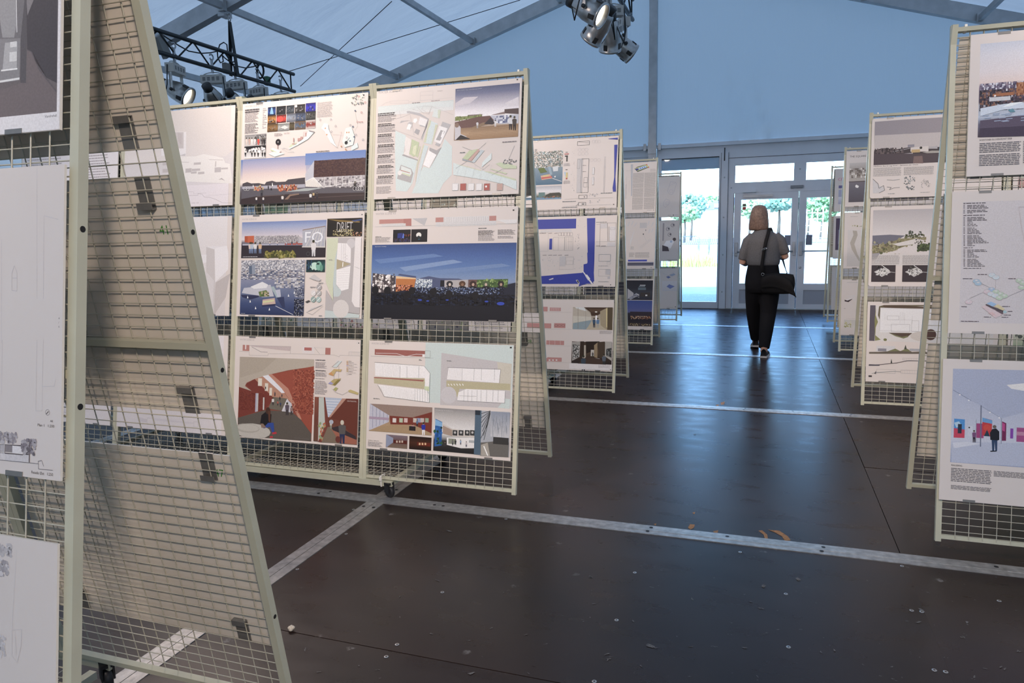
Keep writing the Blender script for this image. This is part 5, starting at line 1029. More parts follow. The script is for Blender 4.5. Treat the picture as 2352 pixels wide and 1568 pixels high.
p = Poster(S_l3, 'front', 0, 'middle', 'poster with bold dark blue water around a white quay plan', du=.008, dv=-.008); i = Ink(p).view(1190, 290, 5.0575)
x0 = i.q((90, 1130))[0]
i.rect((100, 1085), (672, 1190), BL, (max(x0, .02), i.q((250, 1195))[1], i.q((672, 1190))[0], i.q((672, 1072))[1])); i.poly([(800, 1068), (897, 1064), (886, 1568), (880, 1700), (885, 1800), (700, 1900), (810, 1568)], BL)
i.frame((110, 1240), (345, 1450), '#999'); i.frame((365, 1305), (395, 1430), '#999'); i.rect((365, 1306), (393, 1430), BL); i.frame((412, 1290), (465, 1440), '#666'); i.frame((470, 1295), (540, 1440), '#888'); i.frame((540, 1285), (635, 1440), '#666', .0016)
for k in range(5): i.line([(545 + k*20, 1290), (545 + k*20, 1430)], '#777', .0012); i.frame((470 + k*33, 1235), (500 + k*33, 1270), '#555', .0016)
i.line([(575, 1340), (630, 1340)], '#777'); i.rect((260, 1205), (620, 1225), '#cfc2c0')
for x in (250, 285, 355, 420): i.line([(x, 1245), (x + 40, 1240)], '#444', .003)
for x in (285, 350, 405, 465, 540): i.line([(x, 1498), (x + 45, 1494)], '#444', .003)
i.foliage((660, 1240), (710, 1430), 22, ['#b4a8a6', '#a89c9a'], .006); i.foliage((270, 1520), (430, 1568), 14, ['#c4b8b6', '#b4a8a6'], .006); i.foliage((690, 1075), (780, 1180), 14, ['#b4a8a6', '#cfc2c0'], .004)
i.frame((955, 1125), (1130, 1395), '#555', .0014); i.rect((958, 1130), (1038, 1185), '#cdbfbe'); i.rect((1035, 1345), (1125, 1395), '#cdbfbe'); i.rect((1065, 1165), (1128, 1330), '#d6c9c7'); i.line([(1038, 1125), (1040, 1335)], '#333', .002); i.line([(1055, 1165), (1055, 1335)], '#333', .002); i.frame((1070, 1180), (1125, 1200), '#777'); i.line([(905, 1390), (955, 1388)], '#444', .003); i.line([(965, 1390), (1020, 1388)], '#444', .003); i.line([(905, 1340), (1130, 1335)], '#888'); i.line([(910, 1140), (955, 1138)], '#888'); i.lines((908, 1108), (1065, 1118), 1, '#777'); i.frame((940, 1490), (1075, 1565), '#999')
i.view(1190, 580, 4.7525)
i.poly([(755, 0), (830, 0), (820, 340), (270, 342), (180, 345), (180, 262), (270, 255), (700, 220), (715, 200), (715, 128), (758, 118)], BL); i.poly([(700, 205), (712, 202), (818, 338), (800, 342)], '#e4d6d2'); i.poly([(730, 250), (752, 238), (788, 285), (765, 305)], '#e9dcd8'); i.line([(735, 250), (768, 300)], '#666')
i.poly([(335, 292), (385, 275), (385, 288), (345, 300)], '#d8ccc8'); i.poly([(630, 300), (650, 295), (675, 335), (655, 338)], '#d8ccc8'); i.poly([(638, 305), (650, 300), (668, 330), (655, 332)], '#333')
i.frame((455, 42), (602, 182), '#b4a8a6'); i.rect((455, 42), (515, 150), '#c9bcba'); i.frame((520, 52), (602, 130), '#999'); i.frame((528, 90), (600, 130), '#999'); i.frame((883, 20), (1005, 95), '#999'); i.frame((880, 182), (1005, 255), '#999'); i.rect((955, 184), (1003, 240), '#bdb0b0'); i.rect((978, 262), (1003, 285), '#bdb0b0'); i.frame((972, 100), (1008, 125), '#aaa')
i.lines((877, 142), (1000, 150), 1, '#888'); i.lines((875, 312), (1000, 322), 2, '#888'); i.lines((678, 346), (815, 353), 1, '#666'); i.rect((1005, 347), (1015, 355), '#333'); i.foliage((280, 60), (450, 200), 16, ['#c4b8b6', '#cfc2c0'], .006); i.foliage((610, 40), (700, 180), 10, ['#c4b8b6'], .006)
i.done()
p = Poster(S_l3, 'front', 0, 'bottom', 'poster with red elevations beside two photos of covered walkways', du=.004); i = Ink(p).view(1190, 580, 4.7525)
for y, x1, q_ in ((612, 320, ((150, 590, 320, 640), (347, 600, 465, 638))), (795, 515, ((100, 768, 360, 825), (395, 770, 515, 822))), (982, 500, ((110, 958, 245, 1008), (310, 958, 500, 1008))), (1165, 472, ((120, 1142, 320, 1190), (320, 1142, 474, 1190)))):
    for a in q_: i.rect((a[0], a[1]), (a[2], a[3]), '#c98078'); i.frame((a[0], a[1]), (a[2], a[3]), '#a8645c', .0012)
    i.line([(100, q_[0][3] + 3), (580, q_[0][3] + 12)], '#a89c9c', .0012)
for k in range(6): i.frame((352 + k*18, 605), (366 + k*18, 632), '#e4d0cc', .0012)
for k in range(3): i.frame((402 + k*38, 785), (430 + k*38, 805), '#5a3434', .0018); i.line([(345 + k*58, 960), (345 + k*58, 1006)], '#e4d0cc', .002); i.rect((335 + k*38, 1165), (352 + k*38, 1180), '#e4d6d2')
i.lines((60, 665), (260, 672), 1, '#888'); i.lines((60, 845), (210, 852), 1, '#888')
i.grad((600, 595), (1032, 845), [(0, '#a8927c'), (.5, '#b09a82'), (.7, '#c0ae94'), (1, '#b8a282')]); i.poly([(600, 600), (720, 595), (800, 680), (800, 740), (600, 770)], '#c0ac94'); i.poly([(620, 595), (720, 597), (750, 640), (640, 610)], '#d8d4d0'); i.poly([(600, 770), (800, 735), (800, 760), (740, 838), (598, 835)], '#8a9aa0'); i.poly([(600, 690), (800, 700), (800, 735), (600, 765)], '#cfc0a8'); i.poly([(718, 596), (975, 598), (940, 640), (860, 690), (800, 690), (790, 650)], '#4a3222'); i.poly([(770, 615), (940, 615), (880, 650), (800, 650)], '#5c4230'); i.disc((852, 647), 14, '#f4e8d4', 6)
i.poly([(895, 640), (975, 600), (970, 840), (900, 800)], '#a8906c'); i.poly([(975, 597), (1032, 597), (1028, 845), (972, 842)], '#5a4832'); i.poly([(960, 610), (976, 605), (974, 820), (962, 810)], '#d8b858'); i.rect((845, 685), (862, 750), '#f4ece4'); i.poly([(800, 750), (900, 790), (965, 842), (745, 838)], '#c0a884'); i.man((830, 818), 105, '#3a5068', '#2a3040'); i.man((870, 822), 108, '#5a7898', '#a89c90'); i.line([(655, 600), (655, 830)], '#8a7a68', .003); i.line([(738, 600), (738, 830)], '#8a7a68', .002)
i.lines((890, 850), (1025, 888), 4, '#998c8c', .35)
i.grad((588, 968), (1020, 1222), [(0, '#4a3628'), (.5, '#5a4230'), (.75, '#3a2a22'), (1, '#2e2220')]); i.poly([(588, 975), (680, 968), (670, 1140), (590, 1180)], '#a89a90'); i.poly([(598, 1000), (668, 1010), (665, 1130), (596, 1155)], '#3a3634'); i.noise((600, 1005), (665, 1150), 9, 16, ['#d8d0c8', '#2a2624', '#6a625c', '#a09890'], p=.8); i.poly([(950, 970), (1025, 972), (1018, 1180), (948, 1130)], '#b0a294'); i.poly([(962, 1050), (1020, 1040), (1018, 1145), (960, 1125)], '#3a3836'); i.noise((962, 1050), (1018, 1135), 7, 9, ['#8a8680', '#2a2826', '#5a5854'], p=.7)
i.poly([(680, 968), (720, 968), (720, 1170), (672, 1185)], '#3a281c'); i.poly([(720, 1010), (740, 1010), (740, 1150), (720, 1160)], '#b8a48c'); i.poly([(740, 970), (890, 968), (870, 1050), (800, 1080), (745, 1100)], '#2c1e16'); i.poly([(870, 975), (948, 970), (945, 1150), (890, 1150)], '#4a3828'); i.poly([(830, 1010), (868, 980), (866, 1150), (832, 1140)], '#9a7e5c'); i.rect((795, 1060), (828, 1130), '#c8b8a8'); i.man((815, 1140), 55, '#4a4040', '#332'); i.line([(745, 1150), (890, 1158)], '#d8ccc0', .004); i.poly([(700, 1180), (740, 1140), (895, 1160), (960, 1222), (650, 1210)], '#4a342a')
i.man((713, 1290), 165, '#3a4450', '#2c3440'); i.man((938, 1240), 130, '#5a5e68', '#333'); i.rect((560, 1218), (1030, 1300), '#e4d4d0', (i.q((560, 1222))[0], .01, p.w - .002, i.q((1000, 1224))[1])); i.lines((877, 1225), (1012, 1262), 4, '#998c8c', .35); i.rect((1005, 1273), (1013, 1282), '#333')
i.done()
gen_c = [['#8a9ab4', '#c8b4a8'], ['#6a8a5a', '#c8c0a0'], ['#4a4a54', '#8a8078'], ['#b4746a', '#d8c8c0'], ['#7a6a58', '#c8b090']]
def generic(st, c, row, lab, white=WHITE, k=0):
    """poster of which the photo shows only slivers"""
    p = Poster(st, 'front', c, row, lab); i = Ink(p, white); a, b = gen_c[k % 5]; r = i.rnd
    i.grad(None, None, [(0, a), (.6, b), (1, a)], (.03, .25, .45, .56)); i.foliage(None, None, 26, ['#6a7a4c', a, '#5a5a50', b], .02, (.04, .27, .44, .38)); i.grad(None, None, [(0, b), (1, a)], (.03, .04, .3, .22)); i.foliage(None, None, 20, ['#8a8a80', '#b4b8a0', a], .015, (.04, .05, .29, .15))
    i.lines(None, None, 14, '#8d8484', .4, .2, (.5, .33, .8, .56)); i.frame(None, None, '#777', .0016, (.36, .05, .78, .27)); i.lines(None, None, 6, '#aaa0a0', .3, .3, (.4, .08, .75, .24)); i.done()
for c in (1, 2, 3):
    for row, w_ in (('top', 'green map'), ('middle', 'grey collage'), ('bottom', 'pale drawings')):
        generic(S_l3, c, row, 'poster with %s seen through the third left stand grid, %s' % (w_, ('', 'second from aisle', 'third from aisle', 'fourth from aisle')[c]), k=c + len(row))

# ---- fourth left stand
W4 = '#d2bfbb'
p = Poster(S_l4, 'front', 0, 'top', 'grey text poster with a small yellow and blue building diagram', du=.02); i = Ink(p, W4).view(1430, 350, 8.711)
i.poly([(165, 240), (210, 235), (190, 870), (168, 870)], '#a8a0a4'); i.poly([(235, 325), (300, 285), (480, 235), (535, 295), (300, 392)], '#3a4a3c'); i.poly([(240, 320), (480, 240), (530, 285), (300, 372)], '#b8b43c'); i.poly([(250, 330), (300, 315), (330, 350), (285, 362)], '#2c3480'); i.poly([(310, 312), (460, 265), (490, 295), (340, 345)], '#4a6ab8')
for k in range(4): i.poly([(320 + k*38, 312 - k*12), (340 + k*38, 306 - k*12), (362 + k*38, 330 - k*12), (342 + k*38, 336 - k*12)], '#a8c8e0')
i.disc((483, 245), 12, '#d83a20'); i.disc((520, 297), 12, '#d83a20'); i.lines((555, 328), (665, 380), 5, '#998c8c', .35); i.lines((212, 412), (428, 605), 20, '#948884', .55, .05); i.lines((205, 620), (420, 705), 9, '#948884', .55, .05); i.lines((203, 722), (415, 890), 17, '#948884', .55, .05); i.lines((195, 905), (410, 1035), 13, '#948884', .55, .05); i.lines((192, 1048), (408, 1140), 9, '#948884', .55, .05); i.lines((440, 405), (665, 470), 6, '#948884', .55, .05); i.lines((440, 480), (660, 700), 22, '#948884', .55, .05); i.lines((436, 712), (650, 885), 17, '#948884', .55, .05); i.lines((430, 905), (645, 990), 9, '#948884', .55, .05); i.lines((428, 1000), (640, 1130), 13, '#948884', .55, .05)
i.line([(60, 370), (165, 365)], '#8d8484'); i.line([(85, 480), (82, 640)], '#8d8484'); i.line([(135, 560), (128, 800)], '#8d8484'); i.lines((60, 640), (80, 930), 20, '#998c8c', .35); i.rect((612, 1148), (625, 1158), '#444'); i.lines((485, 1150), (580, 1158), 1, '#777'); i.done()
p = Poster(S_l4, 'front', 0, 'middle', 'grey poster with site map of scattered pale building blocks', du=.027); i = Ink(p, W4).view(1190, 290, 5.0575)
i.rect((1415, 1120), (1495, 1180), '#b8aaa8'); 
for a in ((1270, 1110, 1300, 1160), (1310, 1100, 1345, 1150), (1340, 1120, 1385, 1165), (1500, 1100, 1530, 1150), (1540, 1110, 1580, 1170), (1510, 1190, 1540, 1240), (1545, 1180, 1575, 1230)): i.poly([(a[0], a[3]), (a[0] + 12, a[3]), (a[2], a[1]), (a[2] - 14, a[1])], '#c0b2b0')
i.poly([(1300, 1400), (1360, 1180), (1300, 1330)], '#c9bbb8'); i.disc((1455, 1252), 8, '#555'); i.poly([(1478, 1200), (1488, 1200), (1482, 1220)], '#444'); i.line([(1455, 1255), (1480, 1310), (1490, 1330)], '#999', .0016)
for k in range(6): i.frame((1420 + k*20, 1410 - k*16), (1442 + k*20, 1390 - k*16), '#b0a2a0', .002)
i.line([(1320, 1150), (1420, 1440)], '#c0b2b0'); i.line([(1540, 1310), (1420, 1440)], '#c0b2b0'); i.lines((1308, 1395), (1350, 1430), 4, '#888', .35); i.lines((1290, 1465), (1350, 1520), 6, '#948884', .5); i.lines((1360, 1462), (1525, 1525), 7, '#948884', .5, .05)
i.view(1190, 580, 4.7525); i.rect((1200, 78), (1406, 95), BL); i.grad((1195, 105), (1477, 142), [(0, '#8a8494'), (.4, '#3a3448'), (.6, '#5a5464'), (1, '#6a6470')]); i.disc((1452, 163), 4, '#444'); i.done()
p = Poster(S_l4, 'front', 0, 'bottom', 'poster with two dark photos, a black hall above a dusk building', du=.027); i = Ink(p, W4).view(1190, 580, 4.7525)
i.grad((1190, 302), (1472, 515), [(0, '#26242c'), (.4, '#2c2a32'), (.6, '#3a3840'), (1, '#2c2a34')], (.015, i.q((1300, 517))[1], i.q((1470, 400))[0], i.q((1300, 302))[1])); i.poly([(1195, 390), (1260, 440), (1260, 470), (1195, 510)], '#a89ca0'); i.poly([(1200, 500), (1290, 440), (1320, 460), (1230, 515)], '#8a8490'); i.rect((1330, 352), (1390, 358), '#d8d8dc'); i.rect((1310, 380), (1395, 408), '#5a626a'); i.rect((1320, 365), (1385, 372), '#8a9298'); i.rect((1335, 435), (1440, 480), '#3c3230'); i.rect((1390, 458), (1410, 474), '#c8bcb8'); i.noise((1250, 450), (1320, 490), 10, 5, ['#5a5460', '#8a8490', '#3a3640', '#c8b8b4'], p=.6)
i.grad((1190, 525), (1465, 802), [(0, '#3a4880'), (.3, '#4a5084'), (.45, '#5a587e'), (.5, '#2c2834'), (.7, '#221c24'), (.85, '#2a2228'), (1, '#4a3a30')], (.015, i.q((1300, 803))[1], i.q((1460, 700))[0], i.q((1300, 522))[1])); i.rect((1222, 643), (1458, 700), '#332830'); i.noise((1225, 690), (1450, 728), 44, 4, ['#c88848', '#8a4a28', '#e8b070', '#5a2c20', '#332830'], p=.7); i.noise((1222, 770), (1455, 800), 40, 3, ['#c8a060', '#8a6a3c', '#4a3a30'], p=.5); i.rect((1330, 770), (1345, 800), '#3a3034'); i.lines((1365, 812), (1420, 818), 1, '#777'); i.done()
for c in (1, 2):
    for row, w_ in (('top', 'dark red picture'), ('middle', 'black perspective lines'), ('bottom', 'white sketches')):
        generic(S_l4, c, row, 'half-hidden poster with %s, fourth left stand, %s' % (w_, ('', 'second from aisle', 'third from aisle')[c]), W4, k=c + len(row))
# ---- farthest left stand (dim against the window)
W5 = '#b9acb4'
p = Poster(S_l5, 'front', 0, 'top', 'dim lilac poster with faint zigzag outlines by the window', du=.015, dv=-.02); i = Ink(p, W5).view(1430, 350, 8.711)
i.line([(960, 580), (1060, 600), (1080, 620), (1030, 780), (990, 845), (930, 830), (900, 770), (930, 680), (960, 580)], '#9488a0', .003); i.line([(940, 665), (1060, 605)], '#9488a0', .002); i.line([(870, 930), (940, 960), (950, 1010), (860, 1100), (815, 1060), (830, 980), (870, 930)], '#9488a0', .003); i.frame((945, 745), (1000, 800), '#9488a0', .002); i.frame((870, 985), (920, 1040), '#9488a0', .002); i.lines((905, 1250), (970, 1260), 1, '#555'); i.rect((1005, 1246), (1028, 1260), '#333'); i.lines((1040, 1245), (1105, 1258), 1, '#8a8090'); i.done()
p = Poster(S_l5, 'front', 0, 'middle', 'dim lilac poster with three rings and a crouching figure', du=.02, dv=-.01); i = Ink(p, W5).view(1190, 290, 5.0575)
for x, y in ((1797, 1148), (1740, 1192), (1760, 1257)): i.ring((x, y), 20, '#5a5060', .005); i.disc((x + 8, y - 3), 9, '#4a4450')
i.disc((1815, 1312), 20, '#4a3c40'); i.poly([(1680, 1400), (1720, 1330), (1800, 1320), (1810, 1345), (1770, 1420), (1730, 1400)], '#c8bcc8'); i.poly([(1675, 1380), (1740, 1400), (1755, 1450), (1675, 1450)], '#4a3c44'); i.rect((1682, 1125), (1692, 1330), '#8a7c84'); i.disc((1778, 1338), 14, '#8a9ac0'); i.lines(None, None, 18, '#9a8e98', .4, .2, (.06, .1, .5, .5)); i.frame(None, None, '#9a8e98', .002, (.05, .08, .52, .52)); i.lines((1730, 1545), (1850, 1553), 1, '#777'); i.done()
p = Poster(S_l5, 'front', 0, 'bottom', 'dim lilac poster with two small blue axonometric sketches', du=.018); i = Ink(p, W5).view(1190, 580, 4.7525)
i.poly([(1615, 265), (1640, 255), (1668, 268), (1640, 282)], '#5a6090'); i.poly([(1650, 245), (1700, 225), (1720, 240), (1680, 258)], '#8088a8'); i.line([(1580, 225), (1640, 250), (1710, 205)], '#8088a8', .002); i.poly([(1620, 370), (1650, 345), (1710, 368), (1660, 395)], '#6068a0'); i.poly([(1640, 350), (1665, 335), (1680, 350)], '#8088b0'); i.grad((1575, 310), (1735, 420), [(0, '#b4a8b2'), (1, '#aca0aa')]); i.poly([(1620, 370), (1650, 345), (1710, 368), (1660, 395)], '#6068a0'); i.lines((1620, 592), (1700, 600), 1, '#777'); i.rect((1712, 588), (1722, 596), '#333'); i.done()
for row in ROWB: generic(S_l5, 1, row, 'dim %s poster on the farthest left stand, mostly hidden' % RO[row], W5, k=len(row))

# ---- nearest right stand
WR = '#e3d0cb'
p = Poster(S_r1, 'front', 0, 'top', 'poster with winter harbour at pink sunset above two text columns', du=.041, dv=-.004); i = Ink(p, WR).view(2050, 40, 3.92)
x1 = p.w - .05
i.grad((792, 240), (1500, 1080), [(0, '#c0bfd0'), (.12, '#d4c8d0'), (.3, '#e0c8c8'), (.42, '#e8c0b4'), (.46, '#8a7084'), (.5, '#5a4a60'), (.62, '#5a4a5c'), (.66, '#a8aabc'), (.78, '#b0b8cc'), (.86, '#6a6276'), (1, '#4a3a46')], (i.q((792, 240))[0], i.q((783, 1080))[1], x1, i.q((792, 240))[1]))
i.noise((790, 600), (1500, 700), 60, 10, ['#c0b8cc', '#6a5a70', '#e0d4dc', '#4a4058', '#8a7a8c'], p=.85); i.noise((788, 660), (1500, 800), 40, 10, ['#4a3a44', '#5c4450', '#3a303c', '#8a5a48', '#2c2630'], p=.9); i.poly([(900, 690), (1090, 670), (1090, 700), (900, 712)], '#a8623c'); i.poly([(1115, 590), (1500, 560), (1500, 700), (1115, 690)], '#a8643c'); i.noise((1115, 585), (1300, 690), 12, 6, ['#a8643c', '#8a4a30', '#c07a4c'], p=.8); i.disc((922, 707), 9, '#fff4e0'); i.rect((870, 722), (1060, 745), '#c8c0c4'); i.poly([(790, 820), (1000, 780), (1500, 740), (1500, 800), (1000, 830), (788, 890)], '#c4ccdc'); i.poly([(985, 810), (1060, 770), (1184, 760), (1060, 800)], '#e4e4ec'); i.poly([(1040, 835), (1080, 820), (1105, 850), (1060, 855)], '#5a8a98')
i.poly([(788, 930), (1100, 890), (1500, 860), (1500, 1060), (785, 1080)], '#5c4c5e'); i.poly([(786, 1000), (1500, 960), (1500, 1060), (785, 1080)], '#46384a')
for k in range(30): x = 790 + i.rnd.random()*600; y = 860 + i.rnd.random()*80; i.line([(x, y), (x + 60, y - 6)], '#98a4c0', .003)
x2, y2 = i.q((1500, 700)); x3 = p.w - .05
i.noise(None, None, 60, 8, ['#c0b8cc', '#6a5a70', '#4a4058', '#8a7a8c'], (x2 - .05, y2 + .005, x3, y2 + .06), p=.85); i.noise(None, None, 50, 7, ['#4a3a44', '#5c4450', '#3a303c', '#8a5a48'], (x2 - .05, y2 - .03, x3, y2 + .01), p=.9); i.rect(None, None, '#c4ccdc', (x2 - .02, y2 - .075, x3, y2 - .035)); i.rect(None, None, '#52445a', (x2 - .02, y2 - .21, x3, y2 - .10))
i.lines(None, None, 14, '#6a6064', .45, .06, (.46, .05, .74, .135))
i.text('INTENTIONER OG OVERORDNET GREB', (782, 1098), 14, '#3a3436', 290); i.lines((782, 1130), (1152, 1205), 6, '#6a6064', .45, .06); i.lines((780, 1235), (1152, 1325), 7, '#6a6064', .45, .06); i.lines((1175, 1110), (1500, 1200), 7, '#6a6064', .45, .06); i.lines((1175, 1220), (1500, 1300), 6, '#6a6064', .45, .06); i.done()
p = Poster(S_r1, 'front', 0, 'middle', 'poster with long list and coloured bubble diagram on pinkish grey', du=-.0095, dv=-.003); i = Ink(p, WR).view(2050, 420, 3.92)
i.rect(None, None, '#d3bebc', (i.q((632, 200))[0], i.q((610, 1256))[1], p.w - .06, i.q((632, 172))[1]))
y = 178
for n_ in (1, 3, 3, 1, 7, 5, 8, 1, 6, 6, 1):
    for k in range(n_): i.rect((638, y), (652, y + 6), '#6a5c60') if n_ > 1 else None; i.lines((672 if n_ > 1 else 638, y), (720 + (y*37) % 150, y + 8), 1, '#5c5054', .6, .1); y += 12.6
    y += 7
for x, yy, c in ((755, 885, '#9ab8cc'), (770, 905, '#9ab8cc'), (895, 830, '#c4ccd0'), (930, 850, '#c4ccd0'), (1140, 880, '#b4c8a0'), (1170, 900, '#b4c8a0'), (1160, 940, '#b4c8a0'), (890, 960, '#9ab4d0'), (850, 980, '#dcb4b8'), (930, 980, '#b4c8a0'), (885, 1000, '#c4ccd0'), (970, 1000, '#b4c8a0'), (925, 1015, '#c4ccd0'), (1005, 1018, '#b4c8a0'), (960, 1035, '#b4c8a0'), (685, 1072, '#e0b8bc')): i.disc((x, yy), 33, c, 20); i.ring((x, yy), 33, '#a89a9c', .0008, 20); i.disc((x, yy - 8), 13, '#d8c8c6', 6)
i.poly([(845, 1085), (885, 1068), (935, 1090), (900, 1115)], '#8cb4d8'); i.poly([(915, 1110), (950, 1092), (1010, 1135), (990, 1150)], '#e0c070'); i.poly([(840, 1090), (1000, 1150), (990, 1175), (835, 1100)], '#5a484c'); i.poly([(885, 1145), (990, 1155), (995, 1180), (920, 1175)], '#6a5458'); i.poly([(800, 1115), (835, 1100), (990, 1185), (925, 1218)], '#e0b4b4'); i.disc((1010, 1160), 17, '#98c4c8', 12); i.poly([(860, 1170), (900, 1160), (930, 1190), (900, 1195)], '#e8a8a4'); i.line([(812, 985), (690, 1040)], '#b09c9c'); i.line([(928, 870), (925, 950)], '#b09c9c'); i.line([(800, 905), (870, 940)], '#b09c9c'); i.line([(1180, 960), (1040, 1020)], '#b09c9c')
for a in ((632, 858, 720), (765, 820, 850), (1040, 858, 1108), (618, 1110, 668), (985, 1108, 1055), (1035, 1152, 1078), (1000, 1185, 1065), (980, 1205, 1040), (820, 1203, 885)): i.lines((a[0], a[1]), (a[2], a[1] + 7), 1, '#5a3c40', .7, 0)
i.lines((615, 1240), (775, 1250), 1, '#5a3c40', .7, 0); i.frame(None, None, '#c8a8a4', .0012, (.45, .12, .72, .48)); [i.frame(None, None, '#c8a8a4', .001, (.47 + .08*k, .15 + .05*(k % 2), .53 + .08*k, .34)) for k in range(3)]; i.line([(1184, 215), (1135, 217), (1165, 420), (1184, 520)], '#c8a8a4'); i.done()
p = Poster(S_r1, 'front', 0, 'bottom', 'poster with white gallery interior, visitors and vivid pictures', du=-.024, dv=.005); i = Ink(p, WR).view(2050, 800, 3.407)
X1 = p.w - .045
i.grad(None, None, [(0, '#a3a5be'), (.3, '#b0b0c8'), (.6, '#bcbacf'), (.75, '#c4c0d2'), (.85, '#b0b0c8'), (1, '#9498b8')], (i.q((474, 158))[0], i.q((460, 890))[1], X1, i.q((474, 158))[1]))
i.poly([(474, 158), (1029, 170), (1029, 500), (860, 545), (474, 330)], '#a9aac4'); i.poly([(892, 285), (1029, 272), (1200, 300), (1200, 340), (1029, 332), (930, 315)], '#e8d8d0'); i.poly([(465, 730), (1029, 740), (1200, 760), (1200, 930), (1029, 925), (460, 888)], '#b4b4cc'); i.poly([(470, 735), (580, 730), (700, 745), (480, 780)], '#cfc8d4')
i.line([(474, 325), (615, 408)], '#7a7c94', .002); i.line([(700, 455), (850, 545)], '#9092a8', .002)
for x, y in ((527, 362), (597, 405), (762, 500), (835, 542)): i.disc((x, y), 6, '#fff4ea')
i.poly([(482, 548), (566, 555), (565, 640), (480, 625)], '#3a8ac8'); i.poly([(482, 580), (520, 570), (540, 600), (500, 620)], '#9cc8e0'); i.poly([(480, 622), (565, 635), (563, 700), (478, 697)], '#d0304c'); i.rect((512, 590), (540, 665), '#2a3040'); i.rect((655, 585), (712, 702), '#a83a70'); i.poly([(703, 540), (780, 560), (775, 690), (702, 680)], '#c82830'); i.poly([(703, 540), (780, 562), (780, 590), (703, 575)], '#5a98c8'); i.disc((740, 620), 30, '#d83a28'); i.poly([(715, 685), (740, 635), (762, 688)], '#1c3a48'); i.poly([(857, 570), (890, 585), (888, 722), (855, 722)], '#7a1c4c'); i.poly([(860, 580), (880, 590), (878, 650), (858, 640)], '#c83a80'); i.rect((922, 625), (943, 705), '#8a3ca0'); i.rect((972, 618), (1150, 740), '#a8447a'); i.rect((972, 650), (1150, 690), '#c87a98'); i.rect((590, 605), (625, 690), '#c8c4d4'); i.rect((595, 612), (605, 625), '#333')
i.line([(693, 445), (688, 768)], '#6a6c80', .004); i.line([(655, 555), (652, 735)], '#9092a4', .002); i.line([(852, 545), (850, 745)], '#9092a4', .003)
i.poly([(762, 660), (780, 630), (810, 625), (835, 650), (835, 715), (820, 720), (765, 715)], '#1c1c24'); i.disc((798, 612), 15, '#6a5c54'); i.poly([(775, 715), (820, 720), (818, 800), (805, 802), (798, 730), (795, 800), (780, 802)], '#2c4060'); i.poly([(765, 800), (815, 798), (815, 806), (765, 808)], '#18181c'); i.man((638, 735), 95, '#7a4a70', '#2a2030')
[i.rect(None, None, c_, (.42 + .09*k, .27, .47 + .09*k, .36)) for k, c_ in enumerate(('#c83a5c', '#8a3c90', '#3a7ab8', '#d0683a'))]
i.text('REALISERING', (460, 905), 13, '#2c2628', 85); i.lines((458, 930), (775, 1065), 9, '#5c5256', .45, .06); i.lines((456, 1065), (772, 1125), 4, '#5c5256', .45, .06); i.lines((792, 955), (1100, 1025), 5, '#5c5256', .45, .06); i.done()
for row, w_ in (('top', 'pale sketch circles'), ('middle', 'olive landscape plan'), ('bottom', 'grey interior')):
    generic(S_r1, 1, row, 'poster with %s on the nearest right stand at the right frame edge' % w_, WR, k=len(row))

# ---- second right stand: posters with rounded corners
p = Poster(S_r2, 'front', 0, 'top', 'rounded poster with grey dusk harbour photo and four ink sketches', du=-.0145, rnd=.016); i = Ink(p, WR).view(1880, 220, 4.6125)
i.grad(None, None, [(0, '#6a5a60'), (.3, '#a08e8e'), (.5, '#c4aea4'), (.66, '#d8b8a8'), (.7, '#4a3c3e'), (.78, '#54444a'), (1, '#3c2c34')], (i.q((597, 275))[0], i.q((585, 735))[1], p.w - .03, i.q((597, 275))[1]))
i.poly([(597, 275), (900, 252), (1400, 222), (1400, 400), (900, 400), (597, 500)], '#96868a'); i.poly([(597, 420), (1400, 380), (1400, 540), (597, 570)], '#c2aca6'); i.poly([(590, 575), (680, 555), (830, 565), (960, 545), (1400, 540), (1400, 615), (590, 612)], '#3c3034'); i.poly([(945, 518), (1015, 513), (1015, 540), (945, 545)], '#8a8088'); i.poly([(975, 548), (1165, 532), (1165, 590), (975, 592)], '#d8c0b4'); i.poly([(1165, 540), (1260, 530), (1260, 560), (1165, 560)], '#b0a0a0'); i.rect((985, 570), (1075, 598), '#c8984c'); i.line([(790, 592), (970, 555)], '#a89c9c', .004); i.disc((1085, 550), 15, '#2c2a24'); i.poly([(870, 615), (1000, 602), (1000, 620), (880, 625)], '#a8989a'); i.poly([(1100, 600), (1200, 580), (1400, 580), (1400, 600), (1150, 608)], '#a8988c'); i.poly([(588, 612), (1400, 612), (1400, 690), (585, 735)], '#4c3c42'); i.poly([(1010, 640), (1100, 635), (1110, 715), (1000, 715)], '#7a5c58'); i.noise((595, 560), (900, 605), 24, 4, ['#3c3034', '#5a4a4c', '#2c2428', '#6a5654'], p=.6)
i.text('Mellom fjord og land - Spissen av Oslo', (585, 742), 11, '#3a3234', 470); i.lines((582, 765), (875, 845), 9, '#948886', .4, .04); i.lines((905, 755), (1220, 830), 9, '#948886', .4, .04)
i.poly([(575, 880), (640, 950), (690, 970), (700, 1000), (640, 1030), (575, 1030)], '#c8bab8'); i.line([(575, 880), (630, 930), (640, 980), (690, 950), (700, 1000), (640, 1030)], '#555', .003)
i.line([(725, 890), (790, 895), (860, 885)], '#777', .003); i.line([(725, 965), (770, 970), (750, 995), (800, 975), (860, 970)], '#666', .003); i.foliage((905, 855), (1025, 940), 26, ['#777', '#999', '#666'], .008); i.foliage((930, 960), (1015, 1000), 16, ['#555', '#777'], .008)
for k in range(24): x = 1085 + i.rnd.random()*85; y = 890 + i.rnd.random()*75; i.line([(x, y), (x + i.rnd.uniform(-25, 25), y + i.rnd.uniform(-25, 25))], '#777', .0018)
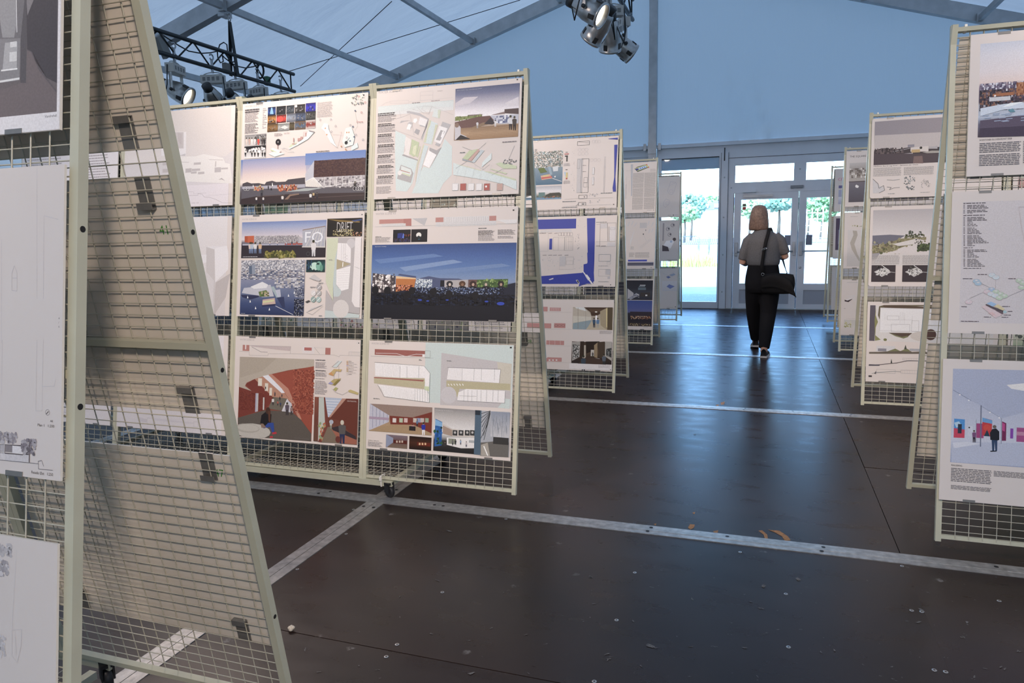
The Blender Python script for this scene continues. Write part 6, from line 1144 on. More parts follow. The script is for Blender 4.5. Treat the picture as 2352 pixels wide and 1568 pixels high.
i.lines((735, 1030), (830, 1040), 1, '#999'); i.lines((1080, 1018), (1180, 1024), 1, '#999'); i.done()
p = Poster(S_r2, 'front', 0, 'middle', 'rounded poster with grassy headland and two dark aerial island views', rnd=.016, du=-.007, dv=.002); i = Ink(p, WR).view(1880, 220, 4.6125)
i.grad(None, None, [(0, '#b4a4a4'), (.4, '#d0beba'), (.62, '#dcc8c4'), (.64, '#8a8288'), (.8, '#77707c'), (1, '#c8b4ac')], (i.q((580, 1212))[0], i.q((570, 1740))[1], p.w - .03, i.q((580, 1212))[1]))
i.poly([(572, 1480), (760, 1470), (920, 1480), (760, 1568), (572, 1568)], '#6e6874'); i.poly([(900, 1510), (960, 1478), (1060, 1482), (1400, 1490), (1400, 1800), (560, 1800), (720, 1568)], '#d8c4bc'); i.foliage((920, 1470), (1120, 1500), 40, ['#4a4a34', '#6a6444', '#5a5a3c'], .012); i.foliage((960, 1425), (1000, 1475), 22, ['#4a5040', '#3a4034'], .008); i.foliage((1065, 1440), (1090, 1475), 12, ['#4a5040', '#3a4034'], .007)
i.view(1880, 540, 3.919); i.poly([(485, 95), (600, 80), (740, 30), (860, 25), (970, 15), (970, 40), (860, 70), (640, 150), (485, 165)], '#8a7a54'); i.foliage((485, 60), (740, 160), 90, ['#7a7048', '#9a8a5c', '#5a5a34', '#a89870', '#6a5a4a'], .013); i.foliage((690, 30), (960, 100), 60, ['#6a6440', '#9a8a60', '#7a7048'], .011); i.poly([(600, 165), (960, 60), (970, 90), (890, 140), (970, 140), (970, 168)], '#d9c3bc'); i.poly([(670, 80), (880, 30), (950, 45), (880, 80), (720, 98)], '#d8c4ba'); i.disc((945, 110), 60, '#3c4428', 36); i.foliage((890, 75), (1000, 140), 50, ['#3c4428', '#4a5430', '#2c3420', '#5a6438'], .012); i.foliage((870, 35), (930, 70), 14, ['#3a3a30', '#2c2c28'], .006)
i.lines((480, 180), (728, 262), 10, '#948886', .4, .04); i.lines((757, 180), (1000, 262), 10, '#948886', .4, .04)
for x0, x1 in ((478, 690), (756, 990)):
    i.rect((x0, 270), (x1, 420), '#3a2e32'); c = (x0 + x1)/2 - 5
    i.poly([(x0 + 22, 330), (c - 20, 300), (c, 290), (c + 60, 320), (c + 70, 335), (c + 20, 360), (c - 10, 375), (c - 40, 355)], '#c8bcb4'); i.noise((c - 60, 305), (c + 50, 360), 12, 6, ['#d8ccc4', '#9a9088', '#6a6460', '#e8dcd4'], p=.5); i.line([(c - 10, 272), (c + 60, 320)], '#d8ccc4', .005); i.line([(c + 65, 330), (x1, 336)], '#c8bcb4', .003); i.foliage((c - 50, 280), (c, 300), 12, ['#3a3430', '#1e1a1a', '#5a5450'], .008)
i.done()
p = Poster(S_r2, 'front', 0, 'bottom', 'poster with landscape plan of brown shores and three long sections', du=-.006, dv=.004); i = Ink(p, WR).view(1880, 540, 3.919)
i.rect(None, None, '#d8c8c0', (i.q((465, 640))[0], i.q((460, 952))[1], p.w - .03, i.q((465, 630))[1])); i.rect((466, 630), (518, 950), '#5c5058', (i.q((465, 640))[0], i.q((458, 950))[1], i.q((512, 700))[0], i.q((465, 630))[1])); i.poly([(518, 630), (515, 720), (535, 780), (515, 830), (512, 900), (560, 940), (508, 950), (505, 760)], '#8a8248'); i.poly([(545, 640), (590, 628), (1100, 628), (1100, 650), (960, 640), (600, 650), (555, 680), (550, 760), (535, 720)], '#6a5a40'); i.poly([(575, 632), (760, 628), (880, 642), (1100, 650), (1100, 662), (600, 656)], '#5a4434')
i.poly([(557, 652), (1100, 668), (1100, 880), (552, 872)], '#e4d8d6'); plan(i, (557, 660), (990, 868), '#b0a4a2', 7, .001); i.frame((618, 725), (722, 762), '#8d8484', .0014); i.frame((655, 800), (820, 870), '#8d8484', .0014); i.frame((840, 768), (900, 868), '#8d8484', .0014); i.poly([(632, 878), (845, 880), (800, 915), (760, 925), (690, 905)], '#5a4438'); i.poly([(632, 878), (690, 908), (765, 930), (810, 915), (800, 905), (750, 915)], '#7a744c'); i.disc((935, 910), 110, '#cdb8aa', 45); i.disc((600, 940), 16, '#7a7440', 12); i.disc((1010, 895), 50, '#5a3c34', 50)
i.poly([(525, 995), (690, 998), (690, 1045), (515, 1045)], '#d0c4c2'); i.rect((535, 1018), (610, 1045), '#8a8088'); i.poly([(455, 1050), (540, 1050), (620, 1045), (690, 1020), (735, 1042), (800, 1022), (840, 1050), (960, 1045), (1000, 1068), (455, 1066)], '#6a5a4c'); i.poly([(620, 1046), (690, 1020), (735, 1042)], '#7a744c'); i.poly([(740, 1042), (790, 1018), (835, 1048)], '#7a744c'); i.poly([(770, 1025), (783, 985), (795, 1025)], '#4a4a3c'); i.rect((820, 1020), (960, 1046), '#a8a0a4')
i.line([(452, 1168), (550, 1165), (640, 1155), (700, 1150), (800, 1130), (1000, 1130)], '#5a4c4c', .005); i.poly([(648, 1150), (656, 1110), (664, 1150)], '#4a4a44'); i.frame((758, 1105), (960, 1130), '#a89c9c', .0016); i.poly([(455, 1160), (550, 1165), (550, 1175), (452, 1175)], '#5a5058'); i.frame((522, 1205), (690, 1245), '#a89c9c', .0016); i.frame((742, 1212), (960, 1250), '#a89c9c', .0016); i.line([(480, 1245), (522, 1235), (690, 1225), (742, 1230)], '#777', .003); i.poly([(500, 1245), (518, 1220), (518, 1250)], '#5a5454'); i.rect((450, 1260), (480, 1276), '#3a3234')
for k in range(9): i.line([(770 + k*22, 1108), (770 + k*22, 1128)], '#b8acac', .001); i.line([(755 + k*22, 1215), (755 + k*22, 1246)], '#b8acac', .001)
i.done()
for row, w_ in (('top', 'blue photo strip'), ('middle', 'white diagram'), ('bottom', 'brown plan')):
    generic(S_r2, 1, row, 'poster with %s on the second right stand, behind the grid' % w_, WR, k=len(row))
# ---- third right stand
W3 = '#cbbdbc'
p = Poster(S_r3, 'front', 0, 'top', 'poster headed THE SQUARE above a misty brown aerial photo', du=-.01); i = Ink(p, W3).view(1880, 220, 4.6125)
i.text('THE SQUARE', (333, 634), 20, '#2c282a', 172); i.grad(None, None, [(0, '#b4a6a0'), (.25, '#8a7a74'), (.45, '#a8988e'), (.48, '#6a6068'), (.7, '#5a545e'), (1, '#4a424c')], (i.q((330, 720))[0], i.q((312, 1128))[1], p.w - .05, i.q((330, 712))[1])); i.noise((330, 770), (600, 860), 14, 6, ['#8a7a70', '#a8988c', '#c8b8ac', '#6a5c56'], p=.8); i.poly([(320, 910), (600, 895), (600, 905), (320, 915)], '#4a3c3a'); i.poly([(388, 955), (400, 940), (428, 955), (420, 975), (395, 972)], '#d8d0cc'); i.done()
p = Poster(S_r3, 'front', 0, 'middle', 'poster with a beige curved path shape on grey ground', du=-.0085); i = Ink(p, W3).view(1880, 330, 3.338)
i.grad(None, None, [(0, '#bfb1ac'), (1, '#b5a6a0')], (i.q((225, 665))[0], i.q((218, 940))[1], p.w - .1, i.q((225, 662))[1])); i.poly([(262, 665), (295, 668), (300, 700), (275, 770), (300, 850), (330, 900), (310, 900), (255, 810), (242, 760), (268, 700)], '#a09184'); i.lines((245, 557), (318, 560), 1, '#888'); i.foliage((262, 622), (340, 636), 14, ['#8a8448', '#a89a60', '#6a6a4c'], .008); i.done()
p = Poster(S_r3, 'front', 0, 'bottom', 'poster with small dark block model and a pale landscape sketch', du=-.017); i = Ink(p, W3).view(1880, 540, 3.919)
i.poly([(235, 580), (280, 565), (305, 575), (270, 602), (235, 595)], '#3a2c2e'); i.poly([(235, 580), (280, 563), (303, 573), (260, 588)], '#c8b8b4'); i.poly([(240, 545), (330, 535), (330, 600), (305, 575)], '#c4b4b0'); i.grad((230, 760), (400, 835), [(0, '#b4a8a0'), (1, '#c0b4a8')]); i.foliage((235, 775), (290, 825), 26, ['#a8984c', '#8a8448', '#c0b480'], .012); i.lines((258, 422), (400, 428), 1, '#888'); i.lines((250, 748), (400, 753), 1, '#888'); i.lines((230, 656), (245, 662), 1, '#333'); i.done()
for row, w_ in (('top', 'lilac poster with a magenta letter beside the doors'), ('middle', 'poster with a tall dark picture beside the doors'), ('bottom', 'plain pale poster beside the doors')):
    p = Poster(S_r4, 'front', 0, row, w_, du=.02); i = Ink(p, '#b9acb8').view(1880, 330, 3.338)
    if row == 'top': i.text('CITY', (150, 263), 20, '#b83a78', 70); i.rect(None, None, '#8a88b0', (.05, .2, .4, .3)); i.rect(None, None, '#5a5080', (.05, .32, .4, .36)); i.grad(None, None, [(0, '#b4acc4'), (1, '#8a84a8')], (.05, .1, .5, .2))
    elif row == 'middle': i.rect(None, None, '#4a3a54', (.03, .12, .4, .56)); i.lines(None, None, 9, '#998c9c', .4, .2, (.45, .1, .8, .5)); i.rect(None, None, '#6a5a74', (.06, .2, .2, .4))
    else: i.rect(None, None, '#b0a4b2', (.04, .3, .4, .56)); i.foliage(None, None, 30, ['#8a8aa0', '#a09ab0', '#7a7a8c'], .02, (.06, .32, .38, .5)); i.lines(None, None, 22, '#998c9c', .4, .2, (.45, .05, .8, .55)); i.lines(None, None, 10, '#998c9c', .4, .2, (.05, .05, .4, .26))
    i.done()

# ------------------------------------------------------------------ the woman walking towards the doors
M_SKIN = mat('skin', (.50, .29, .21), .5)
M_HAIR = mat('light_brown_hair', (.19, .125, .095), .45, noise=(60, .35), bump=(90, .3))
M_TEE = mat('grey_marl_jersey', (.105, .105, .11), .8, noise=(120, .18), bump=(14, .25))
M_TROU = mat('black_trousers', (.006, .006, .008), .8, bump=(9, .3), spec=.2)
M_SHOE = mat('black_knit_shoe', (.015, .015, .017), .6)
M_SOLE = mat('white_rubber_sole', (.55, .54, .52), .5)
M_BAG = mat('black_canvas_bag', (.006, .006, .007), .75, bump=(120, .2), spec=.25)
M_STEELB = mat('bright_buckle', (.6, .6, .6), .25, 1.0)
def remesh(o, vox, smooth=4):
    m = o.modifiers.new('remesh', 'REMESH'); m.mode = 'VOXEL'; m.voxel_size = vox; m.use_smooth_shade = True
    s = o.modifiers.new('smooth', 'SMOOTH'); s.factor = .6; s.iterations = smooth
    return o
def limb(mb, pts, n=14):
    mb.tube([p[:3] for p in pts], [p[3] for p in pts], n); return mb
def ball(mb, c, r, n=14):
    rings = []
    for k in range(1, 9): a = math.pi*k/9; rings.append((c[0], c[1], c[2] - r[2]*math.cos(a), r[0]*math.sin(a), r[1]*math.sin(a)))
    return mb.loft(rings, n)
HX, HY, HZ = -.045, 8.475, 1.535
body = MB()
ball(body, (HX, HY, HZ), (.074, .092, .112)); ball(body, (HX + .012, HY + .03, HZ - .045), (.056, .062, .07))
ht = -.62                       # the head is turned a little to the right
fd = np.array([-math.sin(ht), math.cos(ht), 0]); sd_ = np.array([math.cos(ht), math.sin(ht), 0])
hc = np.array([HX, HY, HZ])
limb(body, [(*(hc + fd*.078 + [0, 0, .012]), .008), (*(hc + fd*.100 + [0, 0, -.018]), .013), (*(hc + fd*.088 + [0, 0, -.03]), .011)], 8)   # nose
limb(body, [(*(hc + fd*.082 - sd_*.02 + [0, 0, -.055]), .008), (*(hc + fd*.090 + [0, 0, -.055]), .009), (*(hc + fd*.082 + sd_*.02 + [0, 0, -.055]), .008)], 8)   # mouth
for s in (-1, 1): ball(body, hc + sd_*s*.075 + [0, 0, -.005], (.012, .018, .03), 8)
limb(body, [(HX + .02, HY - .02, 1.36, .06), (HX, HY - .01, 1.42, .052), (HX, HY, 1.48, .052)])
body.loft([(0, 8.45, .80, .15, .10), (0, 8.45, .95, .14, .10), (0, 8.45, 1.08, .14, .10), (0, 8.45, 1.25, .16, .10), (0, 8.45, 1.33, .15, .085), (0, 8.45, 1.37, .08, .06)])
ARM = {-1: [(-.14, 8.45, 1.30, .046), (-.19, 8.45, 1.18, .042), (-.218, 8.46, 1.03, .037), (-.19, 8.56, 1.015, .034), (-.135, 8.69, 1.03, .028)],
        1: [(.14, 8.45, 1.30, .046), (.192, 8.46, 1.21, .042), (.225, 8.48, 1.09, .038), (.20, 8.58, 1.08, .034), (.145, 8.71, 1.09, .028)]}
for s, P_ in ARM.items():
    limb(body, P_)
    w_ = np.array(P_[-1][:3]); d = w_ - np.array(P_[-2][:3]); d /= np.linalg.norm(d); sd2 = np.cross(d, [0, 0, 1]); sd2 /= np.linalg.norm(sd2)
    body.obox(w_ + d*.045, d*.045, np.array([0, 0, 1])*.038, sd2*.013)          # palm, thumb side up
    for k in range(4):
        b0 = w_ + d*.085 + np.array([0, 0, .030 - .02*k]); L = (.07, .078, .072, .058)[k]
        q1 = b0 + d*L*.45 - sd2*s*.004; q2 = q1 + d*L*.30 - sd2*s*.018; q3 = q2 + d*L*.1 - sd2*s*.022
        limb(body, [(*b0, .0092), (*q1, .009), (*q2, .0082), (*q3, .007)], 8)
    t0 = w_ + d*.03 + np.array([0, 0, .036]); limb(body, [(*t0, .011), (*(t0 + d*.03 + [0, 0, .022]), .010), (*(t0 + d*.058 + [0, 0, .026]), .0085)], 8)
limb(body, [(.085, 8.45, .84, .085), (.065, 8.43, .46, .055), (.04, 8.27, .12, .036), (.035, 8.27, .06, .038)]); limb(body, [(-.085, 8.47, .84, .085), (-.085, 8.62, .46, .055), (-.058, 8.82, .15, .036), (-.056, 8.83, .09, .038)])
limb(body, [(.035, 8.25, .045, .034), (.045, 8.36, .038, .036), (.055, 8.44, .03, .028)]); limb(body, [(-.056, 8.81, .075, .034), (-.065, 8.92, .045, .036), (-.07, 9.0, .035, .028)])
person = body.build('person', M_SKIN); remesh(person, .0062, 3)
tag(person, 'person with shoulder-length brown hair walking away in grey t-shirt and black trousers', 'person')
# face colours: eyes and lips
eye = MB()
for s in (-1, 1): ball(eye, hc + fd*.079 + sd_*s*.03 + [0, 0, .012], (.009, .009, .007), 8)
eye.build('eye', mat('dark_eyes', (.03, .02, .02), .2), person)
# hair: a straight bob, parted into locks by its wavy outline
hb = MB(); nh = 40; rings = []
prof = [(1.656, .012, .014), (1.652, .034, .04), (1.640, .058, .068), (1.618, .073, .088), (1.585, .084, .102), (1.545, .090, .107), (1.50, .095, .104), (1.455, .103, .098), (1.42, .105, .092), (1.395, .103, .086), (1.382, .092, .074)]
vs = []
for z, rx, ry in prof:
    for k in range(nh):
        a = 2*math.pi*k/nh; w = 1 + .018*math.sin(a*9 + z*6) + .012*math.sin(a*17)
        x, y = rx*w*math.cos(a), ry*w*math.sin(a)
        if y > .055 and z < 1.60: y = .055 + (y - .055)*.15          # open at the face
        xx = HX - .012 + x*math.cos(ht*.6) - y*math.sin(ht*.6); yy = HY - .014 + x*math.sin(ht*.6) + y*math.cos(ht*.6)
        vs.append((xx, yy, z + (.004*math.sin(k*2.3) if z < 1.39 else 0)))
m_ = len(prof)
hb.add(vs, [(i_*nh + k, (i_ + 1)*nh + k, (i_ + 1)*nh + (k + 1) % nh, i_*nh + (k + 1) % nh) for i_ in range(m_ - 1) for k in range(nh)] + [tuple(range(nh)), tuple((m_ - 1)*nh + k for k in range(nh))[::-1]], True)
hair = hb.build('hair', M_HAIR, person)
tee = MB().loft([(0, 8.45, .995, .150, .112), (0, 8.45, 1.008, .168, .128), (0, 8.45, 1.04, .176, .134), (0, 8.45, 1.10, .172, .128), (0, 8.45, 1.18, .166, .122), (0, 8.45, 1.26, .166, .122), (0, 8.45, 1.32, .150, .108), (-.01, 8.45, 1.362, .105, .084), (-.02, 8.455, 1.39, .078, .07)], 28)
limb(tee, [(-.11, 8.45, 1.318, .056), (-.165, 8.45, 1.262, .060), (-.196, 8.45, 1.16, .056), (-.216, 8.455, 1.062, .051)]); limb(tee, [(.11, 8.45, 1.318, .056), (.168, 8.455, 1.268, .060), (.200, 8.46, 1.19, .056), (.224, 8.47, 1.125, .052)])
remesh(tee.build('t_shirt', M_TEE, person), .008, 3)
tr = MB().loft([(0, 8.45, 1.02, .158, .118), (0, 8.45, .96, .168, .124), (0, 8.45, .88, .182, .134), (0, 8.45, .80, .188, .138), (0, 8.45, .74, .178, .13), (0, 8.455, .70, .15, .115)], 26)
limb(tr, [(.078, 8.45, .80, .108), (.075, 8.445, .64, .102), (.068, 8.435, .46, .086), (.052, 8.35, .28, .074), (.036, 8.285, .10, .058)]); limb(tr, [(-.078, 8.46, .80, .108), (-.082, 8.53, .64, .100), (-.085, 8.62, .46, .084), (-.07, 8.73, .28, .072), (-.058, 8.825, .13, .058)])
remesh(tr.build('trousers', M_TROU, person), .009, 3)
for (hx, hy, hz, tx, ty, lift) in ((.033, 8.225, 0, .062, 8.475, 0), (-.054, 8.785, .0, -.072, 9.04, .03)):
    d = np.array([tx - hx, ty - hy, 0]); L = np.linalg.norm(d); d /= L; n_ = np.cross([0, 0, 1], d)
    up = MB(); so = MB()
    prof = [(0, .030, .085), (.04, .036, .092), (.09, .037, .082), (.14, .041, .062), (.19, .045, .05), (.23, .038, .042), (.25, .018, .034)]
    vs = []
    for t, w, h in prof:
        c = np.array([hx, hy, 0]) + d*t; zb = .022 + lift*max(0, 1 - t/.2)
        for k in range(12):
            a = math.pi*k/11; vs.append(c + n_*w*math.cos(a) + np.array([0, 0, zb + (h - .01)*math.sin(a)**.8]))
    m_ = len(prof)
    up.add(vs, [(i_*12 + k, i_*12 + k + 1, (i_ + 1)*12 + k + 1, (i_ + 1)*12 + k) for i_ in range(m_ - 1) for k in range(11)] + [tuple(range(12)), tuple((m_ - 1)*12 + k for k in range(12))[::-1]], True)
    vs = []
    for t, w, h in prof:
        c = np.array([hx, hy, 0]) + d*t; zb = .002 + lift*max(0, 1 - t/.2)
        vs += [c + n_*(w + .003) + [0, 0, zb], c + n_*(w + .004) + [0, 0, zb + .024], c - n_*(w + .004) + [0, 0, zb + .024], c - n_*(w + .003) + [0, 0, zb]]
    so.add(vs, [(i_*4 + k, i_*4 + (k + 1) % 4, (i_ + 1)*4 + (k + 1) % 4, (i_ + 1)*4 + k) for i_ in range(m_ - 1) for k in range(4)] + [(0, 3, 2, 1), tuple((m_ - 1)*4 + k for k in range(4))])
    sh = up.build('shoe', M_SHOE, person); so.build('sole', M_SOLE, sh)
    MB().obox(np.array([hx, hy, .06]) + d*.12 + n_*.036, d*.03, np.array([0, 0, 1])*.006, n_*.004).build('side_stripe', M_SOLE, sh)

# shoulder bag hanging at her right hip
bc = np.array([.155, 8.30, .815]); ba = math.radians(-14); bu = np.array([math.cos(ba), math.sin(ba), 0]); bv = np.array([-math.sin(ba), math.cos(ba), 0])
bag = empty('shoulder_bag', (.155, 8.30, .70)); tag(bag, 'black canvas shoulder bag hanging at the right hip of the walking person', 'bag')
def bag_shell(half_w, half_d, zt, zb, bulge, m):
    vs = []; n = 24
    for j in range(9):
        t = j/8; z = zt + (zb - zt)*t; rr = (math.sin(math.pi*(.12 + .78*t)))**.5
        for k in range(n):
            a = 2*math.pi*k/n; c, q = math.cos(a), math.sin(a)
            x = half_w*(.70 + .30*rr)*math.copysign(abs(c)**.62, c); y = half_d*rr*math.copysign(abs(q)**.6, q)
            vs.append(bc + bu*x + bv*y + np.array([0, 0, z - .015*(x/half_w)**2*(1 if t < .5 else -.6)]))
    m.add(vs, [(j*n + k, (j + 1)*n + k, (j + 1)*n + (k + 1) % n, j*n + (k + 1) % n) for j in range(8) for k in range(n)] + [tuple(range(n)), tuple(8*n + k for k in range(n))[::-1]], True)
    return m
IB = Matrix.Translation((-.155, -8.30, -.70))
bag_shell(.178, .062, .105, -.115, 0, MB()).build('bag_body', M_BAG, bag, IB)
fl = MB(); vs = []
for j in range(9):
    t = j/8
    for k in range(13):
        s_ = k/12; x = (-.15 + .30*s_)*(1 + .18*t) + .02*t; z = .112 - .15*t - .07*t*s_**2 - .22*(s_ - .42)**2*(1 - .5*t); y = -.066 - .012*math.sin(math.pi*min(1, t*1.2)) + (.045 if j == 0 else 0)
        if s_ > .9: x += .012*t
        vs.append(bc + bu*x + bv*y + np.array([0, 0, z]))
fl.add(vs, [(j*13 + k, (j + 1)*13 + k, (j + 1)*13 + k + 1, j*13 + k + 1) for j in range(8) for k in range(12)], True)
fo = fl.build('bag_flap', M_BAG, bag, IB); so_ = fo.modifiers.new('thick', 'SOLIDIFY'); so_.thickness = .006
def band(pts, w, nrm):
    mb = MB(); vs = []
    for i_, p in enumerate(pts):
        p = np.array(p, float); t = np.array(pts[min(i_ + 1, len(pts) - 1)]) - np.array(pts[max(i_ - 1, 0)]); t = t/np.linalg.norm(t)
        n_ = np.array(nrm[i_], float); n_ /= np.linalg.norm(n_); s_ = np.cross(t, n_); s_ /= np.linalg.norm(s_)
        vs += [p + s_*w/2, p - s_*w/2]
    mb.add(vs, [(2*i_, 2*i_ + 1, 2*i_ + 3, 2*i_ + 2) for i_ in range(len(pts) - 1)], True); return mb
pts = [(.0, 8.285, .90), (-.012, 8.285, 1.0), (-.002, 8.298, 1.09), (.008, 8.305, 1.18), (.024, 8.306, 1.27), (.042, 8.322, 1.34), (.052, 8.37, 1.392), (.06, 8.44, 1.405), (.07, 8.51, 1.38), (.10, 8.56, 1.30), (.15, 8.585, 1.2), (.19, 8.56, 1.1), (.212, 8.47, 1.02), (.235, 8.36, .945), (.25, 8.32, .90)]
nr = [(0, -1, 0)]*5 + [(0, -1, .6), (0, -.4, 1), (0, 0, 1), (0, .5, 1), (.3, 1, .2), (.5, 1, 0), (1, .6, 0), (1, .2, 0), (1, -.3, 0), (1, -.6, 0)]
st_ = band(pts, .036, nr).build('strap', M_BAG, bag, IB); so_ = st_.modifiers.new('thick', 'SOLIDIFY'); so_.thickness = .004
bk_ = MB(); c = np.array([.007, 8.297, 1.185])
for a, b in (((-.024, -.006), (.024, .012)), ((-.024, -.018), (.024, 0))): bk_.tube([c + [a[0], -.004, a[1]], c + [b[0], -.004, b[1]]], .003, 6)
for s in (-1, 1): bk_.tube([c + [s*.024, -.004, -.012 + s*.006], c + [s*.024, -.004, .0 + s*.009]], .003, 6)
bk_.build('buckle', M_STEELB, bag, IB)
for x, y, z in ((.0, 8.285, .91), (.25, 8.315, .915)): MB().tube([(x + .014*math.cos(t), y - .003, z + .014*math.sin(t)) for t in np.linspace(0, 2*math.pi, 13)], .0025, 6, False).build('strap_ring', M_STEELB, bag, IB)

# ------------------------------------------------------------------ lighting trusses and stage lights
M_BLK = mat('black_truss_paint', (.014, .017, .018), .38, .3)
M_CAN = mat('silver_lamp_can', (.46, .45, .43), .3, .85, noise=(20, .15))
M_BOX = mat('cream_ballast_box', (.50, .48, .44), .5)
M_VENT = mat('dark_vent', (.08, .08, .08), .6)
M_RIB = mat('ribbed_black_housing', (.02, .02, .02), .5)
def emit_mat(name, col, st):
    m = bpy.data.materials.new(name); m.use_nodes = True; b = m.node_tree.nodes['Principled BSDF']
    b.inputs['Base Color'].default_value = (.8, .8, .8, 1); b.inputs['Emission Color'].default_value = (*col, 1); b.inputs['Emission Strength'].default_value = st; return m
M_LIT = emit_mat('lit_lamp_lens', (1, .90, .72), 14)
M_LENS = mat('unlit_lamp_lens', (.10, .10, .10), .1, 0, spec=.8)
def truss(X, zb, y0, y1, label, h=.25, end=True):
    t = empty('lighting_truss', (X, (y0 + y1)/2, zb)); tag(t, label, 'truss', 'black lighting trusses'); I = Matrix.Translation((-X, -(y0 + y1)/2, -zb))
    for z in (zb, zb + h): MB().tube([(X, y0, z), (X, y1, z)], .026, 12).build('chord', M_BLK, t, I)
    n = int((y1 - y0)/.28); st = (y1 - y0 - .1)/n
    for k in range(n):
        a = y1 - .1 - k*st; up = k % 2
        MB().tube([(X, a, zb + (h if up else 0)), (X, a - st, zb + (0 if up else h))], .0105, 8).build('brace', M_BLK, t, I)
    MB().tube([(X, y1 - .08, zb), (X, y1 - .08, zb + h)], .0105, 8).build('end_brace', M_BLK, t, I)
    return t, I
XT, ZT = -6.8, 3.60
t1, I1 = truss(XT, ZT, 1.2, 9.70, 'black lighting truss hung from the rafter above the left stands')
t2, I2 = truss(-1.7, 4.12, 1.2, 9.9, 'black lighting truss along the ridge above the aisle')
def sling(t, I, X, Y, z0, z1):
    for dx, dy in ((-.03, -.02), (.03, .05)):
        MB().beam((X + dx, Y + dy, z0), (X, Y, z1), .06, .006, (1, 0, 0)).build('sling', M_BLK, t, I)
    MB().tube([(X + .02*math.cos(a), Y, z1 + .05 + .05*math.sin(a)) for a in np.linspace(0, 2*math.pi, 13)], .008, 6, False).build('shackle', M_ALU, t, I)
sling(t1, I1, XT, Yr2, ZT - .03, roof_z(XT) - .26); sling(t2, I2, -1.7, Yr2, 4.09, roof_z(-1.7) - .25)
MB().beam((XT, Yr2 - 1.62, ZT + .26), (XT - .02, Yr2 - 1.5, ZT + .62), .05, .006, (1, 0, 0)).build('sling', M_BLK, t1, I1)
MB().box(XT - .12, XT - .02, Yr2 - .08, Yr2 + .08, roof_z(XT) - .20, roof_z(XT) - .10).build('beam_clamp', M_ALU, t1, I1)
def loop(t, I, pts, r=.008, nm='cable'): MB().tube(pts, r, 6).build(nm, M_BLK, t, I)
def onT(x, y): return onX(x, y, XT - .035)
loop(t1, I1, [onT(350 + x/6.72, 40 + y/6.72) for x, y in ((60, 200), (200, 300), (400, 430), (560, 520), (750, 555), (900, 545), (1010, 520), (1040, 420), (1100, 385), (1150, 420), (1165, 560), (1180, 680))])
loop(t1, I1, [onT(350 + x/6.72, 40 + y/6.72) for x, y in ((1000, 500), (1010, 620), (1050, 700), (1095, 680), (1080, 580), (1110, 620), (1200, 690), (1300, 750), (1430, 780), (1560, 760), (1640, 720))])
for q in (0, 14): loop(t1, I1, [onT(350 + (1665 + (58 - q)*math.cos(a))/6.72, 40 + (830 + (115 - q)*math.sin(a))/6.72) for a in np.linspace(0, 2*math.pi, 19)], .008)
def plug(px_, col, nm, w=.06, h=.11):
    p_ = onT(*px_); MB().box(p_[0] - .03, p_[0] + .03, p_[1] - w/2, p_[1] + w/2, p_[2] - h/2, p_[2] + h/2).build(nm, mat(nm + '_plastic', col, .5), t1, I1)
plug((520, 157), (.16, .15, .14), 'junction_box', .09, .13); plug((614, 186), (.03, .12, .06), 'plug_strip', .07, .12)
pb = onT(374, 107); MB().obox(pb, (.03, 0, 0), (0, .045, .03), (0, -.06, .11)).build('socket_box', mat('grey_socket', (.2, .2, .19), .5), t1, I1)

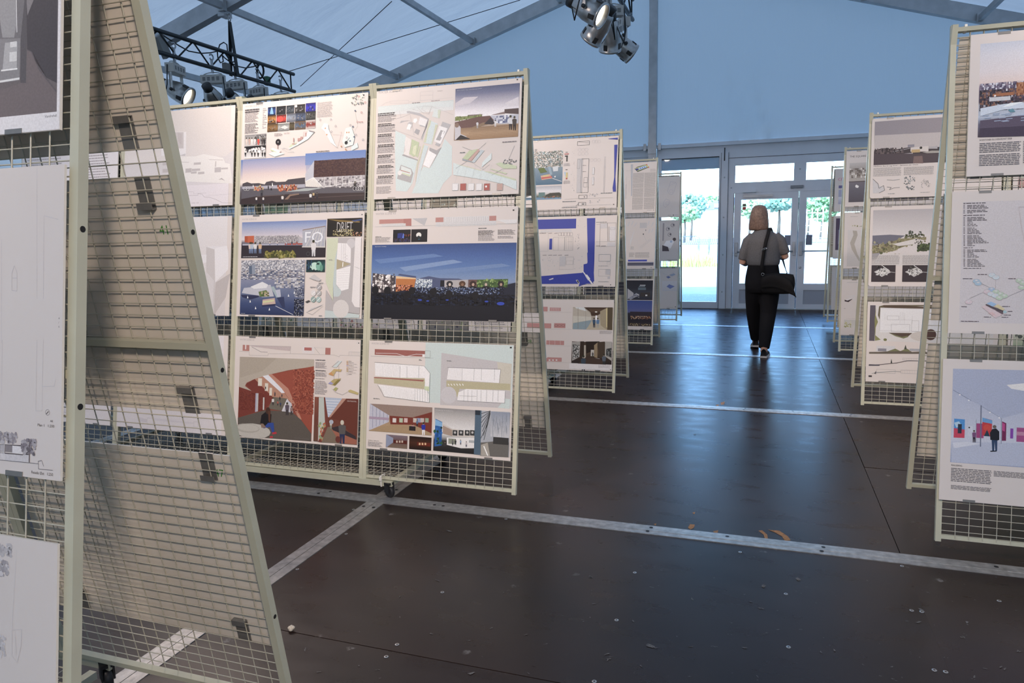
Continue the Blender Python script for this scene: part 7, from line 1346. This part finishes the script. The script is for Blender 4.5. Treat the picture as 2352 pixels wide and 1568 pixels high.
def stage_light(pos, yaw, pitch, lit, label, hang=.16, energy=0, warm=(1, .79, .66), spot=60, open_back=False):
    """pos: centre of the can; yaw 0 aims +y, positive turns to the left; pitch downwards in degrees"""
    x, y, z = pos
    t = empty('stage_light', (x, y, z)); tag(t, label, 'stage light', 'silver stage lights on the trusses')
    Rz = Matrix.Rotation(math.radians(yaw), 4, 'Z')
    A = Rz @ Matrix.Rotation(math.radians(-90 - pitch), 4, 'X')          # local +z = beam direction
    can = MB().lathe([(.0, -.17), (.055, -.17), (.075, -.155), (.085, -.12), (.112, -.02), (.118, .06), (.118, .14), (.128, .145), (.128, .165), (.108, .165), (.105, .10)], A, 24)
    c = can.build('lamp_can', M_CAN, t)
    MB().lathe([(.0, .105), (.06, .112), (.106, .100)], A, 24).build('lens', M_LIT if lit else M_LENS, c)
    for k in range(4):
        a = k*math.pi/2 + .5; d = Vector((math.cos(a), math.sin(a), 0)); cc = A @ (d*.118 + Vector((0, 0, .10))); e = A.to_3x3()
        MB().obox(cc, e @ (d*.006), e @ (Vector((-d.y, d.x, 0))*.022), e @ Vector((0, 0, .03))).build('lens_clip', M_RIB, c)
    hb_ = MB().lathe([(.0, -.24), (.06, -.24), (.062, -.165), (.0, -.165)], A, 16).build('lamp_holder', M_RIB, c)
    tp = .20
    bx_ = MB().add([Rz @ Vector(v) for v in [(sx*.145, sy*.055, zz) for sx in (-1, 1) for sy in (-1, 1) for zz in (tp, tp + .105)]], [(0, 1, 3, 2), (4, 6, 7, 5), (0, 4, 5, 1), (2, 3, 7, 6), (0, 2, 6, 4), (1, 5, 7, 3)]).build('ballast_box', M_BOX, t)
    for sy in (-1, 1):
        for k in range(4):
            v = MB()
            for q in range(4):
                cx = -.095 + k*.063; zc = tp + .035 + q*.012
                v.add([Rz @ Vector(p) for p in [(cx - .02, sy*.0555, zc - .004), (cx + .02, sy*.0555, zc - .004), (cx + .02, sy*.0555, zc + .004), (cx - .02, sy*.0555, zc + .004)]], [(0, 1, 2, 3)])
            tag(v.build('vent', M_VENT, bx_), kind='stuff')
    for sx in (-1, 1):
        yk = MB().add([Rz @ Vector(v) for v in [(sx*.132 + a*.004, b*.018, zz) for a in (-1, 1) for b in (-1, 1) for zz in (-.02, tp + .01)]], [(0, 1, 3, 2), (4, 6, 7, 5), (0, 4, 5, 1), (2, 3, 7, 6), (0, 2, 6, 4), (1, 5, 7, 3)]); yk.build('yoke_arm', M_CAN, t)
        kn = Rz @ Matrix.Translation((sx*.14, 0, 0)) @ Matrix.Rotation(math.pi/2, 4, 'Y'); MB().lathe([(0, -.012), (.02, -.012), (.02, .012), (0, .012)], kn, 10).build('yoke_knob', M_RIB, t)
    bow = [Rz @ Vector((.13*math.cos(a), 0, tp + .105 + .035*math.sin(a))) for a in np.linspace(0, math.pi, 9)]
    MB().tube(bow, .007, 6).build('carry_bow', M_CAN, t)
    MB().box(-.012, .012, -.012, .012, tp + .13, tp + .14 + hang).build('clamp_stem', M_ALU, t)
    MB().tube([(0, .034*math.cos(a), tp + .17 + hang + .034*math.sin(a)) for a in np.linspace(-2.6, 2.6, 13)], .010, 6).build('hook_clamp', M_ALU, t)
    cb = [Rz @ Vector(v) for v in ((.15, -.02, tp + .08), (.17, -.03, .05), (.15, -.09, -.12), (.06, -.16, -.16))] ; cb[-1] = A @ Vector((0, -.02, -.24))
    MB().tube(cb, .007, 6).build('power_cable', M_BLK, t)
    if energy:
        l = bpy.data.lights.new('stage_beam', 'SPOT'); l.energy = energy; l.color = warm; l.spot_size = math.radians(spot); l.spot_blend = .7; l.shadow_soft_size = .09
        lo = link_light(l, t, A @ Matrix.Translation((0, 0, .18)) @ Matrix.Rotation(math.pi, 4, 'X'))
    return t
def link_light(l, t, M):
    o = bpy.data.objects.new('beam', l); COL.objects.link(o); o.parent = t; o.matrix_local = M; return o
zl = ZT - .40
def yT(x, y): return onX(x, y, XT)[1]
Y1, Y2, Y3, Y4, Y5 = (yT(x, y) for x, y in ((400, 128), (487, 152), (540, 168), (592, 184), (645, 199)))
stage_light((XT, Y1, zl), -74, 30, True, 'lit stage light with glowing lens at the near end of the left truss', energy=160)
stage_light((XT, Y2, zl), 12, 38, False, 'unlit stage light with cream ballast box, second on the left truss')
stage_light((XT, Y3, zl), 0, 42, False, 'stage light half hidden behind the stand, third on the left truss')
stage_light((XT, Y4, zl), -15, 42, False, 'stage light with only its ballast box showing, fourth on the left truss')
stage_light((XT, Y5, zl), 5, 45, False, 'stage light behind the stand top, at the far end of the left truss')
zm = 4.12 - .40
def mid(px_, X=-1.7): return onX(px_[0], px_[1], X)
m1 = mid((1352, 22)); m2 = mid((1376, 62)); m3 = mid((1402, 82)); m4 = mid((1428, 106))
def hangs(m): return 4.12 - .036 - (m[2] + .20 + .17)
stage_light(tuple(m1), -98, 30, True, 'lit stage light with glowing lens above the aisle, nearest of its row', hang=max(.05, hangs(m1)), energy=150)
stage_light(tuple(m2), 62, 42, False, 'silver stage light tipped to the left, second above the aisle', hang=max(.05, hangs(m2)))
stage_light(tuple(m3), 14, 58, False, 'silver stage light pointing down, third above the aisle', hang=max(.05, hangs(m3)))
stage_light(tuple(m4), -58, 34, False, 'silver stage light tipped to the right, farthest above the aisle', hang=max(.05, hangs(m4)))
loop(t2, I2, [(-1.66, m1[1] + .2 + .25*k, 4.06 + .06*math.sin(k*1.7)) for k in range(9)], .012)

# lamps of the same rig that stand behind and above the camera
def beam(loc, aim, e, spot=70, col=(1, .79, .66), blend=.8):
    l = bpy.data.lights.new('rig_lamp', 'SPOT'); l.energy = e; l.color = col; l.spot_size = math.radians(spot); l.spot_blend = blend; l.shadow_soft_size = .10
    o = bpy.data.objects.new('rig_lamp', l); COL.objects.link(o); o.location = loc
    o.rotation_euler = (Vector(aim) - Vector(loc)).to_track_quat('-Z', 'Y').to_euler(); return o
beam((-3.4, -.5, 3.95), (-2.4, 3.5, 1.25), 620)
beam((-.2, -1.0, 3.95), (1.25, 3.4, 1.1), 560, 50)
beam((-3.2, 2.75, 3.95), (-2.0, 5.9, 1.2), 330)
beam((2.2, 2.6, 3.95), (1.4, 6.0, 1.2), 270)
beam((-3.0, 5.3, 3.95), (-1.8, 8.5, 1.2), 150)
beam((2.4, 5.2, 3.95), (1.5, 8.5, 1.2), 100)
beam((-4.6, 4.6, 3.8), (-2.2, 1.5, .8), 150, 80)
beam((1.95, -2.1, 3.7), (-1.5, 1.5, .9), 720, 40).data.shadow_soft_size = .28
beam((2.0, .5, 3.9), (-1.3, 4.0, .9), 230, 34)
beam((2.0, 3.1, 3.9), (-1.2, 6.4, .9), 130, 34)

# ------------------------------------------------------------------ outside the doors
M_GRAV = mat('pale_gravel', (.24, .24, .23), .9, noise=(3, .15))
gr = MB().box(-160, 160, YW + .12, 260, -.30, -.06).build('ground', M_GRAV); struct(gr, 'pale sunlit gravel yard outside')
MB().box(-12, 12, YW + .12, YW + 3.2, -.06, -.035).build('gravel_strip', mat('dark_gravel', (.20, .21, .22), .9, noise=(40, .5), bump=(60, .6)), gr)
M_LEAF = [mat('tree_leaves_a', (.16, .27, .12), .7, noise=(1.2, .4)), mat('tree_leaves_b', (.24, .36, .18), .7, noise=(1.2, .4)), mat('tree_leaves_c', (.14, .24, .17), .7, noise=(1.2, .4))]
M_BARK = mat('tree_bark', (.10, .075, .055), .9)
def tree(px_, Y, w, h, kind, label, seed):
    """px_: crown centre in the photo, Y: distance along the yard, w, h: crown half width and half height"""
    r = random.Random(seed); c = onY(px_[0], px_[1], Y); gz = -.06
    t = empty('tree', (c[0], c[1], gz)); tag(t, label, 'tree', 'trees behind the yard')
    mb = MB()
    for k in range(260):
        a, b = r.uniform(0, 2*math.pi), math.acos(r.uniform(-1, 1)); q = r.uniform(.45, 1)**.5
        lump = 1 + .22*math.sin(3*a + seed) * math.sin(2*b + seed)
        p_ = np.array([w*q*lump*math.sin(b)*math.cos(a), w*q*lump*math.sin(b)*math.sin(a), h*q*lump*math.cos(b) + c[2] - gz]); s_ = w*r.uniform(.10, .22)
        n1 = np.array([r.uniform(-1, 1) for _ in range(3)]); n1 /= np.linalg.norm(n1); n2 = np.cross(n1, [r.uniform(-1, 1), r.uniform(-1, 1), 1]); n2 /= np.linalg.norm(n2); n3 = np.cross(n1, n2)
        vs = [p_ + n1*s_, p_ - n1*s_, p_ + n2*s_, p_ - n2*s_, p_ + n3*s_*.6, p_ - n3*s_*.6]
        mb.add(vs, [(0, 2, 4), (2, 1, 4), (1, 3, 4), (3, 0, 4), (2, 0, 5), (1, 2, 5), (3, 1, 5), (0, 3, 5)])
    cr_ = mb.build('crown', M_LEAF[kind], t); tag(cr_, kind='stuff')
    zc = c[2] - gz
    MB().tube([(0, 0, 0), (.1, .05, zc*.5), (0, 0, zc)], [w*.08, w*.06, w*.03], 8).build('trunk', M_BARK, t)
tree((1588, 474), 95, 2.0, 1.5, 2, 'dark rounded tree at the left of the tall window view', 1)
tree((1572, 490), 80, 1.7, .8, 1, 'pale green bush-like tree low beside the left window view', 2)
tree((1612, 470), 120, 1.8, 1.0, 1, 'small light tree behind the dark house roof', 3)
tree((1636, 463), 135, 1.9, .9, 0, 'faint tree rising over the right end of the house roof', 4)
tree((1722, 478), 105, 1.9, 1.2, 1, 'tree seen left of the person through the door glass', 5)
tree((1790, 468), 130, 3.6, .9, 2, 'wide low tree seen right of the person through the door', 6)
tree((1888, 478), 90, 1.9, 1.5, 0, 'round bright tree behind the right door leaf', 7)
tree((1858, 470), 120, 1.8, 1.1, 2, 'distant grey-green tree left of the round tree', 8)
hs = onY(1618, 480, 110); hw = onY(1662, 480, 110)
h_ = empty('house', (hs[0] + 4, 110, -.06)); tag(h_, 'long white house with dark slate roof outside', 'house'); IH = Matrix.Translation((-(hs[0] + 4), -110, .06))
xa, xb = onY(1600, 480, 110)[0], onY(1720, 480, 110)[0]
MB().box(xa, xb, 110, 118, -.06, 4.1).build('wall', mat('white_render', (.75, .74, .72), .8), h_, IH)
rfm = mat('slate_roof', (.12, .16, .24), .6)
MB().add([(xa - .4, 109.4, 4.1), (xb + .4, 109.4, 4.1), (xb + .4, 114, 6.3), (xa + 2.2, 114, 5.4), (xa - .4, 118.6, 4.1), (xb + .4, 118.6, 4.1)], [(0, 1, 2, 3), (3, 2, 5, 4), (0, 3, 4), (1, 5, 2)]).build('roof', rfm, h_, IH)
for k in range(5):
    x = xa + 1 + k*1.5; MB().box(x, x + .7, 109.6, 110.6, 4.35, 4.9).build('dormer', mat('white_render', (.75, .74, .72), .8), h_, IH)
def fence(px0, px1, Y, z0, z1, label):
    a, b = onY(px0, 545, Y)[0], onY(px1, 545, Y)[0]; f = empty('fence_panel', ((a + b)/2, Y, -.06)); tag(f, label, 'fence', 'yard fence panels'); I = Matrix.Translation((-(a + b)/2, -Y, .06))
    M_F = mat('galvanised_fence', (.10, .12, .14), .5, .4)
    for x in (a, b): MB().tube([(x, Y, -.06), (x, Y, z1)], .02, 6).build('fence_post', M_F, f, I)
    for z in (z0, z1): MB().tube([(a, Y, z), (b, Y, z)], .015, 6).build('fence_rail', M_F, f, I)
    g = MB(); n = int((b - a)/.10)
    for k in range(n):
        x = a + (b - a)*k/n; g.tube([(x, Y, z0), (x + .10, Y, z1)], .008, 4, False); g.tube([(x + .10, Y, z0), (x, Y, z1)], .008, 4, False)
    tag(g.build('mesh_infill', M_F, f, I), kind='stuff')
fence(1530, 1604, 42, .55, 1.0, 'dark mesh fence panel behind the left window view, left one')
fence(1606, 1628, 42, .55, 1.0, 'dark mesh fence panel, middle one in the window view')
fence(1630, 1662, 42, .55, 1.0, 'dark mesh fence panel at the right of the window view')
sc_ = onY(1866, 492, 70); t = empty('scaffold_stand', (sc_[0], 70, -.06)); tag(t, 'white scaffold grandstand in front of the right trees', 'grandstand')
for k in range(5):
    for q in range(2): MB().tube([(-.9 + k*.45, q*.8, 0), (-.9 + k*.45, q*.8, 3.0)], .03, 6).build('scaffold_pole', mat('pale_scaffold', (.7, .72, .75), .5), t)
for k in range(5): MB().box(-.95, .95, -.1, .9, .4 + k*.55, .46 + k*.55).build('scaffold_deck', mat('pale_scaffold', (.7, .72, .75), .5), t)
gp = onZ(1592, 612, -.06); tf = MB(); r = random.Random(3)
for k in range(260):
    x, y = r.gauss(0, .55), r.gauss(0, .4); h = r.uniform(.25, .75); lx, ly = r.uniform(-.15, .15), r.uniform(-.1, .1)
    tf.add([(x - .02, y, 0), (x + .02, y, 0), (x + lx, y + ly, h)], [(0, 1, 2)])
g_ = tf.build('grass_tuft', mat('yellow_green_grass', (.30, .42, .08), .8)); g_.location = (gp[0], gp[1], -.06); tag(g_, 'tuft of yellow-green grass in the gravel yard', 'grass', kind='stuff')
